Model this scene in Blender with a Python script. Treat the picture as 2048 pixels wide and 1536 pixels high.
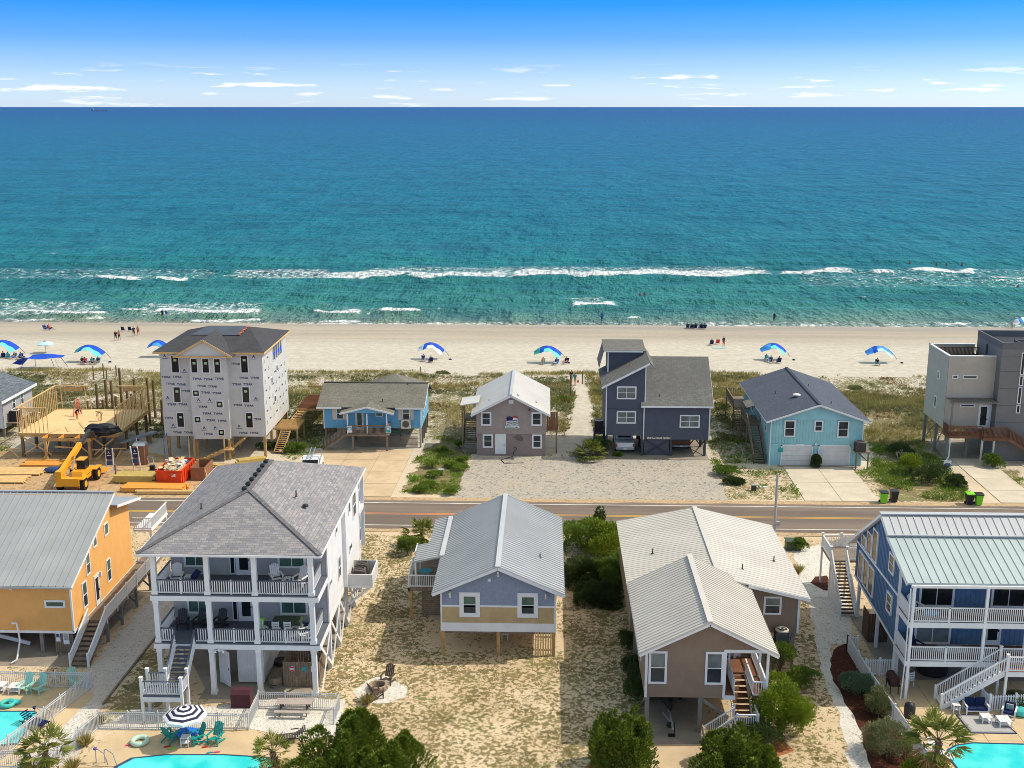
import bpy, math, random
import numpy as np
from mathutils import Vector, Matrix, noise as mnoise
R = random.Random(7)
rng = np.random.default_rng(7)
sc = bpy.context.scene
for o in list(bpy.data.objects): bpy.data.objects.remove(o)

# ------------------------------------------------------------------ camera
F, CH, TH, PS = 2300.0, 36.0, math.atan(555/2300.0), math.radians(1.72)
cam = bpy.data.cameras.new('camera'); co = bpy.data.objects.new('camera', cam); sc.collection.objects.link(co)
cam.sensor_width = 36; cam.lens = F/2048*36; cam.clip_start = 0.5; cam.clip_end = 200000
co.location = (0, 0, CH); co.rotation_euler = (math.pi/2-TH, 0, PS); sc.camera = co
# ------------------------------------------------------------------ sky, sun, exposure
SUN = Vector((0.82, 0.14, 1.0)).normalized()
w = bpy.data.worlds.new('World'); sc.world = w; w.use_nodes = True
nt = w.node_tree; nt.nodes.clear()
def wn(t): return nt.nodes.new(t)
sky = wn('ShaderNodeTexSky'); sky.sky_type = 'NISHITA'; sky.sun_disc = False
sky.sun_elevation = math.asin(SUN.z); sky.sun_rotation = math.atan2(SUN.x, SUN.y)
sky.altitude = 30; sky.air_density = 1.0; sky.dust_density = 0.6; sky.ozone_density = 1.6
bg = wn('ShaderNodeBackground'); bg.inputs[1].default_value = 0.15
wo = wn('ShaderNodeOutputWorld')
tc = wn('ShaderNodeTexCoord'); sep = wn('ShaderNodeSeparateXYZ'); nt.links.new(tc.outputs['Generated'], sep.inputs[0])
# clear maritime air: milky at the horizon, deep blue soon above it, then an added warm, brighter tint overhead to lift the shade
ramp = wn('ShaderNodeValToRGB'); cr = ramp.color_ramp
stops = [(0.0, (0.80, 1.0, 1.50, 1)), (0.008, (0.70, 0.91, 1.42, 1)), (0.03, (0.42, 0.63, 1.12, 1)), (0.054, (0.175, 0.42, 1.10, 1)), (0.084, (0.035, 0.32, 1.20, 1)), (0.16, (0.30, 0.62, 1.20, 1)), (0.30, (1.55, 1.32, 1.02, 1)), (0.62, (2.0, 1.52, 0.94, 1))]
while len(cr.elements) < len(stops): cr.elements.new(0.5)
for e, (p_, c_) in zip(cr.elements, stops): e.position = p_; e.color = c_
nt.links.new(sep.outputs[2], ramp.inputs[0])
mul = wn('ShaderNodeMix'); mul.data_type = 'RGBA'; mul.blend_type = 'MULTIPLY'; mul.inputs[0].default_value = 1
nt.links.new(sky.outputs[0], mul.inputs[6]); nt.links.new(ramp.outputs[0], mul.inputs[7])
# small fair-weather clouds low over the sea, all round
mp = wn('ShaderNodeMapping'); mp.inputs['Scale'].default_value = (17, 17, 190); mp.inputs['Location'].default_value = (3.1, 1.7, 0.35)
nt.links.new(tc.outputs['Generated'], mp.inputs[0])
n1 = wn('ShaderNodeTexNoise'); n1.inputs['Scale'].default_value = 1.0; n1.inputs['Detail'].default_value = 7; n1.inputs['Roughness'].default_value = 0.55
nt.links.new(mp.outputs[0], n1.inputs[0])
cm = wn('ShaderNodeMapRange'); cm.interpolation_type = 'SMOOTHSTEP'; cm.inputs[1].default_value = 0.56; cm.inputs[2].default_value = 0.66
nt.links.new(n1.outputs[0], cm.inputs[0])
band = wn('ShaderNodeValToRGB'); be = band.color_ramp
for p_, v_ in ((0.012, 0.9), (0.022, 1.0), (0.034, 0.0)): be.elements.new(p_).color = (v_, v_, v_, 1)
be.elements[0].color = (0.5, 0.5, 0.5, 1); be.elements[-1].color = (0, 0, 0, 1)
nt.links.new(sep.outputs[2], band.inputs[0])
cf = wn('ShaderNodeMath'); cf.operation = 'MULTIPLY'; nt.links.new(cm.outputs[0], cf.inputs[0]); nt.links.new(band.outputs[0], cf.inputs[1])
cl = wn('ShaderNodeMix'); cl.data_type = 'RGBA'; cl.inputs[7].default_value = (5.5, 5.6, 5.8, 1)
nt.links.new(cf.outputs[0], cl.inputs[0]); nt.links.new(mul.outputs[2], cl.inputs[6])
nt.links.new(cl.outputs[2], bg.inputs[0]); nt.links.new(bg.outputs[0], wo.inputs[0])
sl = bpy.data.lights.new('sun', 'SUN'); so = bpy.data.objects.new('sun', sl); sc.collection.objects.link(so)
sl.energy = 2.75; sl.angle = math.radians(0.53); sl.color = (1.0, 0.93, 0.82)
so.rotation_euler = SUN.to_track_quat('Z', 'Y').to_euler(); so.location = (60, 60, 120)
sc.view_settings.view_transform = 'Standard'; sc.view_settings.look = 'None'; sc.view_settings.exposure = 0.42; sc.view_settings.gamma = 1.0
sc.render.engine = 'CYCLES'; sc.cycles.max_bounces = 6; sc.cycles.diffuse_bounces = 3; sc.cycles.glossy_bounces = 3; sc.cycles.transparent_max_bounces = 6
sc.cycles.pixel_filter_type = 'BLACKMAN_HARRIS'; sc.cycles.filter_width = 0.9
try: sc.cycles.use_denoising = True; sc.cycles.denoising_prefilter = 'ACCURATE'
except Exception: pass

# ------------------------------------------------------------------ pixels of the photograph to places
def ray(px, py):
    x = (px-1024)/F; y = -(py-768)/F
    fy = math.cos(TH)+math.sin(TH)*y; fz = -math.sin(TH)+math.cos(TH)*y
    c, s = math.cos(PS), math.sin(PS)
    return (c*x-s*fy, s*x+c*fy, fz)
def G(px, py, z=0.0):
    r = ray(px, py); t = (z-CH)/r[2]; return (r[0]*t, r[1]*t, z)
def AY(px, py, Y):
    r = ray(px, py); t = Y/r[1]; return (r[0]*t, Y, CH+r[2]*t)
def AX(px, py, X):
    r = ray(px, py); t = X/r[0]; return (X, r[1]*t, CH+r[2]*t)
SEA = -1.5
def beach_z(Y): return 0.0 if Y < 155 else max(-1.5*(Y-155)/45.0, -6.0)
def GB(px, py):                                   # onto the sloping beach
    r = ray(px, py)
    k = 1.5/45.0                                  # z = -k (Y-155)
    t = (k*155-CH)/(r[2]+k*r[1]); Y = r[1]*t
    return (r[0]*t, Y, max(-k*(Y-155), SEA)) if Y > 155 else G(px, py)

# ------------------------------------------------------------------ mesh helpers
class B:
    def __init__(s): s.v = []; s.f = []; s.m = []; s.uv = {}; s.mi = 0; s.smooth = False
    def add(s, vs, fs):
        n = len(s.v); s.v += [tuple(p) for p in vs]
        for f in fs: s.f.append([n+i for i in f]); s.m.append(s.mi)
        return s
    def box(s, x0, x1, y0, y1, z0, z1):
        if x0 > x1: x0, x1 = x1, x0
        if y0 > y1: y0, y1 = y1, y0
        if z0 > z1: z0, z1 = z1, z0
        return s.add([(x0,y0,z0),(x1,y0,z0),(x1,y1,z0),(x0,y1,z0),(x0,y0,z1),(x1,y0,z1),(x1,y1,z1),(x0,y1,z1)],
              [(0,3,2,1),(4,5,6,7),(0,1,5,4),(1,2,6,5),(2,3,7,6),(3,0,4,7)])
    def beam(s, p, q, wd=0.1, h=0.1, up=(0,0,1)):
        p = Vector(p); q = Vector(q); d = (q-p).normalized(); u = Vector(up)
        if abs(d.dot(u)) > 0.98: u = Vector((0,1,0))
        a = d.cross(u).normalized()*wd/2; b = a.cross(d).normalized()*h/2
        vs = [p-a-b, p+a-b, p+a+b, p-a+b, q-a-b, q+a-b, q+a+b, q-a+b]
        return s.add(vs, [(0,1,2,3),(7,6,5,4),(0,4,5,1),(1,5,6,2),(2,6,7,3),(3,7,4,0)])
    def tube(s, p, q, r0, r1=None, n=8, cap=True):
        r1 = r0 if r1 is None else r1
        p = Vector(p); q = Vector(q); d = (q-p).normalized(); u = Vector((0,0,1)) if abs(d.z) < 0.9 else Vector((1,0,0))
        a = d.cross(u).normalized(); b = d.cross(a)
        vs = []
        for c, r in ((p, r0), (q, r1)):
            for i in range(n):
                t = 2*math.pi*i/n; vs.append(c+a*math.cos(t)*r+b*math.sin(t)*r)
        fs = [(i, (i+1) % n, n+(i+1) % n, n+i) for i in range(n)]
        if cap: fs += [tuple(range(n))[::-1], tuple(range(n, 2*n))]
        return s.add(vs, fs)
    def path(s, pts, r, n=8):
        for a, b in zip(pts, pts[1:]): s.tube(a, b, r, r, n)
        return s
    def poly(s, pts): return s.add(pts, [tuple(range(len(pts)))])
    def prism(s, pts, vec):
        n = len(pts); v = Vector(vec); a = [Vector(p) for p in pts]
        return s.add(a+[p+v for p in a], [tuple(range(n))[::-1], tuple(range(n, 2*n))]+[(i, (i+1) % n, n+(i+1) % n, n+i) for i in range(n)])
    def slab(s, a, b, c, d, t=0.08):
        """roof plane a,b (eave) c,d (top, c above b); uv in metres along eave and up the slope"""
        a, b, c, d = map(Vector, (a, b, c, d)); dn = Vector((0,0,-t)); n = len(s.v); nf = len(s.f)
        s.add([a,b,c,d,a+dn,b+dn,c+dn,d+dn], [(0,1,2,3),(7,6,5,4),(0,4,5,1),(1,5,6,2),(2,6,7,3),(3,7,4,0)])
        e = (b-a).normalized(); k = (d-a)-e*(d-a).dot(e); k = k.normalized() if k.length > 1e-6 else Vector((0,0,1))
        ou = a.dot(Vector((abs(e.x), abs(e.y), 0)))
        for i, p in enumerate((a,b,c,d)): s.uv[(nf, i)] = ((p-a).dot(e)+ou, (p-a).dot(k))
        return s
    def lathe(s, c, prof, n=12):
        vs = []; 
        for r, z in prof:
            for i in range(n):
                t = 2*math.pi*i/n; vs.append((c[0]+r*math.cos(t), c[1]+r*math.sin(t), c[2]+z))
        m = len(prof); fs = []
        for j in range(m-1):
            for i in range(n): fs.append((j*n+i, j*n+(i+1) % n, (j+1)*n+(i+1) % n, (j+1)*n+i))
        fs.append(tuple(range(n))[::-1]); fs.append(tuple(range((m-1)*n, m*n)))
        return s.add(vs, fs)
    def build(s, name, mats, parent=None, smooth=None, label=None):
        if not isinstance(mats, (list, tuple)): mats = [mats]
        me = bpy.data.meshes.new(name)
        off = Vector((0,0,0)); inv = None
        if parent is not None: inv = WM[parent.name].inverted()
        vs = [inv @ Vector(v) for v in s.v] if inv is not None else s.v
        me.from_pydata(vs, [], s.f)
        for m in mats: me.materials.append(m)
        if any(s.m): me.polygons.foreach_set('material_index', s.m)
        if s.uv:
            ul = me.uv_layers.new(name='UVMap')
            for pl in me.polygons:
                for k, li in enumerate(pl.loop_indices):
                    ul.data[li].uv = s.uv.get((pl.index, k), (0, 0))
        if smooth or (smooth is None and s.smooth): me.polygons.foreach_set('use_smooth', [True]*len(me.polygons))
        me.update()
        o = bpy.data.objects.new(name, me); sc.collection.objects.link(o)
        if parent is not None: o.parent = parent; WM[o.name] = WM[parent.name]
        else: WM[o.name] = Matrix.Identity(4)
        if label: o['label'] = label
        return o
WM = {}
def thing(name, label, cat, loc=(0,0,0), rz=0.0, group=None):
    o = bpy.data.objects.new(name, None); sc.collection.objects.link(o)
    o.location = loc; o.rotation_euler = (0, 0, rz); o.empty_display_size = 0.2
    WM[o.name] = Matrix.Translation(loc) @ Matrix.Rotation(rz, 4, 'Z')
    return tag(o, label, cat, group)
def tag(o, label, cat, group=None):
    o['label'] = label; o['category'] = cat
    if group: o['group'] = group
    return o
def struct(o): o['kind'] = 'structure'; return o
def stuff(o): o['kind'] = 'stuff'; return o
def dup(root, loc, rz=0.0, label=None, scale=None):
    r = root.copy(); sc.collection.objects.link(r); r.location = loc; r.rotation_euler = (0,0,rz)
    if scale: r.scale = (scale,)*3
    WM[r.name] = Matrix.Translation(loc) @ Matrix.Rotation(rz, 4, 'Z')
    if label: r['label'] = label
    for ch in [c for c in sc.collection.objects if c.parent == root]:
        c = ch.copy(); sc.collection.objects.link(c); c.parent = r
        for g in [k for k in sc.collection.objects if k.parent == ch]:
            d = g.copy(); sc.collection.objects.link(d); d.parent = c
    return r

# ------------------------------------------------------------------ materials
def lin(c):
    c = c/255.0; return c/12.92 if c <= 0.04045 else ((c+0.055)/1.055)**2.4
def S(r, g, b): return (lin(r), lin(g), lin(b), 1)
class NT:
    def __init__(s, name):
        s.m = bpy.data.materials.new(name); s.m.use_nodes = True; s.t = s.m.node_tree; s.t.nodes.clear()
        s.out = s.n('ShaderNodeOutputMaterial'); s.b = s.n('ShaderNodeBsdfPrincipled'); s.l(s.b.outputs[0], s.out.inputs[0])
    def n(s, t, **kw):
        x = s.t.nodes.new(t)
        for k, v in kw.items(): setattr(x, k, v)
        return x
    def l(s, a, b): s.t.links.new(a, b)
    def pos(s): return s.n('ShaderNodeNewGeometry').outputs['Position']
    def mapping(s, src, scale=(1,1,1), loc=(0,0,0), rot=(0,0,0)):
        m = s.n('ShaderNodeMapping'); m.inputs['Scale'].default_value = scale; m.inputs['Location'].default_value = loc; m.inputs['Rotation'].default_value = rot
        s.l(src, m.inputs[0]); return m.outputs[0]
    def noise(s, src, scale, detail=4, rough=0.55, dist=0):
        x = s.n('ShaderNodeTexNoise'); x.inputs['Scale'].default_value = scale; x.inputs['Detail'].default_value = detail; x.inputs['Roughness'].default_value = rough; x.inputs['Distortion'].default_value = dist
        if src is not None: s.l(src, x.inputs[0])
        return x.outputs[0]
    def rng(s, src, a, b, c=0, d=1, smooth=True):
        x = s.n('ShaderNodeMapRange'); x.interpolation_type = 'SMOOTHSTEP' if smooth else 'LINEAR'
        for i, v in zip((1,2,3,4), (a,b,c,d)): x.inputs[i].default_value = v
        s.l(src, x.inputs[0]); return x.outputs[0]
    def math(s, op, a, b=None):
        x = s.n('ShaderNodeMath', operation=op)
        for i, v in enumerate((a, b)):
            if v is None: continue
            if isinstance(v, (int, float)): x.inputs[i].default_value = v
            else: s.l(v, x.inputs[i])
        return x.outputs[0]
    def mix(s, f, a, b, mode='MIX'):
        x = s.n('ShaderNodeMix', data_type='RGBA', blend_type=mode)
        for i, v in ((0, f), (6, a), (7, b)):
            if isinstance(v, (int, float)): x.inputs[i].default_value = v
            elif isinstance(v, tuple): x.inputs[i].default_value = v
            else: s.l(v, x.inputs[i])
        return x.outputs[2]
    def bump(s, h, strength=0.3, dist=0.02):
        x = s.n('ShaderNodeBump'); x.inputs['Strength'].default_value = strength; x.inputs['Distance'].default_value = dist
        s.l(h, x.inputs['Height']); s.l(x.outputs[0], s.b.inputs['Normal'])
    def attr(s, name): return s.n('ShaderNodeAttribute', attribute_name=name).outputs
    def col(s, v):
        if isinstance(v, tuple): s.b.inputs['Base Color'].default_value = v
        else: s.l(v, s.b.inputs['Base Color'])
    def fin(s, rough=0.6, spec=0.3, metal=0.0):
        s.b.inputs['Roughness'].default_value = rough; s.b.inputs['Specular IOR Level'].default_value = spec; s.b.inputs['Metallic'].default_value = metal
        return s.m
def dark(c, k): return (c[0]*k, c[1]*k, c[2]*k, 1)
def paint(name, c, rough=0.55, spec=0.3, var=0.14, scale=1.3, streak=True, metal=0.0, fine=0.0):
    """weathered plain surface: broad blotches and vertical streaks"""
    n = NT(name); p = n.pos()
    a = n.noise(p, scale, 5, 0.6)
    x = n.mix(n.rng(a, 0.3, 0.72), dark(c, 1-var), dark(c, 1+var*0.5))
    if streak:
        b = n.noise(n.mapping(p, (3.5, 3.5, 0.22)), 1.0, 4, 0.6)
        x = n.mix(n.rng(b, 0.52, 0.8, 0, 0.55), x, dark(c, 1-var*1.6))
    if fine:
        f = n.noise(p, 14, 3, 0.7); x = n.mix(n.rng(f, 0.35, 0.7, 0, fine), x, dark(c, 0.55))
    n.col(x); return n.fin(rough, spec, metal)
def wood(name, c, var=0.3, rough=0.75):
    n = NT(name); p = n.pos()
    a = n.noise(n.mapping(p, (1.0, 1.0, 1.0)), 2.2, 5, 0.65); b = n.noise(n.mapping(p, (9, 9, 1.2)), 1.0, 4, 0.6)
    oi = n.n('ShaderNodeObjectInfo').outputs['Random']
    x = n.mix(n.rng(a, 0.3, 0.7), dark(c, 1-var), dark(c, 1+var*0.5)); x = n.mix(n.rng(b, 0.45, 0.8, 0, 0.6), x, dark(c, 1-var*1.5))
    x = n.mix(n.rng(oi, 0, 1, 0, 0.35, False), x, dark(c, 0.7)); n.col(x); n.bump(b, 0.25, 0.01)
    return n.fin(rough, 0.2)
def shingle(name, c1, c2, mortar, h=0.14, wd=0.33, cv=0.5):
    n = NT(name); u = n.n('ShaderNodeUVMap').outputs[0]
    br = n.n('ShaderNodeTexBrick'); br.offset = 0.37; br.inputs['Scale'].default_value = 1
    br.inputs['Brick Width'].default_value = wd; br.inputs['Row Height'].default_value = h; br.inputs['Mortar Size'].default_value = 0.012; br.inputs['Mortar Smooth'].default_value = 0.3
    br.inputs['Color1'].default_value = c1; br.inputs['Color2'].default_value = c2; br.inputs['Mortar'].default_value = mortar
    n.l(u, br.inputs[0]); p = n.pos()
    a = n.noise(p, 0.5, 4, 0.6); f = n.noise(p, 6, 3, 0.6)
    x = n.mix(n.rng(a, 0.35, 0.7, 0, cv), br.outputs[0], dark(c1, 0.62)); x = n.mix(n.rng(f, 0.4, 0.75, 0, 0.5), x, dark(c2, 1.35))
    n.col(x); n.bump(br.outputs['Fac'], -0.6, 0.02)
    return n.fin(0.9, 0.15)
M = {}
M['white'] = paint('white_paint', S(222,222,220), 0.5, 0.3, 0.10)
M['trim'] = paint('trim_white', S(228,228,226), 0.45, 0.3, 0.07)
M['vinyl'] = paint('white_vinyl', S(230,231,230), 0.35, 0.35, 0.06)
M['alu'] = paint('white_aluminium', S(205,206,205), 0.35, 0.4, 0.06)
M['bluegrey'] = paint('blue_grey_shingle', S(148,157,172), 0.7, 0.2, 0.12, 4, fine=0.35)
M['tan'] = paint('tan_board', S(190,166,124), 0.7, 0.2, 0.12)
M['brown'] = paint('brown_siding', S(142,122,102), 0.65, 0.2, 0.10)
M['greysiding'] = paint('grey_siding', S(170,168,165), 0.6, 0.25, 0.08)
M['palesiding'] = paint('pale_siding', S(212,210,206), 0.6, 0.25, 0.08)
M['orange'] = paint('orange_siding', S(222,166,96), 0.6, 0.25, 0.07)
M['blue'] = paint('blue_board', S(92,122,152), 0.65, 0.2, 0.12)
M['cottage'] = paint('cottage_blue', S(108,170,202), 0.65, 0.2, 0.10)
M['taupe'] = paint('taupe_siding', S(166,150,140), 0.75, 0.2, 0.12)
M['stucco'] = paint('taupe_stucco', S(146,130,124), 0.85, 0.15, 0.10)
M['slate'] = paint('dark_slate_siding', S(84,88,98), 0.65, 0.25, 0.10)
M['aqua'] = paint('aqua_board', S(156,204,208), 0.65, 0.25, 0.10)
M['modernl'] = paint('light_grey_siding', S(184,173,155), 0.6, 0.25, 0.07)
M['modernd'] = paint('dark_grey_panel', S(104,105,106), 0.65, 0.25, 0.07)
M['tower'] = paint('warm_grey_panel', S(122,120,116), 0.65, 0.25, 0.06)
M['metal_white'] = paint('white_metal_roof', S(186,188,188), 0.42, 0.4, 0.07, 0.4, False)
M['metal_cream'] = paint('cream_metal_roof', S(204,198,186), 0.45, 0.4, 0.08, 0.35, False, fine=0.06)
M['metal_pale'] = paint('pale_metal_roof', S(204,200,190), 0.45, 0.4, 0.07, 0.4, False)
M['metal_grey'] = paint('grey_metal_roof', S(160,164,164), 0.45, 0.4, 0.10, 0.3, False)
M['metal_green'] = paint('pale_grey_metal_roof', S(176,188,186), 0.38, 0.45, 0.08, 0.4, False)
M['membrane'] = paint('dark_roof_membrane', S(62,66,74), 0.8, 0.2, 0.15, 0.7, False)
M['felt'] = paint('roofing_underlay', S(84,92,102), 0.7, 0.2, 0.12, 0.8, False)
M['shg'] = shingle('grey_shingle', S(162,156,152), S(124,124,128), S(96,94,96), .2, .42, .3)
M['shd'] = shingle('charcoal_shingle', S(84,84,86), S(70,70,74), S(48,48,50))
M['shb'] = shingle('brown_grey_shingle', S(112,110,100), S(128,126,114), S(78,78,72))
M['shw'] = shingle('weathered_shingle', S(128,126,118), S(104,104,102), S(74,74,72))
M['shs'] = shingle('blue_grey_shingle_roof', S(96,102,114), S(82,88,100), S(60,64,72))
M['shl'] = shingle('mottled_shingle', S(120,126,132), S(84,92,102), S(62,68,76), 0.2, 0.5)
M['wood'] = wood('treated_lumber', S(196,158,104)); M['fresh'] = wood('fresh_pine', S(226,188,128), 0.18); M['oldwood'] = wood('weathered_wood', S(140,124,106))
M['deckgrey'] = paint('grey_deck_paint', S(92,98,108), 0.6, 0.25, 0.1); M['pile'] = wood('timber_pile', S(128,104,74)); M['darkwood'] = wood('dark_stained_wood', S(96,74,60))
M['greyprime'] = wood('grey_timber', S(138,134,126), 0.2); M['redwood'] = wood('stained_deck', S(132,92,70), 0.25); M['osb'] = wood('plywood_deck', S(232,200,146), 0.16)
M['orangewood'] = wood('engineered_joist', S(232,162,74), 0.15)
def glass(name, c):
    n = NT(name); a = n.noise(n.pos(), 0.9, 2); n.col(n.mix(n.rng(a, 0.35, 0.65), dark(c, 0.6), c)); n.b.inputs['IOR'].default_value = 1.5
    return n.fin(0.08, 0.32)
M['glass'] = glass('window_glass', S(60,68,72)); M['glassg'] = glass('window_glass_green', S(84,112,98)); M['blind'] = glass('window_blind', S(120,128,126)); M['glassd'] = glass('dark_window_glass', S(38,44,46))
M['black'] = paint('black_plastic', S(40,40,42), 0.5, 0.35, 0.15); M['rubber'] = paint('rubber', S(38,37,37), 0.85, 0.2, 0.15); M['darkmetal'] = paint('dark_metal', S(62,62,64), 0.4, 0.4, 0.15)
M['condenser'] = paint('condenser_brown', S(92,84,78), 0.55, 0.3, 0.12); M['condgrey'] = paint('condenser_grey', S(84,92,92), 0.55, 0.3, 0.12); M['beige'] = paint('beige_plastic', S(206,196,178), 0.5, 0.3, 0.08)
M['galv'] = paint('galvanised_steel', S(160,164,166), 0.4, 0.45, 0.08); M['yellow'] = paint('machine_yellow', S(232,164,40), 0.4, 0.4, 0.12); M['dumpster'] = paint('dumpster_orange', S(222,72,34), 0.5, 0.35, 0.16)
M['teal'] = paint('teal_plastic', S(30,150,142), 0.45, 0.35, 0.08); M['mint'] = paint('mint_plastic', S(158,208,190), 0.45, 0.35, 0.06); M['seagreen'] = paint('sea_green_plastic', S(70,190,180), 0.4, 0.4, 0.08)
M['navy'] = paint('navy_fabric', S(38,48,84), 0.9, 0.1, 0.12); M['royal'] = paint('royal_blue_fabric', S(38,82,196), 0.8, 0.15, 0.1); M['aquaf'] = paint('aqua_fabric', S(110,222,206), 0.8, 0.15, 0.08); M['greenf'] = paint('sea_green_fabric', S(38,170,150), 0.8, 0.15, 0.08)
M['whitef'] = paint('white_fabric', S(226,228,228), 0.85, 0.1, 0.05); M['skyf'] = paint('sky_blue_fabric', S(70,150,220), 0.8, 0.15, 0.08); M['red'] = paint('red_plastic', S(196,44,36), 0.5, 0.3, 0.12); M['lime'] = paint('lime_plastic', S(132,214,40), 0.45, 0.35, 0.06)
M['maroon'] = paint('maroon_cover', S(86,52,58), 0.8, 0.15, 0.12); M['carwhite'] = paint('white_car_paint', S(220,222,222), 0.25, 0.5, 0.04, 1, False); M['cardark'] = paint('dark_car_paint', S(62,58,60), 0.25, 0.5, 0.05, 1, False)
M['signblue'] = paint('sign_blue', S(60,84,130), 0.5, 0.3, 0.06); M['signnavy'] = paint('sign_navy', S(38,44,84), 0.5, 0.3, 0.06); M['signteal'] = paint('sign_teal', S(48,160,170), 0.5, 0.3, 0.06); M['pink'] = paint('pink_plastic', S(222,84,120), 0.5, 0.3, 0.08)
M['purple'] = paint('purple_plastic', S(96,84,160), 0.5, 0.3, 0.08); M['umbdark'] = paint('umbrella_navy', S(54,54,74), 0.85, 0.1, 0.06); M['corten'] = wood('brown_crate_panel', S(150,108,82), 0.15); M['paper'] = paint('waste_paper', S(196,180,150), 0.9, 0.1, 0.25, 3); M['tarp'] = paint('black_tarp', S(40,42,46), 0.6, 0.3, 0.2)
M['aquap'] = paint('pale_aqua_fabric', S(186,220,224), .85, .1, .05); M['navyc'] = paint('navy_canvas', S(36,44,74), .85, .1, .08); M['skyf2'] = paint('bright_blue_vinyl', S(36,120,220), .4, .4, .06); M['mintp'] = paint('pale_mint_vinyl', S(190,220,200), .4, .4, .05); M['royal_l'] = paint('pale_blue_fabric', S(140,176,206), .85, .1, .05); M['corten_d'] = paint('rusty_barrel', S(74,50,42), .7, .2, .2); M['oldwood_d'] = wood('brown_timber', S(96,80,68)); M['stone'] = concrete0 = paint('fire_stone', S(168,146,124), .9, .1, .2, 3, False)
M['deadwood'] = wood('bleached_branches', S(168,156,140))
M['dkgreen'] = paint('dark_green_metal', S(70,84,66), .5, .3, .1); M['carmaroon'] = paint('maroon_car_paint', S(84,50,48), .25, .5, .05, 1, False)
def leafmat(name, c1, c2, c3):
    n = NT(name); a = n.attr('rnd'); x = n.mix(n.rng(a[2], 0.15, 0.6, 0, 1, False), c1, c2); x = n.mix(n.rng(a[2], 0.72, 1.0, 0, 1, False), x, c3); n.col(x)
    tr = n.n('ShaderNodeBsdfTranslucent'); n.l(n.mix(0.5, x, c3), tr.inputs[0]); ms = n.n('ShaderNodeMixShader'); ms.inputs[0].default_value = 0.22
    n.l(n.b.outputs[0], ms.inputs[1]); n.l(tr.outputs[0], ms.inputs[2]); n.l(ms.outputs[0], n.out.inputs[0])
    return n.fin(0.6, 0.25)
L = {}
L['cedar'] = leafmat('cedar_leaf', S(64,84,26), S(96,116,34), S(134,146,44)); L['shrub'] = leafmat('shrub_leaf', S(70,96,36), S(104,128,46), S(146,160,64)); L['wax'] = leafmat('wax_leaf', S(82,104,30), S(122,142,36), S(166,174,52))
L['olive'] = leafmat('olive_leaf', S(96,104,66), S(126,132,88), S(160,158,112)); L['dkshrub'] = leafmat('dark_shrub_leaf', S(50,66,36), S(72,90,46), S(100,116,58)); L['grey'] = leafmat('grey_green_leaf', S(82,104,80), S(108,130,98), S(140,156,120))
L['grass'] = leafmat('dune_grass', S(128,122,62), S(160,148,84), S(192,174,112)); L['weed'] = leafmat('green_weed', S(92,118,40), S(122,146,52), S(150,166,76)); L['lawn'] = leafmat('lawn_weed', S(92,92,42), S(116,112,54), S(140,128,72)); L['palm'] = leafmat('palm_leaf', S(92,108,44), S(128,138,60), S(168,160,88)); L['dead'] = leafmat('dead_leaf', S(150,112,70), S(172,136,90), S(190,160,112)); L['bark'] = wood('bark', S(112,96,80))
L['russet'] = leafmat('russet_dune_plant', S(122,98,66), S(146,118,78), S(170,146,98))
# ------------------------------------------------------------------ numpy noise
def vnoise(x, y, seed=0, octv=4, gain=0.5):
    x = np.asarray(x, float); y = np.asarray(y, float); tot = np.zeros(np.broadcast(x, y).shape); amp = 1.0; nrm = 0
    for o in range(octv):
        xi = np.floor(x).astype(np.int64); yi = np.floor(y).astype(np.int64); fx = x-xi; fy = y-yi
        fx = fx*fx*(3-2*fx); fy = fy*fy*(3-2*fy)
        def h(a, b):
            n = (a*374761393+b*668265263+(seed+o*17)*974711) & 0x7fffffff
            n = (n ^ (n >> 13))*1274126177 & 0x7fffffff
            return ((n ^ (n >> 16)) & 0xffff)/65535.0
        v = (h(xi, yi)*(1-fx)+h(xi+1, yi)*fx)*(1-fy)+(h(xi, yi+1)*(1-fx)+h(xi+1, yi+1)*fx)*fy
        tot += v*amp; nrm += amp; amp *= gain; x = x*2.03+11.3; y = y*2.03+5.7
    return tot/nrm
def proj(X, Y, Z):
    c, s = math.cos(PS), math.sin(PS); x = c*X+s*Y; fy = -s*X+c*Y; fz = Z-CH
    z = math.cos(TH)*fy-math.sin(TH)*fz; y = math.sin(TH)*fy+math.cos(TH)*fz
    return 1024+F*x/z, 768-F*y/z
def sst(v, a, b): t = np.clip((v-a)/(b-a), 0, 1); return t*t*(3-2*t)
def inpoly(X, Y, pts):
    r = np.zeros(X.shape, bool); n = len(pts)
    for i in range(n):
        x0, y0 = pts[i][:2]; x1, y1 = pts[i-1][:2]
        c = ((y0 > Y) != (y1 > Y)) & (X < (x1-x0)*(Y-y0)/((y1-y0) or 1e-9)+x0); r ^= c
    return r
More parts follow.
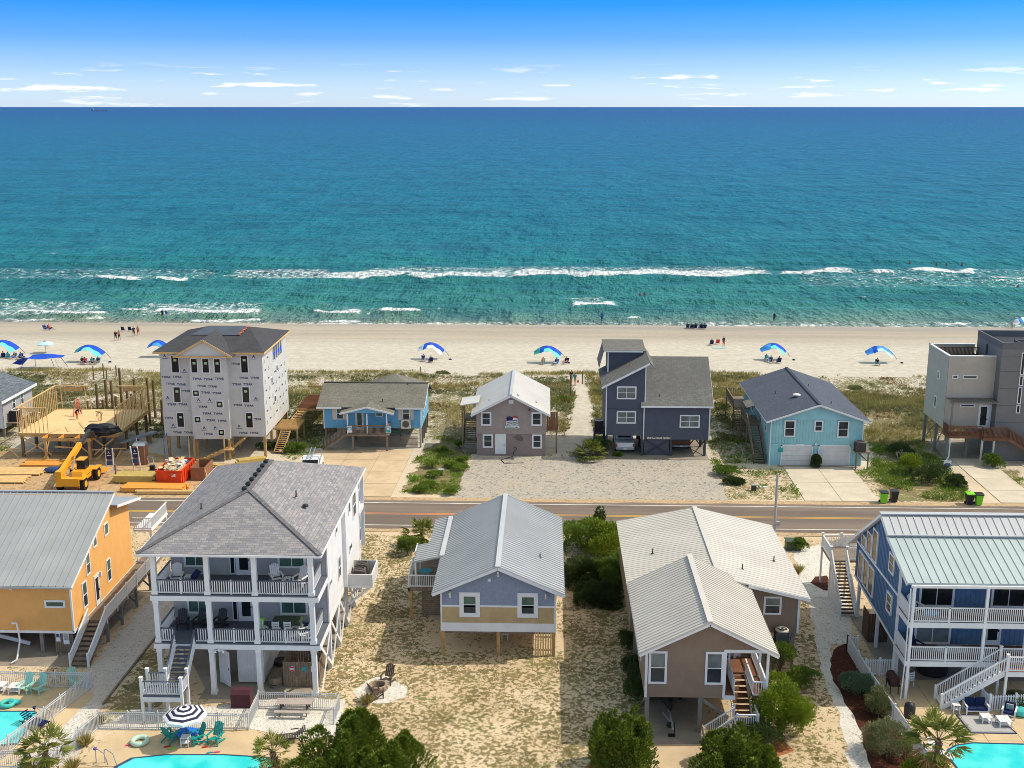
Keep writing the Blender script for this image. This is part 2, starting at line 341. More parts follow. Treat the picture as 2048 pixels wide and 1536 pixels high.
# vegetation cover: polygons in the photograph laid on the ground, (cover, points)
VEG = [(0.64, [(690,1062),(850,1062),(850,1330),(640,1400)]), (0.62, [(560,1400),(700,1310),(880,1300),(1135,1300),(1135,1540),(560,1540)]),
 (0.64, [(1130,1215),(1290,1215),(1300,1480),(1180,1540),(1130,1540)]), (0.56, [(1540,1390),(1690,1330),(1720,1540),(1500,1540)]), (0.62, [(1600,1230),(1680,1320),(1560,1420),(1560,1240)]),
 (0.80, [(300,1290),(330,1300),(310,1420),(215,1425)]), (0.93, [(845,900),(905,868),(935,905),(938,990),(805,988)]), (0.62, [(1418,935),(1575,940),(1608,1003),(1425,1004)]),
 (0.85, [(1735,835),(1860,835),(1900,930),(1945,1004),(1745,1004)]), (0.60, [(1700,940),(1745,935),(1760,1004),(1748,1004)]), (0.78, [(1965,940),(2048,940),(2048,1005),(2022,1006)]), (0.75, [(-60,820),(30,850),(20,930),(-60,960)]),
 (0.55, [(580,840),(650,800),(650,900),(560,930)]), (0.75, [(860,800),(940,780),(930,880),(855,880)]), (0.85, [(1110,780),(1210,780),(1215,915),(1140,915)]), (0.6, [(1425,790),(1500,780),(1530,930),(1420,930)]), (0.35, [(1060,905),(1130,905),(1130,945),(1050,945)])]
VEGW = [(d, [G(*p)[:2] for p in ps]) for d, ps in VEG]
PATHW = [[G(*p)[:2] for p in [(1125,905),(1195,905),(1180,800),(1165,765),(1135,765),(1150,810)]]]
def vegf(X, Y):
    v = np.where(Y < 94, 0.44, 0.24)
    wx = X+1.2*(vnoise(X*0.7, Y*0.7, 5)-0.5); wy = Y+1.2*(vnoise(X*0.7, Y*0.7, 9)-0.5)
    for d, ps in VEGW: v = np.where(inpoly(wx, wy, ps), d, v)
    du = sst(Y, 121, 127)*(1-sst(Y, 151, 154))
    v = np.maximum(v, du*(0.35+0.6*vnoise(X*0.13, Y*0.16, 21, 3)))
    for ps in PATHW: v = np.where(inpoly(wx, wy, ps), 0.0, v)
    v = np.where((Y > 93.6) & (Y < 103.3), 0, v); v = np.where(Y > 154, 0, v)
    return v
def terr(X, Y):
    X = np.asarray(X, float); Y = np.asarray(Y, float)
    du = sst(Y, 122, 134)*(1-sst(Y, 149, 156))
    z = du*(0.35+1.1*vnoise(X*0.10, Y*0.17, 3, 4))
    crest = np.exp(-((Y-148-2*(vnoise(X*0.06, 0*X, 8)-0.5))/2.6)**2)*0.5; z = z+crest
    z = z*(1-0.75*np.exp(-((X-8.2-0.03*(Y-130))/1.6)**2)*(Y > 125))
    b = -1.5*(Y-155)/45.0; z = np.where(Y > 155, np.maximum(b, -6)+0.05*(vnoise(X*0.25, Y*0.5, 13)-0.5)*(Y < 185), z)
    return z
def TZ(x, y): return float(terr(np.array([x]), np.array([y]))[0])
def T(px, py):                                    # a pixel onto dune or beach terrain
    p = G(px, py)
    for _ in range(8): p = G(px, py, max(TZ(p[0], p[1]), SEA))
    return p
def grid(name, xs, ys, zf, mat, attrs):
    X, Y = np.meshgrid(xs, ys); Z = zf(X, Y); nx, ny = len(xs), len(ys)
    co = np.stack([X, Y, Z], -1).reshape(-1, 3); i = np.arange(nx*ny).reshape(ny, nx)
    q = np.stack([i[:-1,:-1], i[:-1,1:], i[1:,1:], i[1:,:-1]], -1).reshape(-1, 4)
    return npmesh(name, co, q, mat, {k: f(X, Y).ravel() for k, f in attrs.items()}, True)
def npmesh(name, co, q, mat, attrs=None, smooth=False, parent=None):
    me = bpy.data.meshes.new(name); k = q.shape[1]
    me.vertices.add(len(co)); me.vertices.foreach_set('co', co.astype(np.float32).ravel())
    me.loops.add(q.size); me.loops.foreach_set('vertex_index', q.astype(np.int32).ravel())
    me.polygons.add(len(q)); me.polygons.foreach_set('loop_start', np.arange(0, q.size, k, dtype=np.int32)); me.polygons.foreach_set('loop_total', np.full(len(q), k, np.int32))
    if smooth: me.polygons.foreach_set('use_smooth', np.ones(len(q), bool))
    for n, a in (attrs or {}).items():
        at = me.attributes.new(n, 'FLOAT', 'POINT'); at.data.foreach_set('value', np.asarray(a, np.float32))
    me.materials.append(mat); me.update(); me.validate()
    o = bpy.data.objects.new(name, me); sc.collection.objects.link(o); WM[o.name] = Matrix.Identity(4)
    if parent is not None: o.parent = parent
    return o
# ------------------------------------------------------------------ ground, dunes, beach
def sand_mat():
    n = NT('sand_ground'); p = n.pos(); tone = n.attr('tone')[2]; veg = n.attr('veg')[2]; wet = n.attr('wet')[2]
    big = n.noise(p, 0.12, 5, 0.6); mid = n.noise(p, 1.1, 5, 0.65); fine = n.noise(p, 9, 4, 0.7)
    warm = n.mix(n.rng(big, 0.35, 0.65), S(202,178,143), S(217,195,162)); pale = n.mix(n.rng(mid, 0.3, 0.7), S(182,174,157), S(203,196,180))
    c = n.mix(tone, warm, pale); c = n.mix(n.rng(fine, 0.45, 0.8, 0, 0.35), c, S(160,134,98))
    rip = n.noise(n.mapping(p, (0.05, 0.9, 1)), 1.0, 4, 0.6); c = n.mix(n.math('MULTIPLY', tone, n.rng(rip, 0.5, 0.75, 0, 0.30)), c, S(176,160,134))
    # straggly weeds and thatch in the sand
    p2 = n.mapping(p, (1.0, 1.0, 1.0)); v1 = n.noise(p2, 3.3, 6, 0.68, 0.6); v2 = n.noise(p2, 0.55, 4, 0.6)
    h = n.math('ADD', n.math('MULTIPLY', v1, 0.72), n.math('MULTIPLY', v2, 0.28))
    th = n.math('SUBTRACT', 0.70, n.math('MULTIPLY', veg, 0.34)); m = n.rng(n.math('SUBTRACT', h, th), -0.006, 0.03)
    m = n.math('MULTIPLY', m, n.rng(veg, 0.02, 0.2))
    gc = n.mix(n.rng(n.noise(p, 0.9, 4, 0.6), 0.35, 0.65), S(88,84,40), S(120,106,58)); gc = n.mix(n.rng(n.noise(p, 0.3, 3), 0.5, 0.7), gc, S(98,108,48))
    c = n.mix(n.math('MULTIPLY', m, 0.85), c, gc)
    wc = n.mix(n.rng(n.noise(n.mapping(p, (0.02, 0.3, 1)), 1, 4), 0.4, 0.6), S(170,158,138), S(154,144,126)); c = n.mix(wet, c, wc)
    n.col(c); n.bump(n.math('ADD', n.math('MULTIPLY', mid, 1.0), n.math('MULTIPLY', fine, 0.4)), 0.55, 0.12)
    n.l(n.rng(wet, 0.75, 1.0, 0.95, 0.55), n.b.inputs['Roughness']); n.b.inputs['Specular IOR Level'].default_value = 0.25
    return n.m
MS = sand_mat()
fx = np.concatenate([[-30000,-6000,-1500,-600,-300,-160,-120], np.arange(-96, 96.1, 0.75), [120,160,300,600,1500,6000,30000]])
A = {'veg': vegf, 'tone': lambda X, Y: np.clip(sst(Y, 104, 128)*0.85+0.15*sst(Y, 102, 104)+0.15, 0, 1)*np.where(Y < 100, 0.25, 1), 'wet': lambda X, Y: sst(Y+5*(vnoise(X*0.03, Y*0.05, 4)-0.5)+0.01*X, 176, 189)*0.75+0.25*sst(Y+0.01*X, 193, 198)}
yg = np.concatenate([[-3000,-500,-100,0,30], np.arange(45, 126.1, 0.75)])
struct(grid('ground', fx, yg, terr, MS, A))
struct(grid('dunes', fx, np.arange(126, 154.6, 0.5), lambda X, Y: terr(X, Y), MS, A))
struct(grid('beach', fx, np.concatenate([np.arange(154.5, 206, 1.0), [215,240,300,420]]), terr, MS, A))
# ------------------------------------------------------------------ sea
def sea():
    ys = np.concatenate([np.arange(190, 300, 0.6), 300*1.02**np.arange(0, 282)])
    s = np.linspace(-1, 1, 520); X = s[None, :]*np.maximum(150, 0.62*ys+20)[:, None]; Y = np.repeat(ys[:, None], len(s), 1)
    px, py = proj(X, Y, SEA)
    wob = (vnoise(px*0.02, py*0.05, 31, 3)-0.5)
    foam = np.zeros(X.shape); crest = np.zeros(X.shape)
    #  x0, x1, bottom y, thickness, density (photograph pixels of each breaker)
    BR = [(188,286,565,9,1),(308,380,562,6,1),(440,530,556,4,.6),(620,1030,559,15,.85),(1000,1554,556,16,.9),(1554,1710,552,11,.9),(1739,1792,549,6,.9),(1814,1955,547,7,1),(1780,1850,562,5,.7),(1960,2060,568,9,.6),(590,650,558,4,.8),(160,200,557,4,.7),
     (25,220,631,7,1),(235,300,622,6,.8),(300,530,629,9,.95),(622,728,627,6,.95),(628,670,614,4,.7),(755,845,628,7,1),(1141,1236,613,9,1),(1125,1205,602,4,.6),(1253,1282,637,4,.9),(160,215,640,4,.8),(0,115,641,4,.8),(375,530,642,5,.9),(560,1010,651,6,.75),(635,725,645,5,.9),(1240,1380,654,5,.55),(1400,1560,653,6,.75),(1580,1660,651,5,.8),(1660,1830,655,4,.6),(1870,1940,648,5,.9),(-40,40,603,4,.6),(870,890,621,3,.7),(1715,1735,600,3,.7),
     (75,115,510,3,.5),(225,245,525,3,.5),(8,20,371,2,.5),(640,660,512,3,.4),(1100,1112,455,2,.4),(1330,1342,430,2,.4),(850,862,508,3,.5),(930,942,470,2,.4),(395,402,276,1.5,.6),(500,512,352,2,.4),(1500,1512,500,2,.5),(1620,1630,478,2,.4)]
    for x0, x1, yb, th, d in BR:
        e = 10+0.12*(x1-x0); mx = sst(px, x0-e*.3, x0+e*.6)*(1-sst(px, x1-e*.6, x1+e*.3))
        yb2 = yb+3.0*wob*(3 if th > 5 else 1.5)+1.5*np.sin(px*0.03+yb); t2 = th*(0.55+0.9*vnoise(px*0.03, np.zeros_like(px)+yb, 7, 3))
        m = mx*sst(py, yb2-t2-1.5, yb2-t2*0.6)*(1-sst(py, yb2-0.6, yb2+0.8)); foam = np.maximum(foam, m*d)
        crest = np.maximum(crest, mx*np.exp(-((py-(yb2-th*0.35))/(th*0.55+1))**2)*min(1, th/9))
    # lacy spent foam behind the breakers
    for x0, x1, y0, y1, d in [(-60,470,532,562,.46),(430,700,534,560,.62),(700,1560,530,554,.56),(1560,2100,534,577,.46),(-60,240,600,634,.58),(240,560,602,634,.60),(600,860,610,632,.36),(1120,1250,590,614,.50),(1300,2100,600,640,.22),(-60,2100,638,660,.50)]:
        m = sst(px, x0, x0+60)*(1-sst(px, x1-60, x1))*sst(py, y0, y0+8)*(1-sst(py, y1-4, y1)); foam = np.maximum(foam, m*d)
    edge = 642.5+0.0095*px+6*(vnoise(px*0.006, 0*px, 77, 3)-0.5)
    shore = sst(py, edge-9, edge+7)
    Z = SEA+np.zeros(X.shape); near = 1-sst(Y, 500, 1500)
    ph = vnoise(X*0.012, Y*0.012, 2, 2)*9
    Z += near*(0.16*np.sin(Y*0.42+ph)+0.10*np.sin(Y*0.9+0.15*X+ph*2)+0.30*(vnoise(X*0.10, Y*0.34, 41, 4)-0.5))*sst(Y, 196, 225)
    Z += crest*0.7+0.25*foam*near*(vnoise(X*1.1, Y*1.1, 55, 2)-0.3)*sst(Y, 205, 225)
    Z = np.where(Y < 205, SEA+0.02*(vnoise(X*.2, Y*.4, 6)-0.5), Z)
    ny, nx = X.shape; co = np.stack([X, Y, Z], -1).reshape(-1, 3); i = np.arange(nx*ny).reshape(ny, nx)
    q = np.stack([i[:-1,:-1], i[:-1,1:], i[1:,1:], i[1:,:-1]], -1).reshape(-1, 4)
    n = NT('sea_water'); p = n.pos(); sp = n.n('ShaderNodeSeparateXYZ'); n.l(p, sp.inputs[0])
    warp = n.noise(n.mapping(p, (0.01, 0.03, 0)), 1.0, 4, 0.6); yy = n.math('ADD', sp.outputs[1], n.math('MULTIPLY', n.math('SUBTRACT', warp, 0.5), 26))
    ln = n.math('LOGARITHM', yy, 10.0)
    rp = n.n('ShaderNodeValToRGB'); st = [(2.285, S(156,152,128)), (2.31, S(116,144,124)), (2.34, S(64,134,124)), (2.46, S(40,126,130)), (2.62, S(28,118,134)), (2.9, S(24,112,138)), (3.3, S(20,102,138)), (3.8, S(12,78,128)), (4.7, S(12,64,118))]
    while len(rp.color_ramp.elements) < len(st): rp.color_ramp.elements.new(.5)
    for e, (a, c) in zip(rp.color_ramp.elements, st): e.position = (a-2.2)/2.6; e.color = c
    n.l(n.rng(ln, 2.2, 4.8, 0, 1, False), rp.inputs[0]); c = rp.outputs[0]
    pt = n.noise(n.mapping(p, (0.012, 0.05, 0)), 1.0, 5, 0.6); c = n.mix(n.rng(pt, 0.42, 0.7, 0, 0.5), c, dark(S(24,92,104), 1))
    w1 = n.noise(n.mapping(p, (0.30, 0.55, 0)), 1.0, 6, 0.7); w2 = n.noise(n.mapping(p, (0.13, 0.15, 0)), 1.0, 6, 0.72); w3 = n.noise(n.mapping(p, (0.055, 0.022, 0)), 1.0, 6, 0.72)
    wv = n.math('ADD', n.math('ADD', n.math('MULTIPLY', w1, .34), n.math('MULTIPLY', w2, .36)), n.math('MULTIPLY', w3, .30)); c = n.mix(n.rng(wv, .43, .54, .62, 0), c, n.mix(1.0, c, (.42, .55, .62, 1), 'MULTIPLY')); c = n.mix(n.rng(wv, .53, .62, 0, .55), c, n.mix(1.0, c, (1.9, 1.5, 1.35, 1), 'MULTIPLY'))
    fo = n.attr('foam')[2]; f1 = n.noise(n.mapping(p, (0.8, 1.0, 0)), 1.0, 7, 0.76, 0.6)
    fm = n.rng(n.math('ADD', fo, n.math('MULTIPLY', n.math('SUBTRACT', f1, 0.5), 3.2)), 0.50, 0.95); fm = n.math('MULTIPLY', fm, n.rng(fo, 0.02, 0.15))
    sh = n.attr('shore')[2]; c = n.mix(n.math('MULTIPLY', sh, 0.8), c, S(158,148,124))
    c = n.mix(fm, c, S(236,238,236)); n.col(c)
    hh = n.math('ADD', n.math('ADD', n.math('MULTIPLY', w1, 0.5), n.math('MULTIPLY', w2, 2.2)), n.math('MULTIPLY', w3, 8.0))
    n.bump(hh, 1.0, 1.15); n.l(n.rng(fm, 0, 1, 0.30, 0.95), n.b.inputs['Roughness']); n.b.inputs['Specular IOR Level'].default_value = 0.025
    n.b.inputs['IOR'].default_value = 1.33
    o = npmesh('sea', co, q, n.m, {'foam': foam.ravel(), 'shore': shore.ravel()}, True); struct(o)
sea()
# ------------------------------------------------------------------ road, drives, paths, paving
def asphalt():
    n = NT('asphalt'); p = n.pos(); a = n.noise(n.mapping(p, (0.03, 0.7, 1)), 1, 5, 0.6); f = n.noise(p, 22, 3, 0.7); b = n.noise(p, 0.25, 4, 0.6)
    c = n.mix(n.rng(a, 0.35, 0.7), S(112,100,90), S(134,120,108)); c = n.mix(n.rng(f, 0.4, 0.75, 0, 0.4), c, S(92,84,78)); c = n.mix(n.rng(b, 0.5, 0.8, 0, 0.4), c, S(150,134,116))
    n.col(c); n.bump(f, 0.3, 0.01); return n.fin(0.9, 0.2)
def concrete(name, c, stain=0.25):
    n = NT(name); p = n.pos(); a = n.noise(p, 0.5, 6, 0.65); f = n.noise(p, 12, 4, 0.7); g = n.noise(p, 2.2, 5, 0.7)
    oi = n.n('ShaderNodeObjectInfo').outputs['Random']
    x = n.mix(n.rng(a, 0.35, 0.7), dark(c, 1.06), dark(c, 1-stain)); x = n.mix(n.rng(f, 0.45, 0.8, 0, 0.3), x, dark(c, 0.75)); x = n.mix(n.rng(g, 0.55, 0.8, 0, 0.35), x, dark(c, 0.66)); x = n.mix(n.rng(oi, 0, 1, 0, 0.3, False), x, dark(c, 0.86))
    n.col(x); n.bump(f, 0.2, 0.01); return n.fin(0.9, 0.2)
def gravel(name, c1, c2, c3, sc_=7.0, blot=None):
    n = NT(name); p = n.pos(); v = n.n('ShaderNodeTexVoronoi'); v.inputs['Scale'].default_value = sc_; n.l(p, v.inputs[0])
    s = n.n('ShaderNodeSeparateColor'); n.l(v.outputs['Color'], s.inputs[0]); a = n.noise(p, 0.35, 6, 0.65)
    x = n.mix(n.rng(s.outputs[0], 0, 1, 0, 1, False), c1, c2); x = n.mix(n.rng(s.outputs[1], 0.8, 1.0), x, c3); x = n.mix(n.rng(a, 0.45, 0.7, 0, 0.55), x, blot or dark(c1, 0.85))
    g = n.noise(p, 3.2, 5, 0.75); x = n.mix(n.rng(g, 0.58, 0.74, 0, 0.6), x, c3)
    n.col(x); n.bump(v.outputs['Distance'], 0.7, 0.05); return n.fin(0.95, 0.15)
M['asphalt'] = asphalt(); M['conc'] = concrete('tan_concrete', S(204,180,146), 0.2); M['concw'] = concrete('pale_concrete', S(206,194,172), 0.14); M['concg'] = concrete('grey_concrete', S(156,146,132), 0.3); M['patio'] = concrete('patio_concrete', S(208,184,146), 0.16)
M['gravel'] = gravel('crushed_gravel', S(180,172,158), S(160,153,142), S(122,116,108), 5.0, S(188,174,150)); M['shell'] = gravel('white_shell', S(208,202,190), S(222,218,208), S(176,166,150), 9.0, S(196,186,170)); M['pathg'] = gravel('grey_gravel', S(206,196,184), S(188,180,170), S(160,150,140), 9.0, S(194,182,168)); M['mulch'] = gravel('mulch', S(84,48,36), S(64,38,30), S(104,62,46), 10.0); M['dkgravel'] = gravel('dark_gravel', S(150,142,132), S(130,126,120), S(110,104,98), 6.0)
M['pine'] = gravel('pine_straw', S(176,116,74), S(156,98,60), S(190,136,92), 9.0)
ROUGH = set()
def lay(name, pts, mat, z=0.008, t=0.05, px=True):
    q = [G(*p) for p in pts] if px else [(p[0], p[1], 0) for p in pts]
    if mat.name in ('white_shell', 'mulch', 'grey_gravel', 'crushed_gravel', 'pine_straw', 'dark_gravel', 'site_dirt'):      # loose edges
        r = []
        for i in range(len(q)):
            a, c = Vector(q[i]), Vector(q[(i+1) % len(q)]); k = max(1, int((c-a).length/.35))
            for j in range(k):
                p = a.lerp(c, j/k); r.append((p.x+.3*mnoise.noise(Vector((p.x*.7, p.y*.7, 3)))+.08*mnoise.noise(Vector((p.x*2.1, p.y*2.1, 7))), p.y+.3*mnoise.noise(Vector((p.x*.7, p.y*.7, 9)))+.08*mnoise.noise(Vector((p.x*2.1, p.y*2.1, 1))), 0))
        q = r
    if sum(q[i-1][0]*q[i][1]-q[i][0]*q[i-1][1] for i in range(len(q))) < 0: q = q[::-1]
    return struct(B().prism([(x, y, z-t) for x, y, _ in q], (0, 0, t)).build(name, mat))
lay('road', [(-400,94.3),(400,94.3),(400,102.6),(-400,102.6)], M['asphalt'], 0.03, 0.2, False)
for yy, nm in ((101.4, 'edge_line'), (95.55, 'edge_line')):
    lay('road_marking', [(-400,yy-.06),(400,yy-.06),(400,yy+.06),(-400,yy+.06)], paint('line_white', S(226,222,212), 0.7, 0.2, 0.2, 0.8, False), 0.034, 0.003, False)
n_ = NT('line_yellow'); n_.col(n_.mix(n_.rng(n_.noise(n_.mapping(n_.pos(), (0.05, 0.3, 1)), 1, 3), 0.48, 0.56), S(206,164,70), S(214,132,84))); MY = n_.fin(0.7, 0.2)
for yy in (98.36, 98.62): lay('road_marking', [(-400,yy-.055),(400,yy-.055),(400,yy+.055),(-400,yy+.055)], MY, 0.034, 0.003, False)
# sand blown on the road edges
def shoulder(y0, y1, amp, seed):
    xs = np.arange(-95, 95, 0.5); a = y0+amp*vnoise(xs*0.35, 0*xs, seed, 4)*(1 if y1 < y0 else -1); pts = [(x, y1) for x in xs]+[(x, v) for x, v in zip(xs[::-1], a[::-1])]
    co = np.array([(x, y1, 0.036) for x in xs]+[(x, v, 0.034) for x, v in zip(xs, a)]); k = len(xs); i = np.arange(k-1)
    o = npmesh('road_shoulder', co, np.stack([i, i+1, i+1+k, i+k], -1) if y1 < y0 else np.stack([i+k, i+1+k, i+1, i], -1), M['shld']); struct(o)
M['shld'] = gravel('sandy_shoulder', S(196,168,130), S(176,152,122), S(150,130,106), 5.0)
shoulder(94.5, 93.9, 0.5, 3); shoulder(102.3, 103.0, 0.5, 5)
def slabs(name, x0, x1, y0, y1, nx, ny, mat, z=0.06, gap=0.03, skew=0.0):
    """a paved area as single slabs with open joints"""
    root = struct(lay(name, [(x0,y0),(x1,y0),(x1+skew,y1),(x0+skew,y1)], M['concg'], 0.012, 0.03, False))
    for i in range(nx):
        for j in range(ny):
            ya = y0+(y1-y0)*j/ny+gap/2; yb = y0+(y1-y0)*(j+1)/ny-gap/2; sa = skew*(ya-y0)/(y1-y0); sb = skew*(yb-y0)/(y1-y0)
            xa = x0+(x1-x0)*i/nx+gap/2; xb = x0+(x1-x0)*(i+1)/nx-gap/2; dz = R.uniform(-0.008, 0.008)
            B().prism([(xa+sa,ya,0.013),(xb+sa,ya,0.013),(xb+sb,yb,0.013),(xa+sb,yb,0.013)], (0,0,z-0.013+dz)).build('slab', mat, root)
    return root
slabs('cottage_driveway', -24.6, -14.6, 103.1, 118.5, 3, 4, M['conc'], 0.05, 0.05, 0.4)
slabs('garage_driveway', 24.4, 31.4, 103.1, 114.1, 2, 2, M['concw'], 0.05, 0.05)
slabs('modern_driveway', 42.6, 46.4, 103.1, 117.4, 1, 4, M['concw'], 0.05, 0.05)
slabs('east_driveway', 50.2, 55, 103.1, 116.0, 1, 4, M['concw'], 0.05, 0.05, -1.2)
M['sited'] = gravel('site_dirt', S(196,166,126), S(178,148,110), S(144,118,88), 3.0, S(166,136,98))
lay('building_site_dirt', [(-60,900),(120,905),(300,905),(420,925),(560,930),(600,960),(560,988),(300,988),(-60,986)], M['sited'], 0.008, 0.04)
lay('gravel_parking', [(-8.6,103.0),(17.2,103.0),(17.4,109),(17.1,116.2),(10,117.0),(1,116.2),(-7.4,116.2),(-8.2,110)], M['gravel'], 0.01, 0.05, False)
lay('dark_house_pad', [(6.4,115.9),(17.2,115.7),(17.2,124),(6.4,124)], M['concg'], 0.05, 0.06, False)
lay('modern_pad', [(42.2,117.0),(46.6,117.0),(46.6,124),(42.2,124)], M['concg'], 0.07, 0.08, False)
lay('garage_apron', [(24.0,113.6),(32.0,113.5),(32.0,114.3),(24.0,114.3)], M['concg'], 0.057, 0.03, False)
# the side path of the orange house, between a white fence and a timber edge
lay('gravel_path', [(180,1335),(300,1200),(345,1150),(352,1230),(300,1290),(206,1408),(140,1536),(90,1536),(115,1410)], M['pathg'], 0.012, 0.04)
lay('shell_path', [(112,1416),(206,1410),(196,1418),(100,1545),(20,1545)], M['shell'], 0.018, 0.05)
b = B(); pe = [G(206,1410), G(300,1290), G(350,1228)]
for a_, c_ in zip(pe, pe[1:]): b.beam(Vector(a_)+Vector((0,0,.06)), Vector(c_)+Vector((0,0,.06)), 0.12, 0.14)
struct(b.build('path_edging', M['oldwood']))
lay('house_slab', [(-21.5,64.6),(-14.3,64.9),(-14.3,80),(-24,80),(-24,70.5),(-21.5,66)], M['concg'], 0.03, 0.06, False)
lay('orange_parking', [(-50,68.6),(-31.2,68.6),(-30.2,80),(-50,80)], M['concg'], 0.02, 0.06, False)
lay('patio', [(205,1536),(150,1536),(215,1470),(260,1462),(505,1462),(560,1490),(620,1490),(620,1545),(205,1545)], M['patio'], 0.03, 0.06)
lay('patio', [(190,1462),(265,1420),(420,1415),(505,1400),(505,1455),(215,1462)], M['shell'], 0.022, 0.05)
lay('picnic_gravel', [(508,1398),(690,1398),(690,1470),(605,1480),(500,1462)], M['shell'], 0.024, 0.05)
lay('patio', [(-20,1372),(95,1372),(170,1378),(190,1390),(110,1470),(60,1500),(-20,1500)], M['patio'], 0.026, 0.06)
lay('brown_house_drive', [(1292,1480),(1400,1475),(1402,1545),(1290,1545)], M['conc'], 0.02, 0.05)
lay('boat_slab', [(1288,1395),(1400,1395),(1404,1488),(1292,1490)], M['concg'], 0.05, 0.08)
for pts in ([(1230,1500),(1290,1505),(1285,1545),(1160,1545),(1185,1520)], [(1420,1545),(1500,1520),(1560,1480),(1590,1500),(1500,1545)]): lay('pine_straw_bed', pts, M['pine'], 0.015, 0.04)
# beside the blue house: shell walk, mulch bed, pool terrace
lay('shell_walk', [(1585,1100),(1640,1090),(1660,1115),(1690,1180),(1705,1240),(1700,1290),(1660,1290),(1665,1340),(1690,1380),(1710,1430),(1730,1480),(1745,1545),(1700,1545),(1690,1470),(1665,1400),(1640,1330),(1625,1240),(1600,1150)], M['shell'], 0.014, 0.04)
lay('mulch_bed', [(1692,1290),(1672,1296),(1658,1320),(1662,1350),(1680,1385),(1708,1430),(1726,1480),(1740,1545),(1850,1545),(1800,1470),(1760,1400),(1730,1340),(1705,1290)], M['mulch'], 0.02, 0.04)
lay('mulch_bed', [(1622,1165),(1635,1155),(1655,1152),(1660,1182),(1645,1180)], M['mulch'], 0.02, 0.04)
lay('gravel_corner', [(1645,1090),(1700,1068),(1730,1075),(1712,1105),(1660,1110)], M['dkgravel'], 0.02, 0.04)
slabs('pool_terrace', 21.9, 34.0, 57.5, 68.4, 6, 3, M['patio'], 0.05, 0.03)
lay('carport_floor', [(22.2,68.5),(34,68.5),(34,78),(22.2,78)], M['concg'], 0.045, 0.06, False)
lay('fire_pit_gravel', [(700,1385),(735,1362),(775,1350),(812,1375),(815,1395),(770,1408),(715,1402)], M['shell'], 0.02, 0.04)
# swimming pools: rim, water, tiled step
def pool(name, pts, zf=0.02):
    q = [G(*p)[:2] for p in pts]; c = (sum(p[0] for p in q)/len(q), sum(p[1] for p in q)/len(q))
    b = B(); n = len(q); inn = [(c[0]+(x-c[0])*0.955, c[1]+(y-c[1])*0.955) for x, y in q]
    for i in range(n):
        j = (i+1) % n; b.add([(*q[i],.09),(*q[j],.09),(*inn[j],.09),(*inn[i],.09),(*inn[i],-.05),(*inn[j],-.05),(*q[i],-.05),(*q[j],-.05)], [(0,1,2,3),(3,2,5,4),(6,7,1,0)])
    rim = struct(b.build(name, M['pooltile'])); B().poly([(x, y, 0.062) for x, y in inn]).build('pool_water', M['poolw'], rim); return rim
M['pooltile'] = paint('pool_tile', S(54,74,104), 0.4, 0.4, 0.25, 3, False)
n_ = NT('pool_water'); p_ = n_.pos(); v_ = n_.n('ShaderNodeTexVoronoi'); v_.feature = 'SMOOTH_F1'; v_.inputs['Scale'].default_value = 1.6; n_.l(n_.mapping(p_, (1, 1.3, 1)), v_.inputs[0])
n_.col(n_.mix(n_.rng(n_.noise(p_, 0.4, 2), 0.4, 0.6), S(44,206,208), S(88,226,222))); n_.bump(n_.math('ADD', v_.outputs['Distance'], n_.noise(p_, 3, 3)), 0.25, 0.1); M['poolw'] = n_.fin(0.06, 0.5)
pool('pool', [(-60,1424),(70,1424),(78,1430),(60,1455),(35,1490),(-60,1500)])
pool('pool', [(228,1536),(262,1518),(330,1511),(450,1511),(535,1516),(562,1532),(555,1580),(400,1600),(230,1580)])
pool('pool', [(1893,1502),(1910,1492),(1945,1487),(2060,1490),(2110,1520),(2100,1590),(1980,1590),(1918,1545),(1898,1520)])
# ------------------------------------------------------------------ building helpers
def FP(face, pl, u, z, o):
    return {'S': (u, pl-o, z), 'N': (u, pl+o, z), 'E': (pl+o, u, z), 'W': (pl-o, u, z)}[face]
def fbox(b, face, pl, u0, u1, z0, z1, o0, o1):
    a = FP(face, pl, u0, z0, o0); c = FP(face, pl, u1, z1, o1); return b.box(a[0], c[0], a[1], c[1], a[2], c[2])
def box(root, name, mat, *a, label=None): return B().box(*a).build(name, mat, root, label=label)
def beam(root, name, mat, p, q, wd=.1, h=.1): return B().beam(p, q, wd, h).build(name, mat, root)
def window(root, face, pl, u0, u1, z0, z1, cw=0.11, glass=('glassg', 'glass'), kind='hung', trim='trim', bars=True, cells=1):
    b = B(); g = 0.075
    for (a, c, d, e) in ((u0, u1, z0, z0+cw), (u0, u1, z1-cw, z1), (u0, u0+cw, z0+cw, z1-cw), (u1-cw, u1, z0+cw, z1-cw)): fbox(b, face, pl, a, c, d, e, -0.02, g)
    iu0, iu1, iz0, iz1 = u0+cw, u1-cw, z0+cw, z1-cw; zm = (iz0+iz1)/2; bw = min(0.05, (iu1-iu0)*.1)
    if kind == 'hung' and bars: fbox(b, face, pl, iu0, iu1, zm-bw/2, zm+bw/2, -0.02, g-.006)
    us = [iu0+(iu1-iu0)*i/cells for i in range(cells+1)]
    for u in us[1:-1]: fbox(b, face, pl, u-bw/2, u+bw/2, iz0, iz1, -0.02, g-.004)
    w_ = b.build('window', M[trim], root)
    for i in range(cells):
        ua, ub = us[i]+.003, us[i+1]-.003
        if kind == 'hung':
            for k, (za, zb) in enumerate(((zm, iz1), (iz0, zm))): fbox(B(), face, pl, ua, ub, za+.004, zb-.004, -0.01, 0.048-.008*k).build('pane', M[glass[k]], w_)
        else: fbox(B(), face, pl, ua, ub, iz0+.003, iz1-.003, -0.01, 0.045).build('pane', M[glass[0]], w_)
    return w_
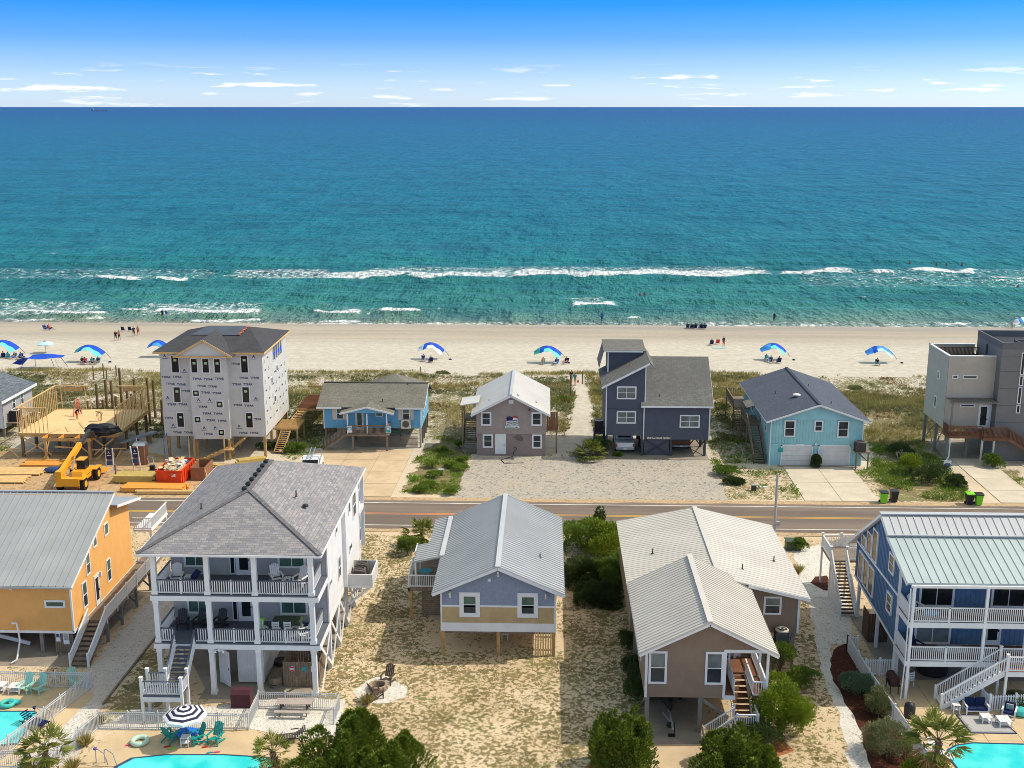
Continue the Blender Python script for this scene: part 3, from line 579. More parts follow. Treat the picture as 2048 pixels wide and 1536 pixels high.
def door(root, face, pl, u0, u1, z0, z1, mat='trim', glass=None, cw=0.1):
    b = B()
    for (a, c, d, e) in ((u0, u1, z1-cw, z1), (u0, u0+cw, z0, z1-cw), (u1-cw, u1, z0, z1-cw)): fbox(b, face, pl, a, c, d, e, -0.02, 0.08)
    d_ = b.build('door', M['trim'], root)
    fbox(B(), face, pl, u0+cw, u1-cw, z0, z1-cw, -0.02, 0.048).build('door_leaf', M[mat], d_)
    if glass: m = (u1-u0)*0.12; fbox(B(), face, pl, u0+cw+m, u1-cw-m, z0+.35, z1-cw-.15, 0.01, 0.058).build('pane', M[glass], d_)
    fbox(B(), face, pl, u1-cw-.12, u1-cw-.06, z0+.95, z0+1.08, 0.04, 0.11).build('handle', M['darkmetal'], d_)
    return d_
def span(poly, z):
    us = []
    for i in range(len(poly)):
        (u0, z0), (u1, z1) = poly[i], poly[i-1]
        if (z0 <= z <= z1) or (z1 <= z <= z0):
            if abs(z1-z0) < 1e-9: us += [u0, u1]
            else: us.append(u0+(u1-u0)*(z-z0)/(z1-z0))
    return (min(us), max(us)) if us else None
def lap(root, face, pl, poly, mat, pitch=0.16, name='siding', out=0.03):
    """lapped boards over a wall polygon (u,z): every board leans out at its foot"""
    b = B(); z0 = min(p[1] for p in poly); z1 = max(p[1] for p in poly); n = max(1, int(round((z1-z0)/pitch))); h = (z1-z0)/n
    for i in range(n):
        a, c = z0+i*h, z0+(i+1)*h; s0 = span(poly, a+1e-5); s1 = span(poly, c-1e-5)
        if not s0 or not s1: continue
        P4 = [FP(face, pl, s0[0], a, out), FP(face, pl, s0[1], a, out), FP(face, pl, s1[1], c, 0.006), FP(face, pl, s1[0], c, 0.006)]
        Q = [FP(face, pl, s0[0], a, 0.0), FP(face, pl, s0[1], a, 0.0)]
        f = [(0,1,2,3), (5,1,0,4)]
        if face in ('W', 'N'): f = [t[::-1] for t in f]
        b.add(P4+Q, f)
    return b.build(name, mat, root)
def battens(root, face, pl, poly, mat, sp=0.4, wd=0.05, out=0.03, name='battens'):
    b = B(); u0 = min(p[0] for p in poly); u1 = max(p[0] for p in poly); sw = [(z, u) for u, z in poly]; n = int((u1-u0)/sp)
    for i in range(n+1):
        u = u0+(u1-u0)*i/max(n, 1); s = span(sw, min(max(u, u0+1e-4), u1-1e-4))
        if s: fbox(b, face, pl, u-wd/2, u+wd/2, s[0]+.005, s[1]-.005, 0.002, out)
    return b.build(name, mat, root)
def roof(root, a, b_, c, d, mat, rib=None, ribh=0.035, ribw=0.035, t=0.09, name='roof'):
    b = B().slab(a, b_, c, d, t)
    if rib:
        a, b_, c, d = map(Vector, (a, b_, c, d)); n = max(1, int(round((b_-a).length/rib))); nr = (b_-a).cross(d-a).normalized()
        if nr.z < 0: nr = -nr
        for i in range(n+1):
            f = min(max(i/n, .003), .997); p = a.lerp(b_, f); q = d.lerp(c, f); b.beam(p+nr*ribh/2, q+nr*ribh/2, ribw, ribh, up=nr)
    return b.build(name, mat, root)
def panelroof(root, a, b_, c, d, mat, wd, seam=0.05, t=0.09, name='roof_panel', base='roof'):
    """standing seam roof: one object for each metal pan (a-b eave, d-c ridge, rectangular)"""
    a, b_, c, d = map(Vector, (a, b_, c, d)); n = max(1, int(round((b_-a).length/wd))); st = (b_-a)/n; nr = (b_-a).cross(d-a).normalized(); nr = nr if nr.z > 0 else -nr
    rf = B().slab(a-nr*.012, b_-nr*.012, c-nr*.012, d-nr*.012, t).build(base, mat, root); first = None
    for i in range(n):
        if first is None:
            k = B(); e = st.normalized()*0.012; k.prism([a+e, a+st-e, d+st-e, d+e], nr*0.014); k.beam(a+nr*seam/2+e, d+nr*seam/2+e, 0.035, seam, up=nr); o = k.build(name, mat, root)
            o.parent = rf; first = o
        else: o = first.copy(); sc.collection.objects.link(o); o.location = st*i
    return rf
def railing(root, p, q, h=0.95, mat='vinyl', sp=0.13, bw=0.04, top=0.09, cap=None, low=0.1, name='railing', mid=None):
    p = Vector(p); q = Vector(q); L_ = Vector((q.x-p.x, q.y-p.y, 0)).length; n = max(2, int(L_/sp)); b = B(); U = Vector((0,0,1))
    b.beam(p+U*low, q+U*low, 0.05, 0.07); b.mi = 1 if cap else 0; b.beam(p+U*(h-.03), q+U*(h-.03), top, 0.06); b.mi = 0
    for i in range(1, n):
        c = p.lerp(q, i/n); b.box(c.x-bw/2, c.x+bw/2, c.y-bw/2, c.y+bw/2, c.z+low, c.z+h-.05)
    for m in (mid or []):
        c = p.lerp(q, m); b.box(c.x-.05, c.x+.05, c.y-.05, c.y+.05, c.z+.02, c.z+h+.02)
    return b.build(name, [M[mat], M[cap]] if cap else M[mat], root)
def post(root, x, y, z0, z1, wd=0.14, mat='vinyl', name='post', cap=False):
    b = B().box(x-wd/2, x+wd/2, y-wd/2, y+wd/2, z0, z1)
    if cap: b.box(x-wd/2-.03, x+wd/2+.03, y-wd/2-.03, y+wd/2+.03, z1, z1+.05)
    return b.build(name, M[mat], root)
def stairs(root, top, bot, wd, mat, strmat, along=None, closed=False, tr=0.05):
    """flight from top to bot (centre line), treads one by one"""
    top = Vector(top); bot = Vector(bot); run = Vector((bot.x-top.x, bot.y-top.y, 0)); n = max(3, int(round((top.z-bot.z)/0.19))); d = run.normalized(); s = Vector((-d.y, d.x, 0))*wd/2
    for k in (-1, 1): B().beam(top+s*k-Vector((0,0,.12)), bot+s*k+Vector((0,0,.02)), 0.06, 0.26).build('stringer', strmat, root)
    dep = run.length/n
    for i in range(n):
        z = top.z-(top.z-bot.z)*(i+1)/(n+1); c = top+run*((i+.5)/n); a = c-d*dep*.55; e = c+d*dep*.55
        b = B().beam((a.x, a.y, z-tr/2), (e.x, e.y, z-tr/2), wd-.08, tr); b.build('tread', mat, root)
        if closed: B().beam((a.x, a.y, z-.1), (a.x+d.x*.02, a.y+d.y*.02, z-.1), wd-.09, .1).build('riser', strmat, root)
def xbrace(root, p0, p1, z0, z1, mat, wd=0.12):
    for a, c in ((z0, z1), (z1, z0)): beam(root, 'brace', mat, (*p0, a), (*p1, c), 0.05, wd)
def gablepoly(x0, x1, z0, ze, xr, zr): return [(x0, z0), (x1, z0), (x1, ze), (xr, zr), (x0, ze)]
def condenser(loc, label, mat='condenser', s=0.8, h=0.85, parent=None, legs=0.0):
    t = thing('air_conditioner', label, 'air conditioner', loc); x, y, z = loc
    b = B().box(x-s/2+.03, x+s/2-.03, y-s/2+.03, y+s/2-.03, z+.04, z+h-.06)
    for k in range(9):
        zz = z+.1+k*(h-.2)/9; b.box(x-s/2, x+s/2, y-s/2, y+s/2, zz, zz+.03)
    for i in (-1, 1):
        for j in (-1, 1): b.box(x+i*(s/2-.02)-.03, x+i*(s/2-.02)+.03, y+j*(s/2-.02)-.03, y+j*(s/2-.02)+.03, z, z+h-.05)
    b.build('casing', M[mat], t); B().lathe((x, y, z+h-.06), [(s*.52, 0), (s*.52, .06), (s*.40, .09), (s*.40, .02)], 16).build('top_ring', M['beige' if mat != 'condenser' else mat], t)
    f = B()
    for k in range(5): a = k*math.pi*.4; f.beam((x, y, z+h-.03), (x+math.cos(a)*s*.37, y+math.sin(a)*s*.37, z+h-.03), .14, .015)
    f.tube((x,y,z+h-.05), (x,y,z+h), .09); f.build('fan', M['darkmetal'], t)
    return t
def vent(root, x, y, z, h=0.3, mat='darkmetal', r=0.045):
    B().tube((x,y,z-.05), (x,y,z+h), r, r*.9, 8).lathe((x,y,z-.02), [(r*2.6,0),(r*1.6,.05),(r,.08)], 8).build('vent_pipe', M[mat], root)
def text(root, s, face, pl, u, z, size, mat, name='lettering', out=0.02, align='CENTER', bold=0.0):
    cu = bpy.data.curves.new(name, 'FONT'); cu.body = s; cu.size = size; cu.align_x = align; cu.align_y = 'CENTER'; cu.extrude = 0.004; cu.offset = bold; cu.resolution_u = 2
    tmp = bpy.data.objects.new('t', cu); sc.collection.objects.link(tmp); dg = bpy.context.evaluated_depsgraph_get(); me = bpy.data.meshes.new_from_object(tmp.evaluated_get(dg)); bpy.data.objects.remove(tmp); bpy.data.curves.remove(cu)
    o = bpy.data.objects.new(name, me); me.name = name; me.materials.clear(); me.materials.append(M[mat]); sc.collection.objects.link(o)
    rot = {'S': Matrix.Rotation(math.pi/2, 4, 'X'), 'E': Matrix.Rotation(math.pi/2, 4, 'Z') @ Matrix.Rotation(math.pi/2, 4, 'X'), 'W': Matrix.Rotation(-math.pi/2, 4, 'Z') @ Matrix.Rotation(math.pi/2, 4, 'X')}[face]
    me.transform(Matrix.Translation(FP(face, pl, u, z, out)) @ rot)
    if root is not None: me.transform(WM[root.name].inverted()); o.parent = root; WM[o.name] = WM[root.name]
    return o
def adirondack(mat, label, cat='chair', slatmat=None):
    t = thing('adirondack_chair', label, cat); m = M[mat]
    b = B()
    for i in range(5): x = -.24+.12*i; h = .62+.16*math.cos(x*4.2); b.beam((x,.18,.34), (x,.18+.36*h/.8,.34+h), .1, .025, up=(0,-1,0))
    b.build('backrest', m, t)
    b = B()
    for i in range(5): y = -.32+.11*i; b.box(-.28,.28,y-.05,y+.05,.36-.03*i,.38-.03*i)
    b.build('seat', m, t)
    for s in (-1, 1):
        B().box(s*.36-.07, s*.36+.07, -.38, .36, .56, .585).build('armrest', m, t); B().box(s*.32-.04, s*.32+.04, -.37, -.31, 0, .56).build('leg', m, t); B().beam((s*.31,-.34,.30), (s*.31,.5,.04), .03, .1).build('leg', m, t)
    return t
# ================================================================== houses, near row
def mid_house():
    t = thing('stilt_house', 'small blue-grey and tan gabled stilt house with pale ribbed metal roof', 'house', (-3.05, 71, 0)); X0, X1, Y0, Y1 = -6.9, 0.78, 71.0, 84.3
    b = B(); gp = gablepoly(X0, X1, 1.8, 4.72, -3.05, 6.42); b.prism([(u, Y1, z) for u, z in gp], (0, Y0+.03-Y1, 0)); b.build('wall', M['trim'], t)
    box(t, 'floor_band', M['trim'], X0-.02, X1+.02, Y0-.03, Y0+.02, 1.78, 2.40)
    battens(t, 'S', Y0, [(X0+.1, 2.4), (X1-.1, 2.4), (X1-.1, 3.56), (X0+.1, 3.56)], M['tan'], .2, .03, .02); fbox(B(), 'S', Y0, X0+.1, X1-.1, 2.4, 3.56, -.02, .006).build('board_wall', M['tan'], t)
    lap(t, 'S', Y0, [(X0+.1, 3.68), (X1-.1, 3.68), (X1-.1, 4.66), (-3.05, 6.36), (X0+.1, 4.66)], M['bluegrey'], 0.14)
    box(t, 'waist_band', M['trim'], X0, X1, Y0-.04, Y0+.01, 3.55, 3.68)
    for x in (X0-.01, X1-.09): box(t, 'corner_board', M['trim'], x, x+.1, Y0-.045, Y0+.05, 2.4, 4.7)
    lap(t, 'E', X1, [(Y0+.1, 2.4), (Y1, 2.4), (Y1, 4.66), (Y0+.1, 4.66)], M['tan']); lap(t, 'W', X0, [(Y0+.1, 2.4), (Y1, 2.4), (Y1, 4.66), (Y0+.1, 4.66)], M['tan'])
    window(t, 'S', Y0, -5.64, -4.27, 2.84, 4.60, .29); window(t, 'S', Y0, -1.77, -.39, 2.84, 4.60, .29)
    for s in (('E', X1), ('W', X0)):
        for y in (73.5, 81.5): window(t, s[0], s[1], y, y+1.0, 3.0, 4.4)
    xr, zr = -3.05, 6.62; sl = 0.437
    for s, xe in ((-1, -7.42), (1, 1.36)): 
        ze = zr-abs(xe-xr)*sl; roof(t, (xe, 70.45, ze), (xe, 85.0, ze), (xr, 85.0, zr), (xr, 70.45, zr), M['metal_white'], 0.37, .075, .05)
        beam(t, 'rake_board', M['trim'], (xe, 70.47, ze-.13), (xr, 70.47, zr-.13), .05, .2)
    beam(t, 'ridge_cap', M['metal_white'], (xr, 70.4, zr+.05), (xr, 85.05, zr+.05), .34, .05)
    vent(t, -.3, 75.2, 5.4)
    for x, z in ((-6.26, 4.75), (xr, 6.3), (.1, 4.75)): B().box(x-.05, x+.05, 70.5, 71, z-.14, z-.04).box(x-.05, x+.05, 70.9, 71, z-.55, z-.04).beam((x, 70.6, z-.1), (x, 70.95, z-.45), .07, .07).build('bracket', M['trim'], t)
    fbox(B(), 'S', Y0, -3.74, -3.54, 5.4, 5.6, 0, .07).build('vent_cover', M['trim'], t)
    for y in (71.15, 75.5, 80.0, 84.0):
        for x in (X0+.12, -3.05, X1-.12): post(t, x, y, -.1, 1.8, .24, 'wood')
    for y in (71.2, 75.5, 80, 84): beam(t, 'girder', M['oldwood'], (X0+.1, y, 1.68), (X1-.1, y, 1.68), .15, .22)
    for i in range(7): beam(t, 'lattice_slat', M['fresh'], (-.55+.17*i, 71.02, -.05), (-.55+.17*i, 71.02, 1.75), .1, .03)
    for z in (.45, 1.4): beam(t, 'lattice_rail', M['wood'], (-.6, 71.06, z), (.6, 71.06, z), .03, .1)
    # west porch
    roof(t, (-9.3, 76.5, 4.42), (-9.3, 79.6, 4.42), (-7.25, 79.6, 4.88), (-7.25, 76.5, 4.88), M['metal_white'], .37, .075, .05, name='porch_roof')
    roof(t, (-8.5, 79.62, 4.58), (-8.5, 84.6, 4.58), (-7.25, 84.6, 4.88), (-7.25, 79.62, 4.88), M['metal_white'], .37, .075, .05, name='porch_roof')
    beam(t, 'roof_flashing', M['metal_white'], (-7.3, 76.5, 4.93), (-7.3, 84.6, 4.93), .34, .05)
    box(t, 'deck', M['oldwood'], -9.75, X0, 76.3, 82.3, 2.3, 2.55)
    railing(t, (-9.7, 76.36, 2.55), (X0-.05, 76.36, 2.55), .95); railing(t, (-9.7, 76.36, 2.55), (-9.7, 79.4, 2.55), .95); railing(t, (-9.7, 82.2, 2.55), (-8.5, 82.2, 2.55), .95, 'darkwood'); railing(t, (-9.7, 80.8, 2.55), (-9.7, 82.2, 2.55), .95)
    for x, y in ((-9.68, 76.36), (-9.68, 79.5), (-9.68, 82.2)): post(t, x, y, 2.3, 3.6, .12)
    post(t, -9.2, 76.6, 2.5, 4.4, .12, 'vinyl'); post(t, -9.2, 79.5, 2.5, 4.4, .12, 'vinyl'); post(t, -8.4, 84.2, 2.5, 4.5, .12)
    for x, y in ((-9.55, 76.5), (-9.55, 82.1), (-7.6, 82.1)): post(t, x, y, -.1, 2.3, .2, 'wood')
    # slatted shower under the deck
    for i in range(13): beam(t, 'shower_slat', M['oldwood'], (-8.75, 76.85, .25+.15*i), (-7.0, 76.85, .25+.15*i), .03, .12)
    post(t, -8.75, 76.92, 0, 2.3, .1, 'oldwood'); post(t, -7.5, 76.92, 0, 2.3, .1, 'oldwood')
mid_house()
def brown_house():
    t = thing('stilt_house', 'brown sided stilt house with cream ribbed metal roofs and white corner porch', 'house', (9.5, 61.4, 0)); X0, XP, X1, Y0, Y1 = 5.95, 10.5, 13.0, 61.4, 70.9
    xr, zr, sl = 9.5, 7.42, 0.5
    gp = [(X0, 2.4), (XP, 2.4), (XP, 7.12-.5*(XP-xr)), (xr, 7.12), (X0, 7.12-.5*(xr-X0))]
    B().prism([(u, Y1, z) for u, z in gp], (0, Y0+.03-Y1, 0)).build('wall', M['brown'], t); lap(t, 'S', Y0, gp, M['brown'], .15)
    g2 = [(XP, 5.45), (X1, 5.45), (XP+.02, 7.12-.5*(XP+.02-xr))]
    B().prism([(u, Y0+.15, z) for u, z in g2], (0, -.12, 0)).build('porch_gable', M['brown'], t); lap(t, 'S', Y0, g2, M['brown'], .15)
    B().box(XP, X1, 66.4, Y1, 2.4, 5.4).build('wall', M['brown'], t); lap(t, 'S', 66.4, [(XP, 2.5), (X1, 2.5), (X1, 5.3), (XP, 5.3)], M['brown'], .15)
    lap(t, 'W', X0, [(Y0, 2.4), (Y1, 2.4), (Y1, 5.3), (Y0, 5.3)], M['brown'], .15); lap(t, 'E', XP, [(Y0, 2.6), (66.4, 2.6), (66.4, 5.3), (Y0, 5.3)], M['brown'], .15)
    box(t, 'corner_board', M['trim'], X0-.04, X0+.1, Y0-.06, Y0+.08, 2.38, 5.35); box(t, 'corner_board', M['trim'], XP-.06, XP+.1, Y0-.06, Y0+.06, 2.38, 5.45)
    window(t, 'S', Y0, 6.11, 7.17, 3.26, 5.33, .13, ('blind', 'glass')); window(t, 'S', Y0, 9.38, 10.44, 3.26, 5.33, .13, ('blind', 'glass'))
    door(t, 'S', 66.4, 11.3, 12.3, 2.55, 4.7, 'trim', 'glassg')
    for y in (64, 67.5): window(t, 'W', X0, y, y+.9, 3.3, 5)
    for s, xe in ((-1, 5.5), (1, 13.5)):
        ze = zr-4.0*sl; roof(t, (xe, 60.85, ze), (xe, 70.9, ze), (xr, 70.9, zr), (xr, 60.85, zr), M['metal_cream'], .35, .05, .035); beam(t, 'rake_board', M['trim'], (xe, 60.88, ze-.14), (xr, 60.88, zr-.14), .05, .2); beam(t, 'rake_board', M['trim'], (xe, 70.85, ze-.12), (xr, 70.85, zr-.12), .05, .14)
        beam(t, 'fascia', M['trim'], (xe, 60.9, ze-.12), (xe, 70.9, ze-.12), .04, .16)
    beam(t, 'ridge_cap', M['metal_cream'], (xr, 60.8, zr+.05), (xr, 70.95, zr+.05), .34, .05)
    # porch
    box(t, 'porch_beam', M['trim'], XP, X1+.08, Y0-.05, Y0+.12, 5.28, 5.48); box(t, 'porch_beam', M['trim'], X1-.06, X1+.08, Y0, 66.4, 5.2, 5.44)
    for y in (Y0+.05, 63.8, 66.3): post(t, X1, y, 2.5, 5.25, .15)
    post(t, XP+.7, 64.0, 2.5, 5.3, .12); post(t, 11.9, 66.2, 2.5, 5.3, .12)
    box(t, 'porch_floor', M['redwood'], XP, 11.15, Y0, 66.4, 2.38, 2.52); box(t, 'porch_floor', M['redwood'], 12.25, X1+.05, Y0, 66.4, 2.38, 2.52); box(t, 'porch_floor', M['redwood'], 11.15, 12.25, 64.3, 66.4, 2.38, 2.52)
    box(t, 'porch_band', M['trim'], XP, 11.2, Y0-.04, Y0, 2.3, 2.55)
    railing(t, (11.15, Y0+.05, 2.5), (11.15, 64.3, 2.5), .95); railing(t, (12.25, Y0+.05, 2.5), (12.25, 64.3, 2.5), .95); railing(t, (12.25, Y0+.05, 2.5), (X1, Y0+.05, 2.5), .95); railing(t, (X1, Y0, 2.5), (X1, 66.4, 2.5), .95)
    stairs(t, (11.7, 64.3, 2.52), (11.7, 61.3, 1.2), 1.05, M['redwood'], M['trim'])
    box(t, 'landing', M['oldwood'], 11.1, 12.4, 60.1, 61.3, 1.05, 1.2); railing(t, (11.15, 60.15, 1.2), (12.35, 60.15, 1.2), .85); railing(t, (12.35, 60.15, 1.2), (12.35, 61.3, 1.2), .85)
    railing(t, (11.15, 61.0, 1.2), (9.35, 60.7, 0.1), .85); railing(t, (11.15, 60.15, 1.2), (9.7, 60.0, 0.1), .85); stairs(t, (11.1, 60.6, 1.2), (9.6, 60.4, .05), .9, M['oldwood'], M['trim'])
    for x, y in ((11.15, 60.15), (12.35, 60.15), (12.35, 61.2), (11.15, 61.2)): post(t, x, y, 0, 2.1, .1)
    # piles
    for y in (61.6, 66, 70.6):
        for x in (X0+.15, 9.2, X1-.1): post(t, x, y, -.05, 2.4, .24, 'greyprime')
    beam(t, 'brace', M['greyprime'], (9.3, 61.6, 2.2), (10.9, 61.6, 1.0), .08, .2); beam(t, 'brace', M['greyprime'], (X0+.1, 61.6, 2.3), (X0+.1, 64.5, .3), .08, .18)
    beam(t, 'brace', M['oldwood'], (12.95, 61.5, 2.3), (12.3, 61.5, .8), .08, .16)
    # low main block behind
    a, c = 5.75, 16.85; B().box(a, c, 70.95, 83.0, 2.0, 4.75).build('wall', M['brown'], t); lap(t, 'S', 70.95, [(X1-.1, 2.0), (c, 2.0), (c, 4.85), (X1-.1, 5.5)], M['brown'], .15)
    B().prism([(a, 83.0, 4.75), (c, 83.0, 4.75), (11.45, 83.0, 6.0)], (0, -12.05, 0)).build('gable', M['brown'], t)
    box(t, 'corner_board', M['trim'], c-.1, c+.05, 70.86, 71.0, 2.0, 4.8); window(t, 'S', 70.95, 14.5, 15.68, 3.3, 4.6, .13, ('blind', 'glass'))
    lap(t, 'E', c, [(71, 2.0), (83, 2.0), (83, 4.75), (71, 4.75)], M['brown'], .15)
    xr2, zr2 = 11.45, 6.22
    roof(t, (5.5, 70.3, 5.03), (5.5, 83.6, 5.03), (xr2, 83.6, zr2), (xr2, 70.3, zr2), M['metal_cream'], .34, .03, .03); roof(t, (17.35, 70.1, 4.85), (17.35, 83.6, 4.85), (xr2, 83.6, zr2), (xr2, 70.1, zr2), M['metal_cream'], .4, .02, .025)
    beam(t, 'ridge_cap', M['metal_cream'], (xr2, 71, zr2+.04), (xr2, 83.65, zr2+.04), .36, .05); beam(t, 'rake_board', M['trim'], (17.35, 70.08, 4.72), (13.3, 70.08, 5.66), .05, .22)
    for x, y, z in ((7.6, 76.0, 5.5), (13.3, 72.6, 5.8), (16.0, 75.6, 5.2)): vent(t, x, y, z, .35)
    for x in (16.6, 13.4, 8): 
        for y in (71.2, 77, 82.6): post(t, x, y, -.05, 2.0, .24, 'greyprime')
    box(t, 'condenser_shelf', M['oldwood'], 15.0, 16.4, 69.6, 70.9, 1.45, 1.6); post(t, 16.3, 69.7, 0, 1.45, .12, 'oldwood'); post(t, 15.1, 69.7, 0, 1.45, .12, 'oldwood')
    condenser((15.65, 70.2, 1.6), 'dark grey air conditioner on a shelf beside the brown house window', 'condgrey', .85, 1.0)
brown_house()
def big_house():
    t = thing('porch_house', 'tall grey house with hipped grey shingle roof and two white-railed porches on stilts', 'house', (-19.1, 65.4, 0)); X0, X1, Y0, YW, Y1 = -24.25, -13.95, 65.3, 68.4, 81.6
    B().box(X0+.3, X1, YW+.03, Y1, 3.5, 9.5).build('wall', M['palesiding'], t)
    lap(t, 'S', YW, [(X0+.3, 3.6), (X1-.05, 3.6), (X1-.05, 6.5), (X0+.3, 6.5)], M['greysiding'], .15); lap(t, 'S', YW, [(X0+.3, 6.75), (X1-.05, 6.75), (X1-.05, 9.45), (X0+.3, 9.45)], M['greysiding'], .15)
    lap(t, 'E', X1, [(YW, 3.5), (74.1, 3.5), (74.1, 9.45), (YW, 9.45)], M['palesiding'], .15); lap(t, 'E', X1+.25, [(74.1, 3.5), (79.6, 3.5), (79.6, 9.45), (74.1, 9.45)], M['palesiding'], .15)
    box(t, 'wall', M['palesiding'], X1-.05, X1+.24, 74.1, 79.6, 3.5, 9.45); box(t, 'wall', M['palesiding'], X1-.05, X1+.3, 79.6, 82.0, 6.6, 6.9)
    for y in (YW-.06, 74.05, 79.6, 81.9): box(t, 'corner_board', M['trim'], X1+.02, X1+.3 if y > 74 else X1+.1, y, y+.12, 3.5, 9.5)
    lap(t, 'W', X0+.3, [(YW, 3.5), (Y1, 3.5), (Y1, 9.45), (YW, 9.45)], M['palesiding'], .15)
    ze, zr, m = 9.68, 11.92, 0.45; x0, x1, y0, y1 = X0-m, X1+m, 64.6, 82.1; xm = (x0+x1)/2; hw = (x1-x0)/2
    n0, n1 = (xm, y0+hw*.98, zr), (xm, y1-hw, zr)
    roof(t, (x0,y0,ze), (x1,y0,ze), n0, n0, M['shg']); roof(t, (x1,y0,ze), (x1,y1,ze), n1, n0, M['shg']); roof(t, (x0,y1,ze), (x0,y0,ze), n0, n1, M['shg']); roof(t, (x1,y1,ze), (x0,y1,ze), n1, n1, M['shg'])
    for a, c in (((x0,y0,ze), n0), ((x1,y0,ze), n0), (n0, n1)): beam(t, 'ridge_shingles', M['shg'], Vector(a)+Vector((0,0,.03)), Vector(c)+Vector((0,0,.03)), .3, .04)
    for i in range(7):
        y = n0[1]+.4+i*.98; B().lathe((xm-.35, y, zr-.1), [(.26,0),(.25,.1),(.17,.19),(.04,.22)], 12).build('roof_vent', M['black'], t, smooth=True)
    vent(t, -22.2, 69.8, 10.75, .35); vent(t, -16.4, 71.6, 11.0, .4); B().lathe((-15.6, 70.6, 10.65), [(.2,0),(.2,.1),(.1,.16)], 10).build('roof_vent', M['black'], t)
    for a, c in (((x0,y0), (x1,y0)), ((x1,y0), (x1,y1)), ((x0,y0), (x0,y1))): beam(t, 'gutter', M['trim'], (*a, ze-.1), (*c, ze-.1), .12, .14)
    box(t, 'soffit', M['trim'], x0+.1, x1-.1, y0+.1, y1-.1, ze-.2, ze-.13)
    # porch decks
    for z, nm in ((3.5, 'porch_deck'), (6.72, 'porch_deck')):
        box(t, nm, M['deckgrey'], X0, X1+.05, Y0-.1, YW, z-.04, z+.04); box(t, 'porch_beam', M['trim'], X0-.05, X1+.1, Y0-.12, Y0+.06, z-.38, z-.05); box(t, 'porch_beam', M['trim'], X1-.08, X1+.1, Y0+.07, YW, z-.38, z-.05)
        box(t, 'porch_ceiling', M['trim'], X0+.1, X1-.1, Y0+.1, YW, z-.14, z-.06)
    px_ = (-24.0, -20.72, -17.78, -14.3)
    for x in px_: 
        for za, zb in ((0, 3.12), (3.54, 6.34), (6.76, 9.5)): B().box(x-.15, x+.15, Y0-.1, Y0+.2, za, zb).box(x-.19, x+.19, Y0-.14, Y0+.24, za, za+.25).box(x-.18, x+.18, Y0-.13, Y0+.23, zb-.22, zb).build('porch_post', M['trim'], t)
    for z in (3.54, 6.76):
        for i in range(3):
            xa, xb = px_[i]+.16, px_[i+1]-.16; mids = [.5]
            if z < 4 and i == 0: railing(t, (xa, Y0, z), (-22.95, Y0, z), .95, 'trim', .14, .05, .1, 'deckgrey'); railing(t, (-21.65, Y0, z), (xb, Y0, z), .95, 'trim', .14, .05, .1, 'deckgrey'); continue
            railing(t, (xa, Y0, z), (xb, Y0, z), .95, 'trim', .14, .05, .1, 'deckgrey', mid=mids)
        for x in (px_[0], px_[3]): railing(t, (x, Y0+.2, z), (x, YW, z), .95, 'trim', .14, .05, .1, 'deckgrey')
        z -= .04
        window(t, 'S', YW, -23.1, -21.6, z+.55, z+2.25, .13, ('glassg', 'glassg'), 'fixed', cells=2); window(t, 'S', YW, -17.05, -15.25, z+.55, z+2.25, .13, ('glassg', 'glassg'), 'fixed', cells=2); door(t, 'S', YW, -19.75, -18.75, z+.05, z+2.25, 'trim', 'glassd'); window(t, 'S', YW, -20.15, -19.8, z+.1, z+2.2, .06, ('glassd', 'glassd'), 'fixed')
    for y, y2, za, zb, pl in ((72.2, 73.1, 4.75, 6.4, X1), (68.9, 69.8, 5.6, 6.1, X1), (75.2, 76.3, 5.5, 6.1, X1+.25), (77.1, 78.4, 7.3, 9.2, X1+.25), (75.3, 76.1, 8.3, 9.2, X1+.25), (71.6, 72.4, 8.2, 8.8, X1), (80.0, 81.6, 7.1, 9.2, X1), (80.0, 81.6, 4.0, 6.2, X1)): window(t, 'E', pl, y, y2, za, zb, .1, kind='hung' if zb-za > 1 else 'fixed')
    # condenser platform on the east wall
    box(t, 'platform', M['trim'], X1+.26, X1+2.0, 74.3, 77.0, 3.35, 3.5)
    for a in ((X1+.26, X1+2.0, 74.3, 74.4), (X1+1.9, X1+2.0, 74.4, 77.0), (X1+.26, X1+1.9, 76.9, 77.0)): box(t, 'platform_screen', M['palesiding'], *a, 3.5, 4.35)
    for y in (74.5, 76.7): beam(t, 'brace', M['trim'], (X1+1.8, y, 3.35), (X1+.1, y, 1.9), .1, .14)
    condenser((-12.95, 75.0, 3.55), 'nearer of two condensers in the white box on the grey house', 'condenser', .85, .95); condenser((-12.95, 76.2, 3.5), 'farther of two condensers in the white box on the grey house', 'condenser', .85, .95)
    # understory: piles, braces, storeroom
    for y in (69.0, 72.2, 75.4, 78.6, 81.4):
        for x in (X0+.4, -19.1, X1-.1): post(t, x, y, -.05, 3.5, .26, 'trim')
    for ya, yb in ((65.4, 69.0), (69.0, 72.2), (72.2, 75.4), (75.4, 78.6), (78.6, 81.4)): xbrace(t, (X1+.06, ya), (X1+.06, yb), .2, 3.3, M['trim'], .2); xbrace(t, (X0+.3, ya), (X0+.3, yb), .2, 3.3, M['trim'], .2) if ya > 68 else None
    beam(t, 'girder', M['trim'], (X1-.05, YW, 3.35), (X1-.05, Y1, 3.35), .2, .3); beam(t, 'girder', M['trim'], (X0+.3, YW, 3.35), (X0+.3, Y1, 3.35), .2, .3)
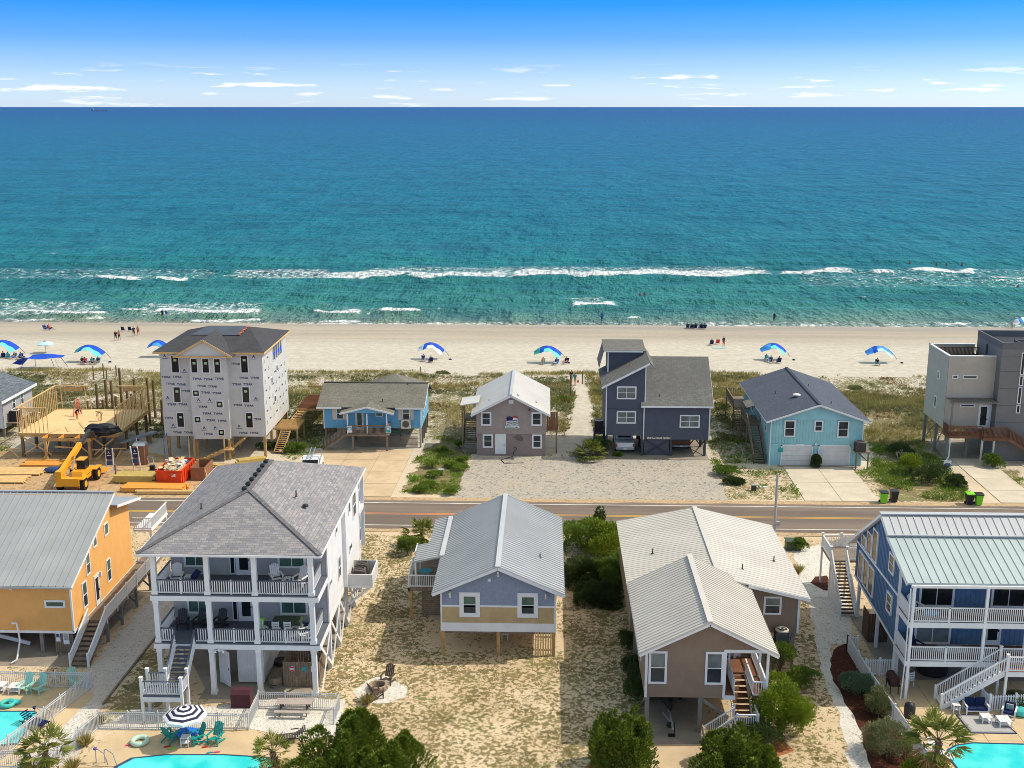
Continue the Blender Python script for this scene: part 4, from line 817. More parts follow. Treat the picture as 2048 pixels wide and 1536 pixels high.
    box(t, 'storeroom_wall', M['white'], -19.5, -17.85, 66.6, 71.5, .15, 3.0); battens(t, 'S', 66.6, [(-19.5,.15),(-17.85,.15),(-17.85,2.9),(-19.5,2.9)], M['white'], .2, .03, .02); battens(t, 'E', -17.85, [(66.6,.15),(71.5,.15),(71.5,2.9),(66.6,2.9)], M['white'], .3, .03, .02)
    box(t, 'storeroom_wall', M['white'], -20.7, -20.45, 66.6, 68.2, .1, 3.0)
    dl = B().beam((-20.45, 66.5, 1.35), (-19.85, 65.95, 1.35), .05, 2.4).build('storeroom_door', M['white'], t); B().tube((-19.95,66.0,1.3), (-19.9,65.95,1.45), .03).build('handle', M['darkmetal'], dl)
    # front stair and landing
    stairs(t, (-22.3, 65.15, 3.5), (-22.3, 63.0, 1.72), 1.15, M['deckgrey'], M['trim'], closed=True); 
    box(t, 'landing', M['deckgrey'], -24.1, -21.6, 61.9, 63.1, 1.6, 1.72); box(t, 'landing_band', M['trim'], -24.12, -21.58, 61.88, 61.96, 1.3, 1.6)
    railing(t, (-22.92, 65.15, 3.5), (-22.92, 63.1, 1.72), .95, 'trim', .14, .05, .1, 'deckgrey'); railing(t, (-21.68, 65.15, 3.5), (-21.68, 63.1, 1.72), .95, 'trim', .14, .05, .1, 'deckgrey')
    railing(t, (-24.05, 61.95, 1.72), (-21.65, 61.95, 1.72), .92, 'trim', .14, .05, .1, 'deckgrey'); railing(t, (-24.05, 61.95, 1.72), (-24.05, 62.4, 1.72), .92, 'trim', .14, .05, .1, 'deckgrey'); railing(t, (-21.65, 61.95, 1.72), (-21.65, 63.1, 1.72), .92, 'trim', .14, .05, .1, 'deckgrey'); railing(t, (-24.05, 63.05, 1.72), (-22.95, 63.05, 1.72), .92, 'trim', .14, .05, .1, 'deckgrey')
    for x, y in ((-24.05, 61.95), (-21.65, 61.95), (-24.05, 63.05), (-22.95, 63.1), (-21.65, 63.1)): post(t, x, y, 0, 2.85, .16, 'trim', cap=True)
    B().tube((-20.2, 65.1, 3.02), (-20.2, 65.1, 3.2), .05).lathe((-20.45,65.1,2.95), [(.1,0),(.04,.12)], 8).lathe((-19.95,65.1,2.95), [(.1,0),(.04,.12)], 8).beam((-20.45,65.1,3.08), (-19.95,65.1,3.08), .04, .04).build('flood_light', M['trim'], t)
big_house()
def orange_house():
    t = thing('orange_house', 'bright orange sided house with tall grey standing seam roof at the left edge', 'house', (-40, 70.3, 0)); X0, X1, Y0, Y1 = -52.0, -31.55, 70.3, 81.6
    pl = [(Y0, 1.7), (Y1, 1.7), (Y1, 7.05), (78.5, 7.7), (78.45, 8.5), (Y0, 5.1)]
    B().prism([(X0, u, z) for u, z in pl], (X1-.03-X0, 0, 0)).build('wall', M['orange'], t); lap(t, 'E', X1, pl, M['orange'], .15); lap(t, 'S', Y0, [(X0, 1.75), (X1, 1.75), (X1, 5.05), (X0, 5.05)], M['orange'], .15)
    box(t, 'corner_board', M['trim'], X1-.06, X1+.05, Y0-.05, Y0+.08, 1.7, 5.1); box(t, 'floor_band', M['trim'], X0, X1+.03, Y0-.05, Y0-.01, 1.58, 1.76); box(t, 'floor_band', M['trim'], X1+.01, X1+.05, Y0, Y1, 1.58, 1.76)
    panelroof(t, (X0, 69.95, 5.08), (X1+.25, 69.95, 5.08), (X1+.25, 78.5, 8.72), (X0, 78.5, 8.72), M['metal_grey'], 0.5, .07)
    beam(t, 'ridge_cap', M['galv'], (X0, 78.5, 8.78), (X1+.28, 78.5, 8.78), .25, .08); beam(t, 'rake_board', M['trim'], (X1+.26, 69.95, 4.98), (X1+.26, 78.5, 8.62), .05, .16); beam(t, 'gutter', M['galv'], (X0, 69.9, 5.0), (X1+.25, 69.9, 5.0), .1, .12)
    box(t, 'wall', M['orange'], X0, X1-.05, 78.2, 78.42, 7.6, 8.62)
    roof(t, (X1+.6, 82.7, 6.95), (X0, 82.7, 6.95), (X0, 78.0, 7.95), (X1+.6, 78.0, 7.95), M['metal_grey']); beam(t, 'rake_board', M['trim'], (X1+.6, 78.0, 7.85), (X1+.6, 82.7, 6.85), .05, .2)
    for y, y2, za, zb, k in ((72.05, 72.85, 2.5, 4.37, 1), (73.0, 73.75, 4.5, 6.1, 1), (76.5, 77.25, 2.5, 4.25, 1), (74.5, 75.2, 5.95, 6.75, 0), (76.6, 77.4, 6.0, 6.95, 0)): window(t, 'E', X1, y, y2, za, zb, .1, kind='hung' if k else 'fixed')
    door(t, 'E', X1, 74.15, 75.0, 1.78, 4.0, 'trim', 'glassd'); window(t, 'S', Y0, -33.35, -31.95, 3.42, 3.98, .13, kind='fixed')
    B().lathe((-35.5,70.2,4.75), [(.08,-.05),(.08,.05)], 8).beam((-35.6,70.2,4.8), (-35.4,70.2,4.8), .1, .1).build('lamp', M['trim'], t); fbox(B(), 'E', X1, 75.2, 75.35, 3.6, 3.95, 0, .15).build('lamp', M['trim'], t)
    # side deck and stair
    box(t, 'deck', M['oldwood'], X1+.06, -29.95, 72.0, 86, 1.6, 1.74)
    for i in range(7): railing(t, (-30.0, 72.05+2*i, 1.74), (-30.0, 74.0+2*i, 1.74), .95, 'vinyl', .07, .04); post(t, -30.0, 72.03+2*i, 1.5, 2.78, .12, 'vinyl')
    for y in (72.3, 75, 78, 81): post(t, -30.1, y, 0, 1.6, .18, 'greyprime'); xbrace(t, (-30.1, y), (-31.3, y), .3, 1.5, M['greyprime']) if y > 73 else None
    stairs(t, (-30.6, 72.0, 1.74), (-30.6, 68.5, .05), 1.2, M['oldwood'], M['oldwood']); 
    for x in (-31.2, -30.0): railing(t, (x, 72.0, 1.74), (x, 68.55, .05), .9, 'vinyl', .09, .04); post(t, x, 68.5, 0, 1.05, .12, 'vinyl')
    # upper balcony at the road end
    box(t, 'balcony', M['trim'], X1+.02, -30.1, 82.2, 86, 4.3, 4.45); railing(t, (-30.15, 82.25, 4.45), (-30.15, 86, 4.45), .95); railing(t, (X1, 82.25, 4.45), (-30.15, 82.25, 4.45), .95)
    for y in (82.3, 85.8): post(t, -30.2, y, 1.7, 4.3, .15)
    railing(t, (X1, 82.25, 1.74), (-30.15, 82.25, 1.74), .95)
    for y in (70.6, 74.4, 78.2, 81.4):
        for x in (-33.9, -37.5, -41, -45): post(t, x, y, 0, 1.7, .24, 'greyprime')
    for i in range(9): box(t, 'shed_board', M['oldwood'], -32.95+.14*i, -32.83+.14*i, 70.4, 70.44, .1, 1.66)
    for x, z0, z1, m in ((-32.85, .95, 1.55, 'signblue'), (-32.35, .75, 1.6, 'trim')):
        s_ = fbox(B(), 'S', 70.36, x, x+(.4 if m != 'signblue' else .3), z0, z1, 0, .03).build('sign_board', M['trim'], t); fbox(B(), 'S', 70.33, x+.04, x+(.36 if m != 'signblue' else .26), z0+.3, z1-.05, 0, .012).build('sign_print', M['signblue'] if m == 'signblue' else M['galv'], s_)
    B().path([(-35.5,70.1,2.3),(-35.5,69.9,2.45),(-35.2,69.9,2.45),(-35.1,69.9,1.2),(-35.0,69.0,.25),(-35.3,68.8,.1)], .06).build('drain_pipe', M['trim'], t)
    beam(t, 'stair_stringer', M['trim'], (-35.3, 72, 1.2), (-41, 72, 1.9), .1, .3); beam(t, 'brace', M['trim'], (-35.2, 71.5, .2), (-39, 71.5, 1.2), .1, .25)
orange_house()
def blue_house():
    t = thing('blue_house', 'blue house with two white-railed porches and pale standing seam roof at the right edge', 'house', (28, 66, 0)); X0, X1, Y0, Y1 = 22.42, 36.0, 68.3, 78.2
    pl = [(Y0, 2.62), (Y1, 3.1), (Y1, 5.9), (72.4, 9.55), (70.7, 8.75), (Y0, 8.1)]
    B().prism([(X0+.03, u, z) for u, z in pl], (X1-X0, 0, 0)).build('wall', M['blue'], t); battens(t, 'W', X0+.03, pl, M['blue'], .3, .04, .03); battens(t, 'S', Y0, [(X0,2.65),(X1,2.65),(X1,7.9),(X0,7.9)], M['blue'], .3, .04, .02)
    box(t, 'corner_board', M['trim'], X0-.03, X0+.12, Y0-.05, Y0+.1, 0, 8.0)
    for a, c in (((78.2, 5.75), (68.3, 5.9)), ((78.2, 3.1), (68.3, 2.6))): beam(t, 'trim_board', M['trim'], (X0-.02, *a), (X0-.02, *c), .06, .14)
    xl = 22.15
    panelroof(t, (xl, 66.1, 7.72), (X1, 66.1, 7.72), (X1, 70.75, 9.02), (xl, 70.75, 9.02), M['metal_green'], .52, .06); panelroof(t, (xl, 70.6, 9.1), (X1, 70.6, 9.1), (X1, 72.4, 9.88), (xl, 72.4, 9.88), M['metal_white'], .52, .06)
    roof(t, (X1, 80.0, 4.95), (xl, 80.0, 4.95), (xl, 72.4, 9.88), (X1, 72.4, 9.88), M['metal_green'], .52, .05, .03)
    beam(t, 'ridge_cap', M['metal_white'], (xl-.03, 72.4, 9.95), (X1, 72.4, 9.95), .45, .06); beam(t, 'flashing', M['metal_white'], (xl-.03, 70.62, 9.12), (X1, 70.62, 9.12), .3, .06)
    for a, c in (((66.1, 7.62), (70.7, 8.92)), ((70.6, 9.0), (72.4, 9.78)), ((80.0, 4.85), (72.4, 9.78))): beam(t, 'rake_board', M['trim'], (xl, *a), (xl, *c), .05, .2)
    B().prism([(xl+.05, 80.0, 4.83), (xl+.05, 72.4, 9.7), (X0, 72.4, 9.7), (X0, 80.0, 4.83)], (0, 0, -.03)).build('soffit', M['trim'], t)
    window(t, 'W', X0, 69.5, 70.6, 6.7, 8.0, .12, ('glassd', 'glassd')); window(t, 'W', X0, 69.4, 70.5, 4.0, 5.35, .12, ('glassd', 'glassd'))
    for i, (y, zt) in enumerate(((73.3, 8.2), (74.6, 7.5), (75.9, 6.8))): window(t, 'W', X0, y, y+1.15, 5.95, zt, .09, ('glassd', 'glassd'), 'fixed')
    for y in (73.6, 74.9, 76.2): window(t, 'W', X0, y, y+1.15, 3.35, 5.4, .09, ('glassd', 'glassd'), 'fixed')
    window(t, 'S', Y0, 23.7, 25.9, 5.2, 7.15, .14, ('glassd', 'glassd'), 'fixed', cells=2); window(t, 'S', Y0, 28.2, 30.4, 5.2, 7.15, .14, ('glassd', 'glassd'), 'fixed', cells=2); window(t, 'S', Y0, 23.6, 25.9, 2.65, 4.6, .14, ('blind', 'glassd'), 'fixed', cells=2); door(t, 'S', Y0, 28.0, 29.05, 2.62, 4.7, 'trim', 'glassd')
    for z in (2.55, 5.15):
        box(t, 'porch_deck', M['redwood'], X0+.05, X1, 66.0, Y0, z-.06, z+.03); box(t, 'porch_band', M['trim'], X0-.02, X1, 65.92, 65.99, z-.3, z+.04); box(t, 'porch_band', M['trim'], X0-.04, X0+.03, 66.0, Y0, z-.3, z+.04)
    px_ = (22.6, 27.05, 29.6, 33)
    for i, x in enumerate(px_): post(t, x, 66.0, 0 if i in (0, 3) else 2.6, 7.6, .17)
    for za, xs in ((5.18, ((22.7, 27.0), (27.1, 29.55), (29.7, 33))), (2.58, ((22.7, 27.0), (27.1, 28.0)))):
        for a, c in xs: railing(t, (a, 66.0, za), (c, 66.0, za), 1.0, 'vinyl', .12, .045, .1, mid=[.5] if c-a > 3 else None)
        railing(t, (22.5, 66.1, za), (22.5, Y0, za), 1.0, 'vinyl', .07, .05)
    box(t, 'porch_beam', M['trim'], X0, X1, 65.95, 66.1, 7.45, 7.62)
    # front stair
    box(t, 'landing', M['redwood'], 28.1, 30.4, 64.7, 65.95, 2.45, 2.58); box(t, 'landing_band', M['trim'], 28.08, 30.4, 64.64, 64.7, 2.3, 2.6); railing(t, (28.15, 64.75, 2.58), (30.4, 64.75, 2.58), 1.0, 'vinyl', .12, .045); railing(t, (28.15, 65.9, 2.58), (29.5, 65.9, 2.58), 1.0, 'vinyl', .12, .045)
    stairs(t, (28.1, 65.32, 2.58), (24.45, 65.32, .05), 1.1, M['trim'], M['trim'])
    for y in (64.75, 65.9): railing(t, (28.1, y, 2.58), (24.4, y, .05), .95, 'vinyl', .14, .045, .1); post(t, 24.4, y, 0, 1.05, .14); post(t, 28.15, y, 0, 3.7, .14, cap=True)
    post(t, 30.3, 64.8, 0, 3.7, .14, cap=True)
    # understory posts
    for x in (22.7, 27, 32):
        for y in (68.5, 73, 77.8): post(t, x, y, 0, 2.62, .2, 'white')
    # west stair to the entry deck
    stairs(t, (22.0, 81.3, 2.9), (22.0, 77.9, .1), 1.05, M['darkwood'], M['trim']); box(t, 'entry_deck', M['oldwood'], 21.4, 24.2, 81.3, 84.2, 2.8, 2.95)
    for x in (21.45, 22.58): railing(t, (x, 81.3, 2.92), (x, 77.85, .1), .95, 'vinyl', .12, .04)
    B().prism([(21.42, 81.3, 2.8), (21.42, 77.9, .05), (21.42, 81.3, .05)], (.05, 0, 0)).build('stair_lattice', M['white'], t)
    railing(t, (21.45, 84.1, 2.95), (24.1, 84.1, 2.95), 1.0); railing(t, (21.45, 81.3, 2.95), (21.45, 84.1, 2.95), 1.0); railing(t, (22.6, 81.35, 2.95), (24.1, 81.35, 2.95), 1.0)
    for x, y in ((21.45, 84.1), (22.9, 84.1), (21.45, 81.3), (22.6, 81.3), (21.45, 77.85), (22.58, 77.85)): post(t, x, y, 0, 4.05 if y > 78 else 1.1, .13, cap=True)
    for i in range(8): box(t, 'shower_board', M['darkwood'], 22.3+.17*i, 22.45+.17*i, 73.6, 73.64, .1, 2.2)
    for i in range(8): box(t, 'shower_board', M['darkwood'], 22.28, 22.32, 73.7+.17*i, 73.85+.17*i, .1, 2.2)
    B().path([(22.38,66.0,7.4),(22.38,65.95,2.4),(22.3,65.9,.2),(22.2,65.7,.12)], .045).build('downpipe', M['trim'], t)
blue_house()
# ================================================================== houses, ocean row
def cottage():
    t = thing('blue_cottage', 'small sky-blue stilt cottage with brown-grey shingle roof and porch stair', 'house', (-18.6, 119.5, 0)); X0, X1, Y0, Y1 = -23.95, -13.4, 119.3, 127.0
    pe = [(Y0, 2.2), (Y1, 2.2), (Y1, 4.7), (123.4, 6.05), (Y0, 4.7)]
    B().prism([(X0, u, z) for u, z in pe], (X1-.03-X0, 0, 0)).build('wall', M['cottage'], t); lap(t, 'S', Y0, [(X0, 2.2), (X1, 2.2), (X1, 4.6), (X0, 4.6)], M['cottage'], .2); lap(t, 'E', X1, pe, M['cottage'], .2)
    for x in (X0-.02, X1-.08): box(t, 'corner_board', M['trim'], x, x+.1, Y0-.05, Y0+.05, 0 if x > -20 else 2.1, 4.6)
    x0, x1 = X0-.65, X1+.45; zr = 6.25
    roof(t, (x0, 118.8, 4.62), (x1, 118.8, 4.62), (x1, 123.5, zr), (x0, 123.5, zr), M['shb']); roof(t, (x1, 127.5, 4.62), (x0, 127.5, 4.62), (x0, 123.5, zr), (x1, 123.5, zr), M['shb']); beam(t, 'ridge_shingles', M['shb'], (x0, 123.5, zr+.03), (x1, 123.5, zr+.03), .3, .05)
    beam(t, 'fascia', M['trim'], (x0, 118.78, 4.52), (-21.9, 118.78, 4.52), .05, .17); beam(t, 'fascia', M['trim'], (-16.1, 118.78, 4.52), (x1, 118.78, 4.52), .05, .17); beam(t, 'rake_board', M['trim'], (x1, 118.8, 4.5), (x1, 123.5, zr-.1), .05, .16)
    # porch gable
    a, c, zg, m = -21.9, -16.1, 5.05, -19.0
    roof(t, (a, 117.6, 4.3), (a, 119.6, 4.3), (m, 121, zg), (m, 117.6, zg-.02), M['shb'], name='porch_roof'); roof(t, (c, 119.6, 4.3), (c, 117.6, 4.3), (m, 117.6, zg-.02), (m, 121, zg), M['shb'], name='porch_roof')
    for e in (a, c): beam(t, 'rake_board', M['trim'], (e, 117.58, 4.2), (m, 117.58, zg-.12), .05, .18)
    B().prism([(a+.5, 117.8, 4.25), (c-.5, 117.8, 4.25), (m, 117.8, 4.85)], (0, .1, 0)).build('porch_gable', M['cottage'], t)
    box(t, 'porch_deck', M['oldwood'], -21.3, -16.7, 117.6, Y0, 1.75, 1.95)
    for x in (-21.1, -19.0, -16.9): post(t, x, 117.75, 1.9, 4.2, .12)
    for x in (-20.6, -16.95): post(t, x, 117.9, 0, 1.75, .2, 'oldwood')
    railing(t, (-21.1, 117.7, 1.95), (-16.8, 117.7, 1.95), 1.0, 'oldwood', .12, .05); railing(t, (-16.75, 117.7, 1.95), (-16.75, Y0, 1.95), 1.0, 'oldwood', .12, .05)
    stairs(t, (-21.3, 118.4, 1.95), (-23.6, 118.4, .2), 1.1, M['oldwood'], M['oldwood']); railing(t, (-21.3, 117.85, 1.95), (-23.5, 117.85, .2), .95, 'oldwood', .13, .05); railing(t, (-23.9, 117.9, .0), (-23.9, 119.0, .0), 1.3, 'oldwood', .2, .06)
    for x, f in ((-21.15, 0), (-17.0, 1)): s_ = fbox(B(), 'S', 117.62, x, x+.55, 2.15, 2.85, 0, .03).build('sign_board', M['trim'], t); fbox(B(), 'S', 117.59, x+.05, x+.5, 2.42 if not f else 2.2, 2.75, 0, .015).build('sign_print', M['signteal'], s_); B().tube((x+.275, 117.575, 2.58), (x+.275, 117.565, 2.58), .14, .14, 14).build('round_emblem', M['trim'], s_)
    window(t, 'S', Y0, -22.55, -21.75, 3.15, 4.5, .08); window(t, 'S', Y0, -15.4, -14.6, 3.2, 4.55, .08); window(t, 'S', Y0, -18.3, -17.5, 3.5, 4.2, .08, kind='fixed'); door(t, 'S', Y0, -20.5, -19.6, 1.95, 4.15, 'trim', 'glassg')
    for x in (-22.97, -21.72, -15.84, -14.57): fbox(B(), 'S', Y0, x, x+.38, 3.12, 4.52, 0, .06).build('shutter', M['beige'], t)
    for y in (120.5, 123.5): window(t, 'E', X1, y, y+.8, 3.0, 4.4, .08)
    u_ = thing('heat_pump', 'cream wall-mounted heat pump on the front of the sky-blue cottage', 'air conditioner', (-15, 119, 2.3)); B().box(-15.5, -14.5, 118.75, 119.2, 2.3, 3.28).build('casing', M['beige'], u_); B().tube((-15.0, 118.74, 2.8), (-15.0, 118.72, 2.8), .36, .36, 20).build('fan_grille', M['condenser'], u_)
    for k in range(5): xx = X1-.1; post(t, xx, 119.5+1.8*k, 0, 2.2, .2, 'oldwood'); post(t, X0+.2, 119.5+1.8*k, 0, 2.2, .2, 'oldwood')
    for x in (-21, -18.5, -16): post(t, x, 122, 0, 2.2, .2, 'oldwood')
    b = B()
    for i in range(62): x = -20.3+.105*i; b.box(x, x+.05, 119.5, 119.53, .05, 1.25)
    for z in (.3, 1.0): b.box(-20.3, -13.8, 119.54, 119.57, z, z+.05)
    b.build('picket_screen', M['oldwood'], t)
    # rear wing
    B().box(-20.2, -14.6, 127.0, 131.0, 1.5, 4.6).build('rear_wing', M['cottage'], t); q0, q1, r0 = (-20.6, 126.6), (-14.2, 131.4), 6.1
    xm = -17.4; roof(t, (-20.6,124.8,4.9), (-14.2,124.8,4.9), (xm,128.6,r0), (xm,128.6,r0), M['shb']); roof(t, (-14.2,124.8,4.9), (-14.2,131.4,4.6), (xm,128.6,r0), (xm,128.6,r0), M['shb']); roof(t, (-20.6,131.4,4.6), (-20.6,124.8,4.9), (xm,128.6,r0), (xm,128.6,r0), M['shb']); roof(t, (-14.2,131.4,4.6), (-20.6,131.4,4.6), (xm,128.6,r0), (xm,128.6,r0), M['shb'])
    vent(t, -15.2, 123.1, 6.1, .3); vent(t, -17.6, 119.9, 5.0, .3)
cottage()
def taupe_house():
    t = thing('taupe_house', 'two-storey taupe house with pale gable roof, flag mural and white front door', 'house', (-3.6, 116.6, 0)); X0, X1, Y0, Y1 = -7.25, 0.08, 116.6, 127.2; xr, zr = -3.6, 6.82
    gp = gablepoly(X0, X1, 2.45, 4.55, xr, 6.55); B().prism([(u, Y1, z) for u, z in gp], (0, Y0+.03-Y1, 0)).build('wall', M['taupe'], t); B().box(X0+.04, X1-.04, Y0+.06, Y1, 0, 2.45).build('ground_floor_wall', M['stucco'], t)
    lap(t, 'S', Y0, gp, M['taupe'], .21, out=.04); lap(t, 'E', X1, [(Y0, 2.45), (Y1, 2.45), (Y1, 4.5), (Y0, 4.5)], M['taupe'], .21)
    for s, xe in ((-1, -7.8), (1, 0.52)):
        ze = zr-abs(xe-xr)*.52; roof(t, (xe, 116.0, ze), (xe, 127.8, ze), (xr, 127.8, zr), (xr, 116.0, zr), M['metal_pale'], .3, .012, .03); beam(t, 'rake_board', M['trim'], (xe, 116.02, ze-.14), (xr, 116.02, zr-.14), .05, .18)
    beam(t, 'ridge_cap', M['metal_white'], (xr, 115.98, zr+.03), (xr, 127.85, zr+.03), .3, .06)
    for x, y in ((-2.9, 117.2), (-1.0, 118.2)): vent(t, x, y, zr-abs(x-xr)*.52, .2)
    vent(t, -6.0, 118.4, 5.5, .2)
    for u0, u1, z0, z1 in ((-6.77,-5.67,3.34,4.9), (-1.46,-.34,3.36,4.9)): window(t, 'S', Y0-.03, u0, u1, z0, min(z1, 4.85), .17, ('glass', 'glass'))
    for u0, u1, z0, z1 in ((-6.6,-5.5,.88,2.38), (-1.4,-.33,.86,2.4)): window(t, 'S', Y0+.06, u0, u1, z0, z1, .17, ('glass', 'glass'))
    door(t, 'S', Y0+.06, -5.3, -4.15, .2, 2.42, 'trim'); fbox(B(), 'S', Y0-.03, -3.85, -3.35, 5.75, 6.15, 0, .05).build('gable_vent', M['trim'], t)
    # mural: a waving banner of stripes and dark canton, lettered board below, whale on the wall
    pls = [[(-4.1,3.38),(-2.85,3.38),(-2.85,4.1),(-3.3,4.25),(-4.1,4.05)]]
    mu = B(); mu.prism([(u, Y0-.05, z) for u, z in pls[0]], (0, -.025, 0)); pan = mu.build('banner_mural', M['trim'], t)
    k = B(); k.prism([(u, Y0-.078, z) for u, z in [(-4.1,3.9),(-3.5,3.92),(-3.35,4.2),(-3.75,4.38),(-4.05,4.3)]], (0, -.02, 0)); k.build('canton', M['signnavy'], pan)
    for i in range(3):
        z = 3.5+.2*i; B().prism([(u, Y0-.077, zz) for u, zz in [(-4.0,z-.03),(-3.6,z+.03),(-3.2,z-.02),(-2.9,z+.05),(-2.9,z+.13),(-3.2,z+.06),(-3.6,z+.11),(-4.0,z+.05)]], (0, -.012, 0)).build('stripe', M['black'], pan)
    B().prism([(u, Y0-.077, zz) for u, zz in [(-3.5,4.2),(-3.1,4.28),(-2.85,4.16),(-2.85,4.28),(-3.1,4.42),(-3.5,4.32)]], (0, -.012, 0)).build('stripe', M['red'], pan)
    nb = fbox(B(), 'S', Y0-.04, -4.25, -2.72, 3.08, 3.3, 0, .03).build('name_board', M['trim'], t); [fbox(B(), 'S', Y0-.07, u, u+w_, 3.13, 3.13+h_, 0, .01).build('painted_mark', M['signteal' if u < -3.2 else 'signnavy'], nb) for u, w_, h_ in ((-4.1,.05,.12),(-3.98,.12,.12),(-3.8,.06,.13),(-3.68,.14,.1),(-3.46,.05,.13),(-3.34,.07,.12),(-3.18,.04,.11),(-3.08,.1,.07),(-2.92,.05,.11))]
    wh = [(-3.42,2.25),(-3.3,2.12),(-3.2,2.12),(-3.05,2.28),(-2.7,2.3),(-2.42,2.15),(-2.34,1.9),(-2.4,1.7),(-2.75,1.66),(-3.0,1.78),(-3.2,1.95),(-3.38,2.05)]
    B().prism([(u, Y0+.055, z) for u, z in wh], (0, -.02, 0)).build('whale_mural', M['stucco_d'], t)
    fbox(B(), 'S', Y0-.03, -1.75, -1.6, 5.0, 5.2, 0, .12).build('camera_lamp', M['black'], t)
    b = B(); b.path([(-3.3,116.4,.9),(-3.2,116.4,1.1),(-3.0,116.4,.9),(-3.1,116.4,.7),(-3.3,116.4,.6)], .03); b.path([(-3.3,116.4,.6),(-3.4,116.3,.06),(-4.6,115.0,.05),(-4.2,113.9,.05),(-2.2,114.1,.05)], .03); b.build('garden_hose', M['black'], t)
    # west stair with canopy, east outdoor shower
    roof(t, (-9.1, 118.6, 5.0), (-9.1, 121.8, 5.0), (-7.1, 121.8, 5.35), (-7.1, 118.6, 5.35), M['metal_pale'], name='stair_canopy')
    for y in (118.8, 121.6): post(t, -8.9, y, 0, 4.95, .12, 'oldwood')
    stairs(t, (-8.1, 120.6, 3.0), (-8.1, 117.2, .1), 1.2, M['oldwood'], M['oldwood']); box(t, 'stair_deck', M['oldwood'], -8.8, X0, 120.6, 123, 2.85, 3.0); post(t, -8.75, 117.4, 0, 3.2, .12, 'oldwood'); beam(t, 'handrail', M['oldwood'], (-8.75, 117.3, 1.0), (-8.75, 120.6, 3.9), .08, .1); beam(t, 'stair_screen', M['darkwood'], (-8.72, 117.5, .8), (-8.72, 120.5, 2.6), .04, 1.2)
    for i in range(6): box(t, 'shower_board', M['redwood'], .15+.19*i, .32+.19*i, 117.6, 117.64, 2.6, 4.6)
    box(t, 'shower_floor', M['oldwood'], .12, 1.4, 117.6, 119.4, 2.5, 2.6); box(t, 'shower_side', M['redwood'], 1.3, 1.34, 117.66, 119.4, 2.6, 4.5); post(t, 1.2, 117.8, 0, 2.5, .15, 'oldwood'); post(t, 1.2, 119.2, 0, 2.5, .15, 'oldwood')
M['stucco_d'] = paint('mural_dark_taupe', S(116,102,98), 0.85, 0.15, 0.1)
taupe_house()
